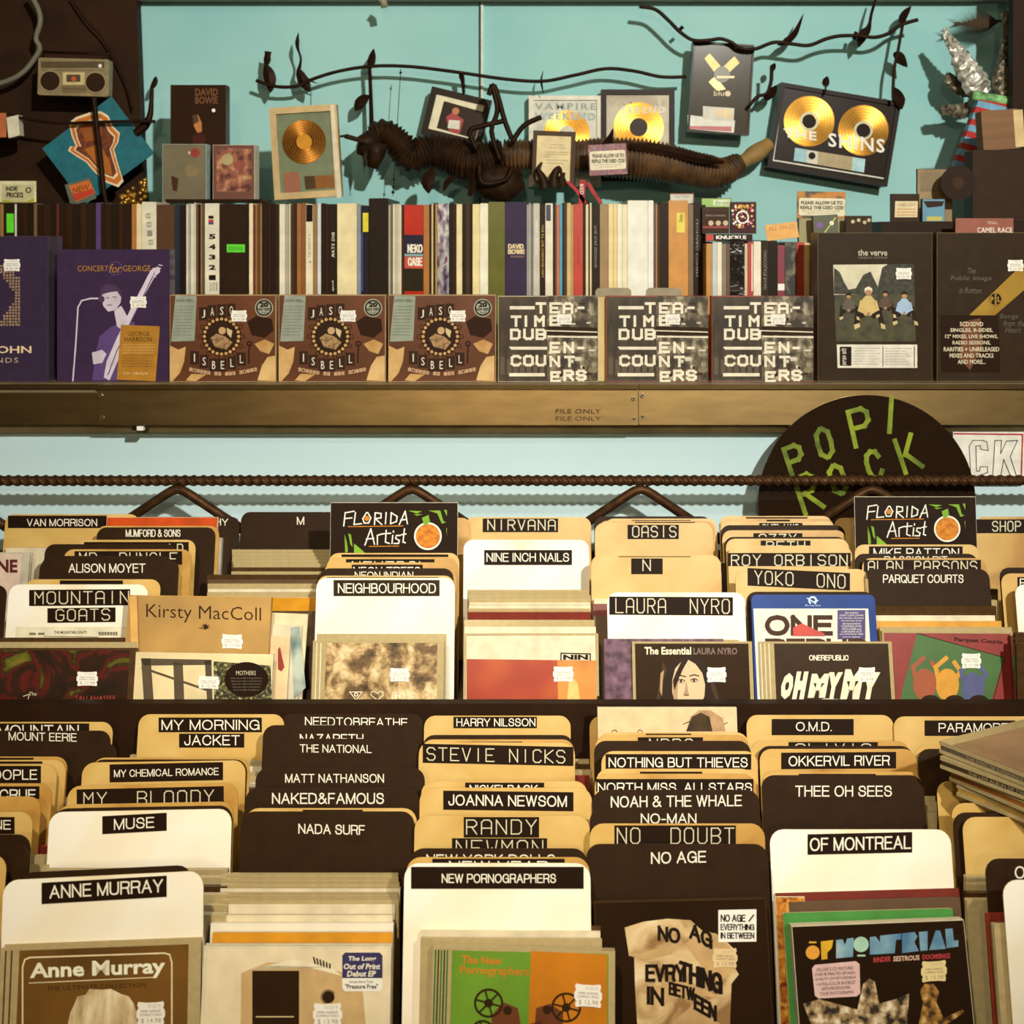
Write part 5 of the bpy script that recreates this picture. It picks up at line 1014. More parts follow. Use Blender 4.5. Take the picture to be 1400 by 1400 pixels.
spine(450, 461, 279, (36, 28, 24), 'black spine with white upright lettering left of the broad cream box', extra=lambda m, f: (m.pt(f, 'BIG STAR', 453.5, 318, 457.5, 352, 1, WHITE, vert=True), m.pt(f, 'keep', 453.5, 384, 457, 398, 1, WHITE, vert=True)))
spine(461, 488, 278, (238, 218, 168), 'broad cream box set spine shading to tan')
spine(488, 493.5, 280, (130, 140, 150), 'thin grey blue spine right of the broad cream box')
spine(493.5, 504, 281, (34, 30, 36), 'black and blue spine with yellow block', extra=lambda m, f: (m.pr(f, 496, 291, 503.6, 317, 1, mat((222, 206, 40), .5)), m.pr(f, 494, 318, 496, 398, 1, mat((50, 64, 140), .5))))
spine(504, 531, 271, (34, 26, 20), 'broadest black box set, standing taller than its row', depth=.21)
run(531, 537, 2, [(170, 160, 140), (96, 84, 68)], 'thin grey spine right of the broadest black box', 'thin grey spines right of the black box')
run(537, 549, 4, [(222, 212, 186), (196, 184, 156), (230, 222, 198)], 'thin cream paper spine with reddish top left of the red box', 'thin cream spines left of the red box')
spine(549, 552.5, 280, (56, 40, 28), 'thin dark spine hugging the red topped box')
def neko(m, f):
    m.pr(f, 552.8, 322, 578.6, 398, 1, mat((40, 40, 30), .3)); m.pr(f, 552.8, 321, 578.6, 348, 1.3, mat((40, 36, 54), .4)); m.pr(f, 553, 351, 578.6, 367, 1.6, mat((196, 70, 48), .4)); m.pr(f, 553, 347, 578.6, 350.5, 1.6, mat((130, 160, 170), .4))
    m.grot(f, 'NEKO', 557, 334, 578, 345.5, 2, WHITE, 0, .17); m.grot(f, 'CASE', 557.5, 352, 577.5, 363.5, 2, WHITE, 0, .17)
spine(552.5, 579, 280, (190, 40, 24), 'red and black shrink-wrapped box with white block capitals', extra=neko, rough=.2)
spine(579, 587, 280, (172, 108, 36), 'orange brown spine right of the red and black box')
run(587, 598, 4, [(48, 38, 28), (206, 186, 136), (40, 32, 26), (180, 130, 60)], 'thin mixed spine between the orange brown and the glittering one', 'thin mixed spines')
spine(598, 614, 278, None, 'glittering multicoloured holographic spine', m=mat(None, .25, metal=.5, scale=55, detail=2, stretch=(2, 1, 1), stops=[(.35, (70, 56, 84)), (.5, (150, 140, 160)), (.6, (190, 196, 190)), (.7, (120, 70, 110))]))
run(614, 624, 2, DARK, 'black spine right of the glittering one', 'black pair right of the glittering spine')
spine(624, 632, 279, (236, 216, 164), 'cream spine between two black pairs near the middle of the row')
run(632, 646, 3, [(40, 30, 22), (66, 48, 30), (30, 26, 24)], 'black spine left of the ivory pair in the middle of the row', 'black spines left of the ivory pair')
spine(646, 656, 279, (240, 214, 156), 'yellowish cream spine, left one of the ivory pair')
spine(656, 667.5, 278, (246, 234, 206), 'ivory white spine beside the olive green box')
spine(667.5, 690.5, 276, (104, 104, 44), 'olive green shrink-wrapped box set spine', rough=.2, coat=1)
spine(690.5, 720, 276, (58, 44, 72), 'broad purple box set spine with gold capitals', extra=lambda m, f: (m.grot(f, 'DAVID', 694.5, 333.5, 716, 340, 1, mat((222, 200, 150), .4), 0, .25), m.grot(f, 'BOWIE', 694.5, 340.8, 717.5, 347.3, 1, mat((222, 200, 150), .4), 0, .25), m.pt(f, 'WHO CAN I BE NOW', 698, 349.5, 717, 352, 1, mat((190, 150, 110), .4))))
run(720, 729, 3, [(150, 148, 140), (196, 192, 178), (112, 110, 108)], 'thin silver grey spine right of the broad purple box', 'thin silver spines')
spine(729, 738, 278, (196, 190, 174), 'clear wrapped spine with pale upright lettering', extra=lambda m, f: m.pt(f, 'HARRY ROCKS', 731.5, 302, 735.5, 348, 1, STK, vert=True))
spine(738, 745.5, 279, (40, 34, 30), 'black spine with yellow upright lettering', extra=lambda m, f: m.pt(f, 'LIVE AT THE CARNEGIE HALL', 740.5, 308, 743.4, 380, 1, mat((216, 176, 60), .5), vert=True))
spine(745.5, 756, 278, (230, 222, 198), 'white spine with a dark blue top', extra=lambda m, f: m.pr(f, 746.5, 280, 753, 302, 1, mat((52, 52, 76), .4)))
run(756, 761, 2, [(46, 34, 26), (90, 56, 30)], 'thin dark spine left of the orange and blue ones', 'thin dark pair')
spine(761, 764.5, 280, (214, 104, 34), 'very thin orange spine beside the blue one')
spine(764.5, 769, 279, (70, 150, 186), 'thin bright blue spine in the middle right of the row')
run(769, 775, 2, [(52, 42, 32), (74, 62, 40)], 'thin mottled dark spine right of the blue one', 'thin mottled pair')
run(775, 784, 2, [(206, 176, 116), (186, 148, 84)], 'tan spine left of the broad red one', 'tan pair left of the red spine')
spine(784, 797, 279, (190, 50, 26), 'plain red orange box set spine', extra=lambda m, f: m.pt(f, 'the complete', 789, 322, 792.6, 362, 1, mat((120, 30, 20), .5), vert=True))
run(797, 809, 4, [(48, 36, 26), (226, 208, 162), (40, 32, 26), (220, 200, 156)], 'thin dark or cream striped spine right of the red one', 'striped spines right of red')
spine(809, 820, 281, (40, 34, 28), 'black spine with grey upright lettering right of the red one', extra=lambda m, f: m.pt(f, 'THE SUN SESSIONS', 812.5, 308, 816, 366, 1, GREYTXT, vert=True))
spine(820, 832, 279, (156, 124, 80), 'brown spine left of the cream trio')
run(832, 844, 2, [(240, 212, 152), (236, 204, 140)], 'yellowish cream spine left of the white group', 'yellow cream pair')
run(844, 858, 2, [(246, 234, 206), (240, 222, 178)], 'slim white cream spine left of the broad white box', 'slim white cream pair')
spine(858, 886, 274, (248, 240, 220), 'broadest white box set spine')
spine(886, 893.5, 274, (250, 242, 224), 'slim white spine right of the broadest white box')
run(893.5, 903, 3, [(92, 58, 34), (160, 120, 70), (70, 44, 28)], 'thin brown spine right of the white boxes', 'thin brown spines right of the white boxes')
spine(903, 914, 277, (44, 32, 24), 'black spine left of the broad tan one with yellow tag')
spine(914, 941, 274, (204, 140, 56), 'broad tan box set spine with a yellow tag', extra=lambda m, f: (m.pr(f, 925, 291, 936.5, 318, 1, mat((232, 212, 84), .5)), m.pt(f, 'used', 928, 293, 933, 303, 2, INK, vert=True)))
spine(941, 948, 279, (120, 90, 56), 'thin brown spine right of the broad tan box')
spine(948, 959, 277, (36, 28, 24), 'black spine with tiny white upright lettering at the right end of the tall row', extra=lambda m, f: m.pt(f, 'LEONARD COHEN', 951.5, 300, 954.5, 378, 1, GREYTXT, vert=True))
spine(959, 965, 280, (30, 26, 24), 'plain black spine ending the tall row')
# low row of cd-size sets at the right
YL2 = 2.02
def low(px0, px1, py, col, lab, group=None, extra=None, **k): return spine(px0, px1, py, col, lab, group, extra, .14, Y=YL2, **k)
low(965.5, 974, 333, (190, 136, 60), 'tan spine at the left end of the low right row')
low(974, 980.5, 331, (190, 200, 206), 'pale blue spine second in the low right row')
low(980.5, 987, 331, (236, 226, 196), 'white spine third in the low right row')
low(987, 993, 333, (130, 116, 96), 'grey brown spine fourth in the low right row')
low(993, 998, 333, (90, 64, 44), 'brown spine left of the crumpled black bag')
WRAP = mat(None, .15, coat=1, scale=50, detail=4, dist=2, bump=.8, stops=[(.5, (30, 24, 20)), (.62, (44, 36, 30)), (.7, (190, 180, 160))])
low(998, 1018, 326, None, 'set wrapped in crumpled shiny black plastic', m=WRAP)
low(1018, 1022, 333, (206, 190, 150), 'thin cream spine right of the black plastic')
low(1022, 1030, 331, (178, 44, 30), 'red spine with white stripe right of the black plastic', extra=lambda m, f: m.pr(f, 1027.5, 334, 1029, 398, 1, STK))
low(1030, 1040.5, 330, (232, 222, 198), 'white spine in the middle of the low right row')
low(1040.5, 1051, 331, (48, 42, 34), 'black spine with grey upright capitals in the low right row', extra=lambda m, f: m.pt(f, 'CHOCOLATE ROAD', 1044, 342, 1048, 396, 1, GREYTXT, vert=True))
low(1051, 1063, 329, (34, 28, 24), 'plain black spine left of the maroon one in the low row')
low(1063, 1073, 335, (128, 36, 52), 'maroon spine with white foot in the low row', extra=lambda m, f: m.pr(f, 1063.5, 388, 1072.5, 397, 1, STK))
low(1073, 1089, 332, (52, 46, 36), 'black mottled spine left of the red one in the low row', m=mat(None, .4, scale=60, stops=[(.5, (36, 30, 24)), (.68, (120, 116, 90))]))
low(1089, 1099, 331, (184, 52, 34), 'orange red spine at the right of the low row')
low(1099, 1107, 332, (222, 180, 116), 'tan spine at the right of the low row')
low(1107, 1114, 333, (190, 150, 92), 'last tan spine of the low row beside the tall black box')
# things standing on the low row
LZ = CZ-(330-HY)*YL2/F
def small(px0, px1, py0, py1, Y, base, art, label, cat='cd', name='cd_case', depth=.01, roll=0, side=None):
    H = (py1-py0)*Y/F; fc = Face((px0+px1)/2, py0, Y, H, 0, math.radians(roll)); w = (px1-px0)*Y/F
    t = thing(name, label, cat, fc.base, fc.R)
    part('body', MB().box(-w/2, w/2, .0003, depth, 0, H, side or mat((60, 48, 36), .4)), t)
    m = MB().prism([(-w/2+.0005, .0005), (w/2-.0005, .0005), (w/2-.0005, H-.0005), (-w/2+.0005, H-.0005)], 0, .0003, base)
    if art: art(m, fc)
    part('cover', m, t); return t, fc
def art(c, f):
    for x in (972, 982, 992): c.pc(f, x, 305, 3.6, 1, mat((206, 180, 150), .5), 12)
    c.pr(f, 961, 309, 996, 312, 1, mat((150, 40, 34), .5)); c.pt(f, 'microwave', 965, 292.5, 992, 296, 1, GREYTXT); c.pr(f, 960, 284, 997, 289, 1, mat((70, 50, 40), .5))
small(960, 997, 283, 319.5, 2.05, mat((60, 44, 34), .35), art, 'dark cover with round pale heads standing on the low right row, left of two')
def art(c, f):
    R_ = random.Random(2)
    for i in range(60): c.pc(f, 1001+R_.random()*29, 280+R_.random()*31, .8+R_.random()*1.2, 1+.01*i, (STK, mat((200, 60, 80), .5), mat((226, 180, 60), .5))[i % 3], 8)
    c.ring(f, 1015, 297, 7, 9, 2, STK); c.pt(f, 'LOVE', 1006, 280, 1024, 285, 2.5, mat((226, 180, 60), .5), 0, .04)
small(999, 1034, 276, 319.5, 2.05, mat((72, 36, 40), .35), art, 'busy red and black spotted cover standing on the low right row')
small(959, 1000, 271, 290, 2.11, mat((150, 190, 90), .4), lambda c, f: (c.pr(f, 975, 273, 998, 281, 1, mat((220, 230, 190), .5)), c.pt(f, 'the end', 978, 274, 996, 280, 2, mat((90, 130, 60), .5))), 'green and white cover peeping out behind the two standing covers')
q = WP(964, 329, 2.04); t = thing('cd_case', 'black case with red end lying on top of the low right row', 'cd', (q.x, 2.035, LZ+.0002))
wl = WP(1028, 0, 2.04).x-q.x; part('case', MB().box(0, wl, 0, .12, 0, .0098, mat((44, 30, 24), .4)), t)
part('end_label', MB().box(.0005, .011, -.0003, 0, .0008, .009, mat((196, 50, 34), .4)), t)
fcL = Face(996, 320.5, 2.035, .0088); m = MB().pt(fcL, 'KNUCKLE', 979, 322, 1020, 327, 2, STK, 0, .04); part('spine_print', m, t, loc=fcL.base-V((q.x, 2.035, LZ+.0002)))
# ------------------------------------------------------------------ things on and before the back wall
def frame(cx, cy, w, h, Y, roll, bw, mframe, mmat, label, art=None, depth=.022, cat='frame', inner=None, name='framed_record', lean=0):
    k = Y/F; W_, H_ = w*k, h*k; b = bw*k
    fc = Face(cx, cy, Y, H_, lean, math.radians(roll), 0, True)
    t = thing(name, label, cat, fc.base, fc.R)
    m = MB(); o = [(-W_/2, 0), (W_/2, 0), (W_/2, H_), (-W_/2, H_)]; i = [(-W_/2+b, b), (W_/2-b, b), (W_/2-b, H_-b), (-W_/2+b, H_-b)]
    for q in range(4):
        r = (q+1) % 4; m.prism([o[q], o[r], i[r], i[q]], -.004, depth, mframe)
    part('frame', m, t)
    part('backing', MB().prism([(-W_/2+b*.8, b*.8), (W_/2-b*.8, b*.8), (W_/2-b*.8, H_-b*.8), (-W_/2+b*.8, H_-b*.8)], 0, depth-.004, mmat), t)
    return t, fc
def disc(t, fc, x, y, r, m, label_m, lr, name='record_disc', th=.0012, lay=2, groove=True):
    d = MB(); c = fc(x, y); cc = c; c = (0, 0); R_ = r*fc.k; L = lr*fc.k; y0 = -lay*LAY
    d.prism([(c[0]+R_*math.cos(a*math.pi/24), c[1]+R_*math.sin(a*math.pi/24)) for a in range(48)], y0-th, y0, m)
    if groove:
        for q in (.98, .86, .74, .62, .5):
            if q*R_ > L*1.1:
                vs = []
                for i in range(49):
                    a = i*math.pi/24
                    for rr in (q*R_, q*R_-.0008): vs.append((c[0]+rr*math.cos(a), y0-th-.0001, c[1]+rr*math.sin(a)))
                d.add(vs, [(2*i, 2*i+1, 2*i+3, 2*i+2) for i in range(48)], mat((120, 84, 34), .4, metal=.8))
    o = part(name, d, t, loc=(cc[0], 0, cc[1]))
    l = MB().prism([(c[0]+L*math.cos(a*math.pi/12), c[1]+L*math.sin(a*math.pi/12)) for a in range(24)], y0-th-.0004, y0-th-.0001, label_m); part('disc_label', l, o)
    return o
SILV = mat((206, 198, 176), .35, metal=.3); FB = mat((34, 25, 20), .4); TEALP = mat((24, 104, 116), .5, var=.1)
# left: dark board, with things hung on it
t = part('dark_panel', MB().prism([(WP(-420, 0, 2.38).x, SH-CZ+CZ), (WP(204, 0, 2.38).x, SH), (WP(170, 0, 2.38).x, 2.4), (WP(-420, 0, 2.38).x, 2.4)], 2.38, 2.41, mat((44, 30, 20), .6, var=.2, scale=14)).xf((-.6, 2.38, SH)), None, loc=(-.6, 2.38, SH))
tag(t, 'dark brown board covering the upper left of the teal wall', 'board')
# radio cassette player
Yb = 2.30; fc = Face(101, 80, Yb, (131-80)*Yb/F, 0, math.radians(1.5)); SG = mat((164, 146, 108), .35, metal=.4, var=.08)
t = thing('radio_cassette_player', 'silver portable radio cassette player with two speakers on the dark board', 'radio', fc.base, fc.R); w = 97*fc.k; H = fc.H
part('body', MB().prism(rrect(-w/2, w/2, 0, H, .003, 3, True), 0, .022, SG), t)
m = MB(); m.pr(fc, 56, 84, 143, 93, 1, mat((92, 76, 52), .35)); m.pr(fc, 56, 95, 143, 97, 1, mat((120, 104, 76), .4)); m.pc(fc, 137, 90, 2.5, 2, STK, 12); m.pr(fc, 85, 117, 118, 127, 1, mat((120, 102, 70), .4)); m.pl(fc, [(86, 121), (116, 122)], 1, 2, mat((80, 64, 44), .5)); part('control_strip', m, t)
for x in (69, 131):
    m = MB(); c = fc(x, 111+(x-69)*.03); m.prism([(c[0]+13.5*fc.k*math.cos(a*math.pi/14), c[1]+13.5*fc.k*math.sin(a*math.pi/14)) for a in range(28)], -.002, 0, mat((44, 32, 22), .5)); m.ring(fc, x, 111+(x-69)*.03, 13.2, 15.2, 10, mat((190, 172, 130), .3, metal=.5)); part('speaker', m, t)
m = MB(); m.pr(fc, 86, 99, 116, 116, 2, mat((206, 186, 132), .4)); m.pr(fc, 91, 102, 110, 112, 3, mat((84, 64, 48), .4)); m.pc(fc, 101, 108, 3.5, 4, mat((196, 92, 40), .4), 12); part('cassette_door', m, t)
hx = w/2-.004; part('handle', MB().tube([(-hx, .011, H-.004), (-hx, .011, H+.010), (hx, .011, H+.010), (hx, .011, H-.004)], .0022, IRON, 6), t)
def tubething(name, lab, cat, pts, Y, r, m, group=None, n=7, k=6):
    P_ = [WP(x, y, Y if len(q) == 0 else q[0]) for x, y, *q in pts]; o = P_[0].copy()
    rs = r*1 if not isinstance(r, (list, tuple)) else r
    sp = smooth_path([p-o for p in P_], k)
    if isinstance(rs, (list, tuple)):
        rs = [rs[min(int(i/k), len(rs)-2)]*(1-(i/k-min(int(i/k), len(rs)-2)))+rs[min(int(i/k), len(rs)-2)+1]*(i/k-min(int(i/k), len(rs)-2)) for i in range(len(sp))]
    return tag(part(name, MB().tube(sp, rs, m, n), None, loc=o), lab, cat, group)
tubething('cable', 'grey cable looping down past the radio cassette player', 'cable', [(40, -10), (52, 12), (55, 30), (49, 52), (54, 64), (50, 76), (30, 100), (0, 114), (-40, 118)], 2.33, .0045, mat((112, 108, 90), .6))
tubething('cable', 'thin dark cable arching right of the radio cassette player', 'cable', [(96, -4), (118, 28), (140, 52), (158, 82), (174, 118), (182, 150)], 2.36, .0016, IRON)
t, fc = small(-40, 9, 154, 188, 2.28, mat((190, 106, 60), .5), None, 'small orange topped box sticking out at the left edge below the radio', 'box', 'small_box', .05)
q = part('side_flap', MB().prism([fc(9, 161), fc(25, 157), fc(27, 185), fc(12, 189)], -.001, .02, mat((226, 216, 190), .5)), t)
# tilted teal poster with a plain glowing figure
fc = Face(134, 206, 2.30, .136, 0, math.radians(53), 0, True); t = thing('poster_card', 'teal card hung as a tilted diamond with an orange outlined figure', 'poster', fc.base, fc.R)
w = 97*2.30/F; part('card', MB().prism([(-w/2, 0), (w/2, 0), (w/2, .136), (-w/2, .136)], 0, .003, TEALP), t)
m = MB(); Wc = mat((240, 214, 176), .5); Oc = mat((204, 116, 34), .5); Br = mat((106, 48, 16), .5, var=.3, scale=120)
out = [(94, 168), (104, 160), (122, 154), (138, 152), (148, 158), (154, 172), (164, 182), (162, 194), (156, 204), (162, 226), (169, 248), (162, 256), (146, 250), (130, 236), (118, 222), (102, 212), (93, 206), (96, 200), (104, 200), (98, 186)]
cx_, cy_ = 133, 202
sc = lambda s: [((x-cx_)*s+cx_, (y-cy_)*s+cy_) for x, y in out]
m.pp(fc, out, 1, Wc); m.pp(fc, sc(.93), 2, Oc); m.pp(fc, sc(.80), 3, Wc); m.pp(fc, sc(.74), 4, Br); m.pp(fc, [(108, 172), (124, 166), (140, 172), (138, 190), (118, 194)], 5, mat((150, 78, 22), .5)); m.pp(fc, [(116, 204), (136, 196), (150, 220), (154, 240), (140, 236)], 5, mat((176, 100, 30), .5)); part('printed_figure', m, t)
tubething('stand_rod', 'black rod running down in front of the tilted teal card', 'rod', [(128, 132), (132, 170), (137, 215), (142, 262), (146, 279)], 2.283, .0042, IRON)
tubething('branch', 'dark twig crossing the tilted teal card towards the wall', 'branch', [(20, 160), (80, 168), (130, 167), (172, 166), (212, 166)], 2.283, .0026, IRON)
fc = Face(110, 262, 2.22, .034, 0, math.radians(-17), 0, True); t = thing('card', 'small orange red card below the tilted teal card', 'card', fc.base, fc.R)
part('sheet', MB().prism([(-.02, 0), (.02, 0), (.02, .034), (-.02, .034)], 0, .001, mat((90, 98, 84), .5)), t); m = MB(); m.pp(fc, [(94, 254), (122, 246), (131, 264), (104, 276)], 1, mat((206, 108, 34), .5)); m.pp(fc, [(98, 266), (127, 258), (130, 264), (103, 275)], 2, mat((188, 56, 30), .5)); m.pt(fc, 'NEW', 100, 254, 122, 262, 3, mat((120, 40, 20), .5), -6); part('print', m, t)
fc = Face(182, 262, 2.20, .04, 0, 0, 0, True); t = part('bead_heap', MB(), None, loc=fc.base); 
m = MB(); R_ = random.Random(4)
m2 = mat((196, 150, 60), .25, metal=.8)
def ball(m, c, r, mm, n=8):
    vs = []; fs = []
    for i in range(n//2+1):
        th = math.pi*i/(n//2)
        for j in range(n): ph = 2*math.pi*j/n; vs.append((c[0]+r*math.sin(th)*math.cos(ph), c[1]+r*math.sin(th)*math.sin(ph), c[2]+r*math.cos(th)))
    for i in range(n//2):
        for j in range(n): fs.append((i*n+j, (i+1)*n+j, (i+1)*n+(j+1) % n, i*n+(j+1) % n))
    m.add(vs, fs, mm, True)
for i in range(38): x = -.019+R_.random()*.038; ball(m, (x, R_.random()*.01, R_.random()*(.012+.028*(x+.019)/.038)), .003+R_.random()*.002, m2)
LINK.remove(t); bpy.data.objects.remove(t)
t = part('bead_heap', m, None, loc=fc.base); tag(t, 'heap of golden beads at the right foot of the tilted teal card', 'beads')
def art(c, f):
    c.pp(f, [(3, 252), (46, 253), (47, 276), (2, 276)], 1, mat((196, 190, 142), .5)); c.pt(f, 'INDIE', 8, 255, 24, 261, 2, INK, 0, .04); c.pt(f, 'PRICE/2', 9, 263, 32, 270, 2, INK, 0, .04); c.pp(f, [(5, 273), (20, 276), (36, 276), (47, 270), (47, 277), (2, 277)], 2, mat((170, 164, 50), .5)); c.ring(f, 39, 260, 2.5, 4, 2, INK)
small(-4, 50, 247, 277, 2.20, mat((222, 212, 170), .5), art, 'cream price sign card standing at far left above the dark spines', 'sign', 'price_sign', .004)
# box sets standing on the row
def tall(px0, px1, py0, Y, base, art, label, side, depth=.03, py1=277):
    return small(px0, px1, py0, py1, Y, base, art, label, 'box set', 'box_set', depth, 0, side)
def art(c, f):
    c.pt(f, 'DAVID', 267, 121, 298, 131, 1, mat((120, 70, 30), .5), 0, .02); c.pt(f, 'BOWIE', 267, 132, 298, 142, 1, mat((120, 70, 30), .5), 0, .02); c.pc(f, 292, 151, 2.6, 1, STK, 12)
    c.pp(f, [(265, 158), (271, 157), (276, 168), (276, 180), (270, 182), (265, 172)], 1, mat((190, 120, 60), .5)); c.pp(f, [(263, 158), (270, 156), (272, 166), (265, 170)], 2, mat((80, 44, 22), .5)); c.pc(f, 272, 190, 9, 1, mat((70, 30, 20), .5), 16)
tall(233, 309, 116, 2.235, mat((44, 30, 20), .35), art, 'tall dark box set with faint brown capitals standing behind two smaller boxes', mat((70, 66, 58), .4), .03)
def art(c, f): c.pc(f, 267, 209, 6.5, 1, mat((150, 50, 34), .5), 16); c.pc(f, 259, 209, 2.2, 1, mat((206, 186, 150), .5), 10); c.pc(f, 262, 233, 9, 1, mat((132, 112, 76), .5), 16); c.pp(f, [(234, 240), (244, 244), (242, 262), (236, 260)], 1, mat((70, 40, 24), .5))
tall(222, 282, 197, 2.16, mat((112, 102, 76), .5, var=.12, scale=14), art, 'grey olive box with a red dot standing on the row at left', mat((176, 196, 196), .4), .03)
def art(c, f):
    c.pp(f, [(296, 202), (344, 204), (344, 262), (296, 262)], 1, mat(None, .4, scale=70, detail=3, stops=[(.38, (84, 40, 36)), (.55, (166, 100, 74)), (.7, (206, 166, 116))])); c.pc(f, 311, 218, 8, 2, mat((176, 160, 110), .5), 16); c.pc(f, 327, 226, 7, 2, mat((150, 70, 60), .5), 16)
tall(291, 348, 198, 2.16, mat((110, 66, 54), .4), art, 'reddish picture box with a pale spine beside the grey olive box', mat((226, 216, 186), .4), .04)
tag(part('shelf_riser', MB().box(0, (356-226)*2.2/F, 0, .08, 0, .004, IRON), None, loc=WP(226, 276, 2.13)), 'thin dark plate under the two small boxes on the row', 'plate')
# gold record in silver frame
t, fc = frame(418, 208, 92, 126, 2.19, -3.5, 9, mat((196, 170, 124), .35, metal=.3), mat((112, 122, 90), .5), 'silver framed bronze record standing on the row, green backing', depth=.02)
disc(t, fc, 416, 194, 30, BRONZE, mat((196, 136, 40), .35, metal=.5), 10.5)
m = MB(); m.pp(fc, [(388, 236), (409, 235), (411, 263), (390, 264)], 3, mat((150, 92, 66), .4)); part('cover_print', m, t); m = MB(); m.pp(fc, [(416, 241), (455, 239), (457, 256), (418, 259)], 3, mat((134, 84, 36), .35, metal=.4)); m.pp(fc, [(416, 241), (430, 240.5), (432, 257.5), (418, 259)], 4, mat((72, 64, 50), .4)); part('plaque', m, t)
part('side_rail', MB().pp(fc, [(452, 144), (457, 143.5), (467, 270), (461, 271)], 22, SILV), t)
# other frames
t, fc = frame(624, 160, 84, 66, 2.37, 13.5, 8.5, FB, mat((232, 222, 188), .5), 'black framed photograph tilted on the wall, person in red with white sheet', name='framed_photograph')
m = MB(); m.pp(fc, [(607, 138), (660, 153), (650, 190), (597, 175)], 1, mat((44, 34, 22), .4)); m.pp(fc, [(610, 160), (618, 154), (626, 158), (634, 164), (628, 184), (614, 180)], 2, mat((164, 46, 46), .5)); m.pc(fc, 623, 152, 5, 3, mat((190, 120, 70), .5), 14); m.pc(fc, 623, 149, 5, 2.5, mat((60, 40, 24), .5), 14); m.pp(fc, [(614, 164), (629, 165), (628, 177), (612, 175)], 4, mat((224, 224, 206), .5)); part('photograph', m, t)
t, fc = frame(772.5, 193, 99, 124, 2.39, 0, 6, mat((222, 216, 196), .4), mat((206, 204, 186), .4), 'white framed gold record behind the certificate, grey capitals on top')
disc(t, fc, 775, 183, 31.5, GOLD, mat((214, 204, 176), .4), 11)
m = MB(); g = mat((150, 158, 150), .5); m.pt(fc, 'VAMPIRE', 731, 141, 815, 150, 2, g, 0, .02, 1.3); m.pt(fc, 'WEEKEND', 731, 154, 815, 164, 8, mat((176, 190, 182), .5), 0, .05, 1.2); part('lettering', m, t)
t, fc = frame(872, 185, 100, 125, 2.385, 0, 7, FB, mat(None, .4, scale=9, detail=3, stops=[(.4, (150, 130, 96)), (.6, (206, 194, 166))]), 'black framed gold record right of the white framed one, pale capitals')
disc(t, fc, 873, 174, 34, GOLD, mat((44, 36, 28), .35), 12.5)
m = MB(); m.pt(fc, 'VAMPIRE', 832, 136, 912, 145, 2, mat((190, 176, 144), .5), 0, .02, 1.3); m.pt(fc, 'EEKEND', 850, 146, 909, 155, 9, mat((232, 226, 206), .5), 0, .04, 1.3); m.pp(fc, [(829, 200), (915, 200), (915, 240), (829, 240)], .5, mat((70, 46, 24), .5)); part('lettering', m, t)
t, fc = frame(757, 216, 58, 73, 2.285, 2, 5.5, mat((74, 50, 30), .4), mat((226, 206, 154), .5), 'brown framed cream certificate hung in front of the white framed record', depth=.016, name='framed_certificate')
m = MB()
for i, (y, a, b) in enumerate(((197, 752, 770), (201, 750, 774), (207, 744, 777), (210, 744, 775), (213, 744, 752), (218, 746, 776), (222, 746, 770))): m.pt(fc, 'in appreciation of outstanding', a, y, b, y+2.4, 1, mat((120, 96, 64), .5), 1)
part('certificate_text', m, t)
t, fc = frame(985.5, 121, 84, 124, 2.36, 3.5, 2.5, mat((44, 38, 32), .3), mat((58, 58, 52), .2, coat=1), 'glossy black framed award with gold pieces high on the wall', name='framed_award')
m = MB(); gp = mat((176, 148, 92), .4, metal=.3); m.pp(fc, [(963, 80), (970, 73), (985, 90), (976, 98)], 2, gp); m.pp(fc, [(988, 92), (1004, 77), (1011, 86), (997, 99)], 2, gp); m.pp(fc, [(969, 112), (978, 104), (992, 122), (980, 124)], 2, mat((150, 120, 70), .3, metal=.6)); m.pc(fc, 987, 102, 11, 3, mat((96, 98, 86), .4, metal=.2), 24); m.pt(fc, 'blu', 976, 124, 990, 131, 2, mat((226, 210, 160), .4)); m.pc(fc, 995, 128, 4, 2, mat((226, 210, 160), .4), 12); m.pr(fc, 980, 104, 1004, 107, 4, mat((236, 206, 140), .3)); part('award_pieces', m, t)
m = MB(); m.pp(fc, [(961, 145), (1004, 148), (1003, 166), (961, 163)], 2, mat((206, 202, 186), .4)); m.pp(fc, [(979, 150), (1002, 150), (1001, 163), (980, 160)], 3, mat((226, 202, 150), .4)); m.pp(fc, [(940, 157), (1005, 165), (1003, 182), (940, 176)], 1.5, mat((222, 220, 206), .4)); m.pp(fc, [(942, 172), (1000, 173), (1000, 180), (942, 176)], 3, mat((190, 90, 90), .4)); part('plaque', m, t)
t, fc = frame(1140, 184, 166, 117, 2.375, 9.5, 6, FB, mat((34, 26, 20), .3), 'large black frame with two gold discs and wide white capitals', depth=.04)
m = MB(); Wl = mat((226, 224, 206), .4); cs = [(1071.5, 118.5), (1226, 142), (1211.5, 244.5), (1057, 219)]; m.pl(fc, cs+cs[:1], 1.8, 1, Wl); part('border_line', m, t)
for x, y in ((1106, 166), (1180, 178.5)): disc(t, fc, x, y, 34.5, GOLD, INK, 9.5); 
m = MB()
for x, y in ((1106, 166), (1180, 178.5)): m.ring(fc, x, y, 9.8, 13, 9, mat((206, 202, 160), .35))
m.pt(fc, 'THE', 1071, 178, 1116, 190, 10, STK, 5, .03, 1.15); m.pt(fc, 'SHINS', 1132, 186, 1209, 205, 10, STK, 9, .02, 1.15); part('lettering', m, t)
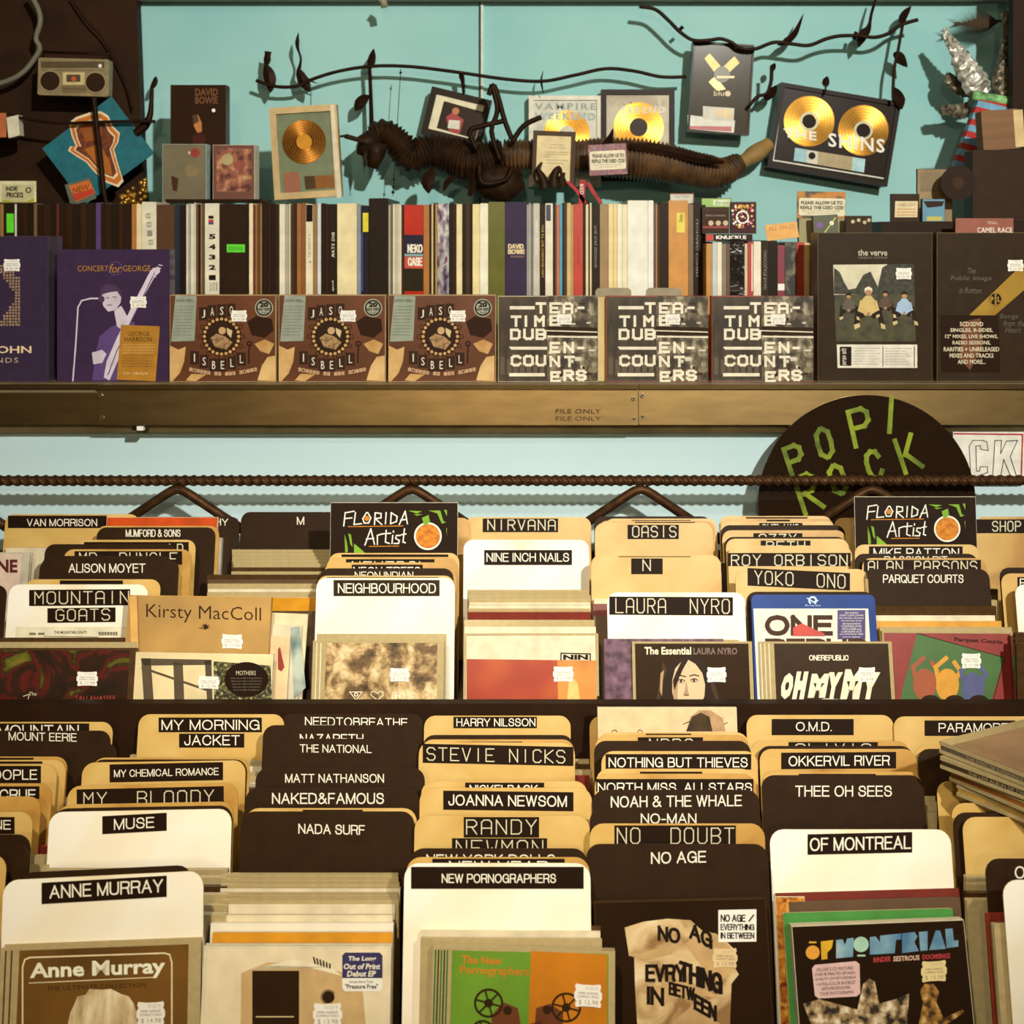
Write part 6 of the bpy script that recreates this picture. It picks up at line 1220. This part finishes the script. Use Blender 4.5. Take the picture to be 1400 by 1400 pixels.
m = MB(); m.pp(fc, [(1087, 202), (1183, 217.5), (1181, 236), (1085, 219.5)], 2, mat((172, 152, 104), .4)); m.pp(fc, [(1087, 202), (1103, 204.6), (1102, 222), (1085, 219.5)], 3, mat((150, 196, 206), .4)); m.pp(fc, [(1103, 205), (1119, 207.5), (1117, 225), (1102, 222)], 3, mat((214, 206, 190), .4)); m.pp(fc, [(1166, 215), (1183, 217.5), (1181, 236), (1164, 233)], 3, mat((176, 214, 220), .4)); m.pc(fc, 1110, 213, 5, 4, INK, 10); part('plaque', m, t)
# signs asking for help with refills
def please(x0, x1, y0, y1, Y, base, lab, roll=0, ty=None):
    H = (y1-y0)*Y/F; fc = Face((x0+x1)/2, (y0+y1)/2, Y, H, 0, math.radians(roll), 0, True); w = (x1-x0)*Y/F
    t = thing('refill_sign', lab, 'sign', fc.base, fc.R); part('picture_card', MB().box(-w/2, w/2, 0, .003, 0, H, base), t)
    m = MB(); a, b = ty; cx2 = (x0+x1)/2; p = rrect(fc(x0+2, b)[0], fc(x1-1, b)[0], fc(cx2, b)[1], fc(cx2, a)[1], .003, 3, True); m.prism(p, -.0008, -.0004, mat((232, 222, 190), .5))
    h = b-a; m.pt(fc, 'PLEASE ALLOW US TO', x0+5, a+.16*h, x1-4, a+.36*h, 5, INK, 1.5*roll/4, .03); m.pt(fc, 'REFILE THE USED CDS!', x0+4, a+.44*h, x1-3, a+.64*h, 5, INK, 1.5*roll/4, .03); m.pt(fc, 'they know where they belong', x0+6, a+.70*h, x1-8, a+.77*h, 5, INK, 1.5*roll/4); m.pt(fc, 'and so do we thank you', x0+14, a+.82*h, x1-14, a+.89*h, 5, INK, 1.5*roll/4); part('notice', m, t)
PIC = mat(None, .4, scale=90, detail=2, dist=2, stops=[(.35, (64, 36, 50)), (.5, (166, 86, 80)), (.62, (60, 70, 110)), (.75, (206, 190, 160))])
please(805, 857, 197, 239, 2.25, PIC, 'white refill notice sign hung on the dark ribbed creature in the middle of the wall', -3, (206, 232))
please(1090, 1156, 262, 304, 2.13, mat(None, .5, scale=60, detail=1, stops=[(.4, (74, 70, 50)), (.55, (196, 128, 36))]), 'orange refill notice sign standing behind the low row at right', 1, (271, 295))
# iron vines on the wall
LEAFM = mat((40, 28, 22), .5, metal=.3, var=.2, scale=60)
def leaf(pts_c, w, Y, tip=None):
    """flat iron leaf along a curve, cupped"""
    return None
def vine(name, lab, path, Y, r, leaves):
    P_ = [WP(x, y, Y) for x, y in path]; o = P_[0]; t = thing(name, lab, 'vine sculpture', o)
    part('stem', MB().tube(smooth_path([p-o for p in P_], 7), r, IRON, 8), t)
    for lf in leaves: addleaf(t, o, *lf)
def addleaf(t, o, pts, ws, Y=2.36, name='leaf'):
    """pts: midrib in the photograph, ws: half widths in the same scale"""
    Q = smooth_path([V((x, y, 0)) for x, y in pts], 4); n = len(Q); vs = []; fs = []; k = Y/F
    for i, q in enumerate(Q):
        u = i/(n-1)*(len(ws)-1); j = min(int(u), len(ws)-2); w = ws[j]*(1-(u-j))+ws[j+1]*(u-j)
        d = (Q[min(i+1, n-1)]-Q[max(i-1, 0)]); d.normalize(); nx, ny = -d.y, d.x
        for s, dy in ((-1, .004), (0, 0), (1, .004)):
            p = WP(q.x+nx*w*s, q.y+ny*w*s, Y)-o; vs.append((p.x, p.y+dy*min(1, w/5), p.z))
    m = len(vs); vs += [(x, y+.0016, z) for x, y, z in vs]
    for i in range(n-1):
        for c in (0, 1):
            a = i*3+c; fs.append((a, a+1, a+4, a+3)); fs.append((m+a, m+a+3, m+a+4, m+a+1))
        for c in (0, 2): a = i*3+c; fs.append((a, a+3, m+a+3, m+a)[::1 if c == 0 else -1])
    part(name, MB().add(vs, fs, LEAFM), t)
BULB = [0, 5, 8.5, 8.5, 5, 0]
vine('iron_vine', 'long dark iron vine with leaves arching across the middle of the wall', [(350, 110), (375, 118), (405, 118), (428, 108), (465, 97), (510, 90.5), (560, 91), (620, 98), (690, 108), (742, 111), (785, 103), (828, 94), (866, 97), (904, 105), (938, 105)], 2.36, .0030, [
    ([(370, 127), (368, 105), (362, 86)], BULB), ([(364, 88), (365, 78), (366, 70)], [3, 5, 4, 5]), ([(424, 125), (414, 110), (407, 94)], [0, 6, 8, 6, 2]), ([(408, 96), (411, 80), (406, 62), (408, 44)], [3, 1.5, 1.5, 3, 0]), ([(420, 108), (428, 112), (436, 114)], [2, 1, 0]),
    ([(508, 190), (507, 140), (505, 90)], [3.5, 3, 2.5, 2.5]), ([(505, 92), (508, 80), (511, 66)], [2, 6, 4.5, 0]), ([(485, 152), (494, 138), (505, 130)], [0, 8, 7, 0]), ([(634, 128), (632, 108), (628, 98)], [2, 2.5, 4, 0]), ([(743, 128), (740, 110), (743, 96)], [0, 1.6, 1.2, 0])])
vine('iron_vine', 'iron vine winding along the top right of the wall', [(874, 9), (896, 13), (914, 28), (930, 44), (948, 55), (970, 55), (985, 53), (1000, 58), (1012, 66), (1032, 67), (1058, 58), (1082, 60), (1106, 62), (1130, 53), (1150, 49), (1175, 49), (1196, 51), (1214, 46), (1232, 34), (1255, 27)], 2.345, .0032, [
    ([(1062, 62), (1076, 56), (1088, 44), (1099, 18)], [0, 5, 4, 0]), ([(1174, 65), (1180, 48), (1188, 38), (1192, 18), (1199, -6)], [0, 7, 6, 2, 2, 1]), ([(1233, 36), (1236, 22), (1246, 8)], [0, 5.5, 5, 0]), ([(928, 42), (934, 36)], [2.5, 2.5]), ([(1168, 54), (1171, 43)], [2.5, 2.5])])
vine('iron_vine', 'iron stalk with a cupped leaf rising right of the wide white capitals frame', [(1221, 138), (1221, 120), (1223, 92), (1228, 68), (1234, 34)], 2.35, .0026, [([(1224, 80), (1230, 78), (1241, 92)], [2, 9, 7, 0]), ([(1233, 150), (1230, 132), (1222, 120)], [0, 8, 6, 2])])
vine('iron_vine', 'short iron twig left of the wide white capitals frame', [(1024, 145), (1036, 132), (1048, 128), (1054, 112), (1055, 92)], 2.34, .0030, [([(1055, 98), (1057, 92), (1060, 86)], [0, 4, 4, 0]), ([(1046, 136), (1056, 126), (1062, 116)], [3, 6, 5, 0])])
vine('iron_vine', 'short iron leaf tip above the wide white capitals frame', [(1128, 128), (1129, 116), (1130, 106)], 2.36, .0016, [([(1129, 118), (1130, 111), (1131, 104)], [2.5, 5, 4.5, 0])])
vine('iron_vine', 'dark iron stalk with a leaf tip left of the tall dark box set', [(186, 182), (198, 172), (205, 158), (207, 138), (208, 122)], 2.30, [.007, .007, .005, .0035, .003], [([(206, 122), (211, 112), (213, 104)], [1.5, 4, 3.5, 0])])
# beaded cords
for px, y0, y1, lab in ((548, 94, 268, 'thin beaded cord hanging from the iron vine'), (425, 122, 146, 'short cord hanging from the iron vine onto the silver frame')):
    o = WP(px, y0, 2.34); t = thing('beaded_cord', lab, 'cord', o); e = WP(px-(11 if px == 548 else 0), y1, 2.34)-o
    part('cord', MB().tube([(0, 0, 0), e], .0006, IRON, 5), t)
    if px == 548:
        for f_ in (.03, .87, .93, .97): m = MB(); ball(m, e*f_, .0022 if f_ < .95 else .0028, IRON); part('bead', m, t)
# the ribbed creature
def ribbed(pts, r0, n_rib, Y=None):
    P_ = smooth_path(pts, 10); n = len(P_); L = [0]
    for a, b in zip(P_[:-1], P_[1:]): L.append(L[-1]+(b-a).length)
    return P_, L
HIDE = mat((40, 30, 22), .5, var=.3, scale=60, bump=.4); HIDE2 = mat((82, 58, 34), .5, var=.35, scale=40, bump=.4)
def creature(t, o, pts, rad, pitch, m, name):
    P_ = smooth_path([WP(x, y, Y)-o for x, y, Y in pts], 40); L = [0]
    for a, b in zip(P_[:-1], P_[1:]): L.append(L[-1]+(b-a).length)
    rs = []
    for l in L:
        u = l/L[-1]*(len(rad)-1); j = min(int(u), len(rad)-2); r = rad[j]*(1-(u-j))+rad[j+1]*(u-j)
        rs.append(r*(1+.10*math.cos(2*math.pi*l/pitch)))
    return part(name, MB().tube(P_, rs, m, 14), t)
o = WP(700, 230, 2.32); t = thing('dragon_sculpture', 'dark ribbed serpent-like sculpture strung along the wall behind the frames', 'sculpture', o)
creature(t, o, [(508, 186, 2.33), (525, 180, 2.33), (545, 196, 2.33), (562, 214, 2.33), (590, 206, 2.34), (620, 214, 2.34), (650, 222, 2.33), (690, 212, 2.33)], [.016, .021, .024, .026, .028, .030, .030, .026], .0062, HIDE, 'neck')
creature(t, o, [(690, 212, 2.33), (730, 212, 2.325), (790, 214, 2.33), (850, 216, 2.315), (905, 222, 2.31), (950, 232, 2.32), (985, 236, 2.33), (1012, 222, 2.34)], [.024, .024, .026, .030, .032, .028, .026, .016], .0062, HIDE2, 'body')
creature(t, o, [(1004, 228, 2.335), (1030, 212, 2.35), (1052, 196, 2.36)], [.010, .014, .012], .05, mat((150, 120, 66), .6), 'tail')
m = MB()
for p, r in (([(512, 188, 2.32), (500, 196, 2.31), (492, 212, 2.31)], [.016, .017, .006]), ([(516, 196, 2.31), (514, 212, 2.31), (509, 230, 2.31)], [.018, .014, .009]), ([(504, 192, 2.32), (499, 215, 2.30), (498, 236, 2.30)], [.005, .004, .001])):
    m.tube([WP(x, y, Y)-o for x, y, Y in p], r, HIDE, 10)
m.tube(smooth_path([WP(x, y, 2.30)-o for x, y in ((505, 196), (486, 190), (470, 186), (462, 188))], 5), [.006]*4+[.004]*6+[.002]*6, HIDE, 8)
part('head', m, t)
for pts in ([(672, 115), (680, 150), (672, 180), (684, 220)], [(668, 130), (676, 118), (690, 165), (700, 190)], [(652, 205), (642, 180), (660, 172), (690, 165)], [(700, 195), (716, 172), (740, 160)], [(655, 225), (660, 250), (690, 246), (700, 230)]):
    part('iron_hook', MB().tube(smooth_path([WP(x, y, 2.29)-o for x, y in pts], 6), .0042, IRON, 7), t)
for pts, ws in (([(586, 265), (585, 245), (594, 228)], [0, 9, 8, 1]), ([(606, 262), (612, 248), (626, 240)], [0, 4, 4, 0]), ([(642, 268), (646, 250), (644, 238)], [3, 5, 3]), ([(838, 175), (836, 184), (830, 200)], [0, 3, 8]), ([(860, 200), (900, 204), (955, 216), (990, 222)], [4, 8, 7, 2])):
    addleaf(t, o, pts, ws, 2.275, 'fin')
part('belly', MB().tube([WP(x, y, 2.33)-o for x, y in ((640, 232), (665, 246), (690, 250), (715, 244))], [.018, .030, .034, .022], HIDE, 12), t)
for pts in ([(745, 258), (742, 244), (736, 232), (741, 222)], [(757, 256), (758, 240), (764, 230), (768, 240)], [(770, 256), (768, 244), (772, 236)]):
    o2 = WP(pts[0][0], pts[0][1], 2.262); part('claw', MB().tube(smooth_path([WP(x, y, 2.262)-o for x, y in pts], 5), [.010-.0085*i/(5*(len(pts)-1)) for i in range(5*(len(pts)-1)+1)], HIDE, 8), t)
# red strap with white letters, hanging before the row
o = WP(796, 250, 2.2); t = thing('red_strap', 'red strap with white capitals hanging behind the middle of the row', 'strap', o)
RS_ = mat((170, 34, 36), .6, var=.12)
m = MB()
for pts, w in (([(776, 248), (790, 262), (800, 278)], 6), ([(797, 246), (796, 262), (795, 280)], 8), ([(804, 250), (812, 264), (822, 278)], 6)):
    for (a, b), (c, d) in zip(pts[:-1], pts[1:]):
        q = [WP(a-w/2, b, 2.2)-o, WP(a+w/2, b, 2.2)-o, WP(c+w/2, d, 2.2)-o, WP(c-w/2, d, 2.2)-o]; m.prism([(p.x, p.z) for p in q], 0, .003, RS_)
part('strap', m, t); fz = Face(796, 246, 2.2, 34*2.2/F); part('lettering', MB().pt(fz, 'RED', 793, 252, 798, 266, 2, STK, vert=True), t, loc=fz.base-o)
# right side: feather, foil figures, striped stocking, boxes
o = WP(1372, 30, 2.36); t = thing('feather', 'dark feather stuck to the wall at top right', 'feather', o)
part('shaft', MB().tube(smooth_path([WP(x, y, 2.36)-o for x, y in ((1376, 30), (1358, 28), (1336, 30), (1306, 34))], 5), .0016, IRON, 6), t)
m = MB()
for i in range(26):
    u = i/25; x = 1366-u*58; L_ = 7+15*math.sin(math.pi*min(1, u*1.1+.08))
    for s in (-1, 1):
        p = [(x, 30+u*3), (x-12, 30+u*3+s*L_*.8), (x-17, 30+u*3+s*L_), (x-10, 30+u*3+s*L_*.7), (x-3.2, 30+u*3)]
        m.prism([((WP(a, b, 2.355)-o).x, (WP(a, b, 2.355)-o).z) for a, b in p], -.006-.0004*(i % 3), -.0052-.0004*(i % 3), mat((64, 58, 48), .6))
part('barbs', m, t)
FOIL = mat(None, .3, metal=.35, scale=60, detail=5, dist=1.5, bump=.9, stops=[(.35, (104, 96, 82)), (.5, (196, 192, 178)), (.7, (232, 230, 218))]); FOILD = mat(None, .35, metal=.3, scale=60, detail=5, dist=1.5, bump=.9, stops=[(.35, (58, 50, 40)), (.6, (128, 118, 98)), (.75, (176, 168, 148))])
def lump(path, rad, Y, m):
    P_ = [WP(x, y, Y) for x, y in path]; return P_, rad
def foilfig(name, lab, path, rad, Y, m):
    P_ = [WP(x, y, Y) for x, y in path]; o = P_[0]; sp = smooth_path([p-o for p in P_], 6); n = len(sp); R_ = random.Random(int(path[0][0])); rs = []
    for i in range(n):
        u = i/(n-1)*(len(rad)-1); j = min(int(u), len(rad)-2); rs.append((rad[j]*(1-(u-j))+rad[j+1]*(u-j))*Y/F*(.86+.28*R_.random()))
    mb = MB().tube(sp, rs, m, 11, False); mb.v = [(x+R_.uniform(-.002, .002), y*.6+R_.uniform(-.002, .002), z+R_.uniform(-.002, .002)) for x, y, z in mb.v]
    tag(part(name, mb, None, loc=o), lab, 'foil ornament')
foilfig('foil_figure', 'long crumpled silver foil figure reaching up to the left at top right', [(1290, 40), (1296, 52), (1306, 66), (1318, 88), (1330, 108), (1342, 130)], [3, 6, 9, 14, 19, 16], 2.30, FOIL)
foilfig('foil_figure', 'flat grey foil fish shape left of the silver figure', [(1294, 100), (1304, 114), (1318, 124), (1332, 130)], [3, 10, 9, 4], 2.33, FOILD)
foilfig('foil_figure', 'lowest grey foil fish above the striped stocking', [(1286, 152), (1300, 150), (1316, 152), (1326, 148)], [5, 8, 12, 8], 2.32, FOILD)
foilfig('foil_figure', 'dark foil figure beside the post at top right', [(1374, 16), (1378, 48), (1376, 80), (1370, 112), (1374, 132)], [4, 9, 10, 14, 8], 2.29, FOILD)
o = WP(1320, 275, 2.27); t = thing('striped_stocking', 'red and blue striped stocking hanging at the right of the wall', 'stocking', o)
m = MB(); N = 16; RD = mat((184, 52, 42), .8); BLU = mat((120, 172, 200), .8)
for i in range(N):
    a, b = i/N, (i+1)/N
    def e(u): return (1338+(-1304*0)-(u*48), 130+u*130), (1392-u*42, 142+u*140)
    (ax, ay), (bx, by) = e(a); (cx2, cy2), (dx, dy) = e(b)
    q = [WP(ax, ay, 2.28)-o, WP(bx, by, 2.28)-o, WP(dx, dy, 2.28)-o, WP(cx2, cy2, 2.28)-o]; m.prism([(p.x, p.z) for p in q], 0, .02, RD if i % 2 == 0 else BLU)
part('knit', m, t); part('cuff', MB().tube([WP(1330, 130, 2.275)-o, WP(1352, 134, 2.275)-o, WP(1376, 138, 2.275)-o, WP(1392, 146, 2.275)-o], .008, mat((120, 170, 110), .8, var=.4, scale=80), 8), t)
def rbox(px0, px1, py0, py1, Y, depth, m, lab, cat='box', name='storage_box', roll=0):
    k = Y/F; w, h = (px1-px0)*k, (py1-py0)*k; fc = Face((px0+px1)/2, py0, Y, h, 0, math.radians(roll))
    t = thing(name, lab, cat, fc.base, fc.R); part('body', MB().prism(rrect(-w/2, w/2, 0, h, .002, 2, True), 0, depth, m), t); return t, fc
SB = mat((40, 29, 21), .5)
t, fc = rbox(1205, 1470, 303, 521, 2.05, .20, SB, 'black crate behind the two tall black boxes carrying the clutter at right', 'crate', 'crate')
t, fc = rbox(1330, 1470, 205, 302.5, 2.12, .04, mat((54, 36, 24), .5), 'dark carton standing on the crate at the right edge', 'carton', 'carton')
t, fc = rbox(1341, 1392, 150, 204.5, 2.12, .028, mat((124, 84, 44), .55, var=.12, scale=20, stretch=(.2, 1, 4)), 'brown box on top of the dark carton at right', roll=-4)
part('pale_end', MB().box(fc(1385, 150)[0], fc(1398, 150)[0], -.0004, .026, .002, fc.H-.002, mat((214, 186, 130), .5)), t)
fc = Face(1318, 252, 2.10, 52*2.1/F, 0, 0, 0, True); t = thing('record_disc', 'small dark disc leaning before the striped stocking', 'record', fc.base, fc.R); disc(t, fc, 1310, 250, 24, SB, mat((60, 44, 32), .4), 8, 'disc', lay=0, groove=False)
small(1254, 1302, 231, 303, 2.14, mat((150, 124, 80), .4, var=.15, scale=20), lambda c, f: c.pp(f, [(1258, 236), (1298, 236), (1298, 262), (1258, 262)], 1, mat((128, 108, 72), .4)), 'brownish picture card standing at the back of the right clutter', 'picture card', 'picture_card', .006)
small(1219, 1257, 265, 303, 2.10, mat((52, 44, 36), .4), lambda c, f: (c.pp(f, [(1224, 275), (1255, 275), (1254, 297), (1223, 297)], 1, mat((226, 208, 164), .5)), c.pt(f, 'USED CDS', 1227, 278, 1251, 282, 2, mat((150, 120, 80), .5)), [c.pl(f, [(1227, y), (1251, y)], 1.4, 2, mat((206, 150, 90), .5)) for y in (286, 290, 294)]), 'dark case with a cream label among the clutter at right')
small(1261, 1292, 272, 303, 2.09, mat((96, 150, 176), .4, coat=.5), lambda c, f: (c.pp(f, [(1262, 275), (1291, 275), (1288, 282), (1268, 284)], 1, mat((54, 40, 34), .4)), c.pr(f, 1267, 296, 1288, 302, 1, mat((196, 186, 90), .5))), 'small blue cover among the clutter at right')
small(1306, 1386, 298, 330, 1.995, mat((150, 84, 66), .4), lambda c, f: (c.pt(f, 'FINAL', 1350, 302.5, 1364, 306.5, 1, mat((222, 196, 160), .5)), c.pt(f, 'CAMEL RACE', 1336, 311, 1384, 318, 1, STK)), 'reddish brown cover rising behind the gold banded black box')
small(1111, 1145, 294, 332, 2.03, mat((80, 84, 56), .4), lambda c, f: (c.pc(f, 1121, 308, 4.5, 1, mat((120, 84, 150), .5), 14), c.pc(f, 1137, 305, 3, 1, STK, 12), c.pl(f, [(1126, 320), (1142, 298)], 1.4, 1, mat((206, 206, 90), .5))), 'olive cover with a purple dot behind the tall black box with photograph', roll=-3)
small(1157, 1192, 295, 332, 2.03, mat((54, 44, 34), .4), lambda c, f: [c.pc(f, x, y, 2.6, 1, mat((196, 180, 140), .5), 10) for x, y in ((1166, 303), (1174, 301), (1182, 304), (1188, 301))], 'dark group photo cover behind the tall black box with photograph')
small(1092, 1156, 298, 334, 2.06, mat((150, 140, 96), .4), None, 'grey green case behind the olive cover with purple dot', roll=0)
fc = Face(1071, 319, 2.02, 22*2.02/F, math.radians(8), math.radians(-7), 0, True); t = thing('price_tag', 'yellow orange card lying tilted on the low right row', 'card', fc.base+V((0, .01, .003)), fc.R); w = 44*fc.k
part('sheet', MB().box(-w/2, w/2, 0, .0012, 0, fc.H, mat((222, 160, 60), .5)), t); part('print', MB().pt(fc, 'ALL SALES', 1052, 311, 1088, 317, 1, mat((170, 110, 40), .5), -4), t)
tag(part('ceiling_hook', MB().tube([(0, 0, 0), (.006, 0, -.004), (.008, 0, -.014)], .006, mat((150, 140, 116), .5), 8), None, loc=WP(519, -2, 2.33)), 'small grey fitting at the top of the wall above the tilted photograph', 'fitting')
small(916, 949, 264, 300, 2.265+.01, mat((214, 210, 190), .5), lambda c, f: (c.pl(f, [(917, 265), (948, 265), (948, 280)], 1.2, 1, mat((150, 60, 44), .5)), c.pt(f, 'HOT TODAY', 922, 267, 944, 270, 1, mat((90, 120, 140), .5))), 'white card with red edge peeping up behind the broad tan box set', 'card', 'card', .002)
# vinyl disc sign behind the joist and the white sign beside it
YD = 1.885; fc = Face(1185, 689, YD, 2*149*YD/F, 0, 0, 0, True); RD_ = 149*YD/F
t = thing('vinyl_disc_sign', 'big black vinyl disc with green stencilled capitals behind the ribbed bar', 'sign', fc.base, fc.R)
part('disc', MB().prism([(RD_*math.cos(a*math.pi/48), RD_+RD_*math.sin(a*math.pi/48)) for a in range(96)], 0, .0025, mat((34, 25, 18), .25, coat=.5)), t)
gm = mat(None, .5, scale=24, stops=[(.38, (74, 92, 16)), (.6, (140, 158, 24))])
def sten(m, ch, x, y, h, rot):
    """stencil letter: strokes turned by rot, lower-left at x, y"""
    D = {'P': [[(0, 0), (0, 6)], [(.9, 6), (2.4, 6), (3.3, 5.2), (3.3, 3.8), (2.4, 3), (.9, 3)]], 'O': [[(1.4, .1), (.4, 1), (.2, 3), (.4, 5), (1.4, 5.9)], [(2, 5.9), (3, 5), (3.2, 3), (3, 1), (2, .1)]],
         'C': [[(3.2, 4.6), (2.7, 5.7), (1.6, 6), (.6, 5.4), (.2, 4), (.2, 2.2), (.6, .8)], [(1.2, .3), (2.3, 0), (3.2, 1.3)]], 'K': [[(0, 0), (0, 6)], [(3.2, 6), (1, 3)], [(1.2, 3), (3.4, 0)]], 'R': [[(0, 0), (0, 6)], [(.9, 6), (2.4, 6), (3.2, 5.2), (3.2, 4), (2.4, 3.2), (.9, 3.1)], [(1.3, 2.8), (3.4, 0)]], '/': [[(0, 0), (.2, 6)]]}
    s = h/6; c, q = math.cos(math.radians(rot)), math.sin(math.radians(rot))
    for i, st in enumerate(D[ch]): m.pl(fc, [(x+(a*c-b*-q*1)*s*.92, y-(b*c)*s+a*q*s) for a, b in st], 6.4, 1+i*.15, gm)
m = MB()
for ch, x, y, h, r in (('P', 1084, 652, 40, -20), ('O', 1122, 628, 40, -16), ('P', 1170, 610, 48, -14), ('/', 1216, 590, 46, 2), ('R', 1101, 702, 50, -20), ('O', 1141, 678, 40, -18), ('C', 1190, 657, 38, -16), ('K', 1238, 646, 46, -20)): sten(m, ch, x, y, h, r)
part('stencil_lettering', m, t)
fc = Face(1352, 590, 1.925, 68*1.925/F, 0); w = 98*fc.k; t = thing('stencil_sign', 'white sign with red border and outlined capitals behind the vinyl disc', 'sign', fc.base, fc.R)
part('board', MB().box(-w/2, w/2, 0, .003, 0, fc.H, mat((236, 232, 220), .5)), t); m = MB(); m.pl(fc, [(1305, 593), (1398, 594), (1396, 656)], 2.2, 1, mat((180, 50, 56), .5))
for p in ([(1327, 651), (1333, 652), (1350, 646), (1350, 638), (1340, 638), (1339, 644), (1335, 644), (1334, 610), (1340, 609), (1341, 614), (1351, 616), (1349, 604), (1343, 602), (1330, 602), (1325, 610)], [(1357, 652), (1360, 602), (1369, 602), (1368, 620), (1376, 603), (1391, 602), (1381, 624), (1390, 652), (1382, 652), (1372, 628), (1368, 652)]): m.pl(fc, p+p[:1], 1, 2, INK)
part('print', m, t)
# ------------------------------------------------------------------ link everything
for o in LINK: SC.collection.objects.link(o)
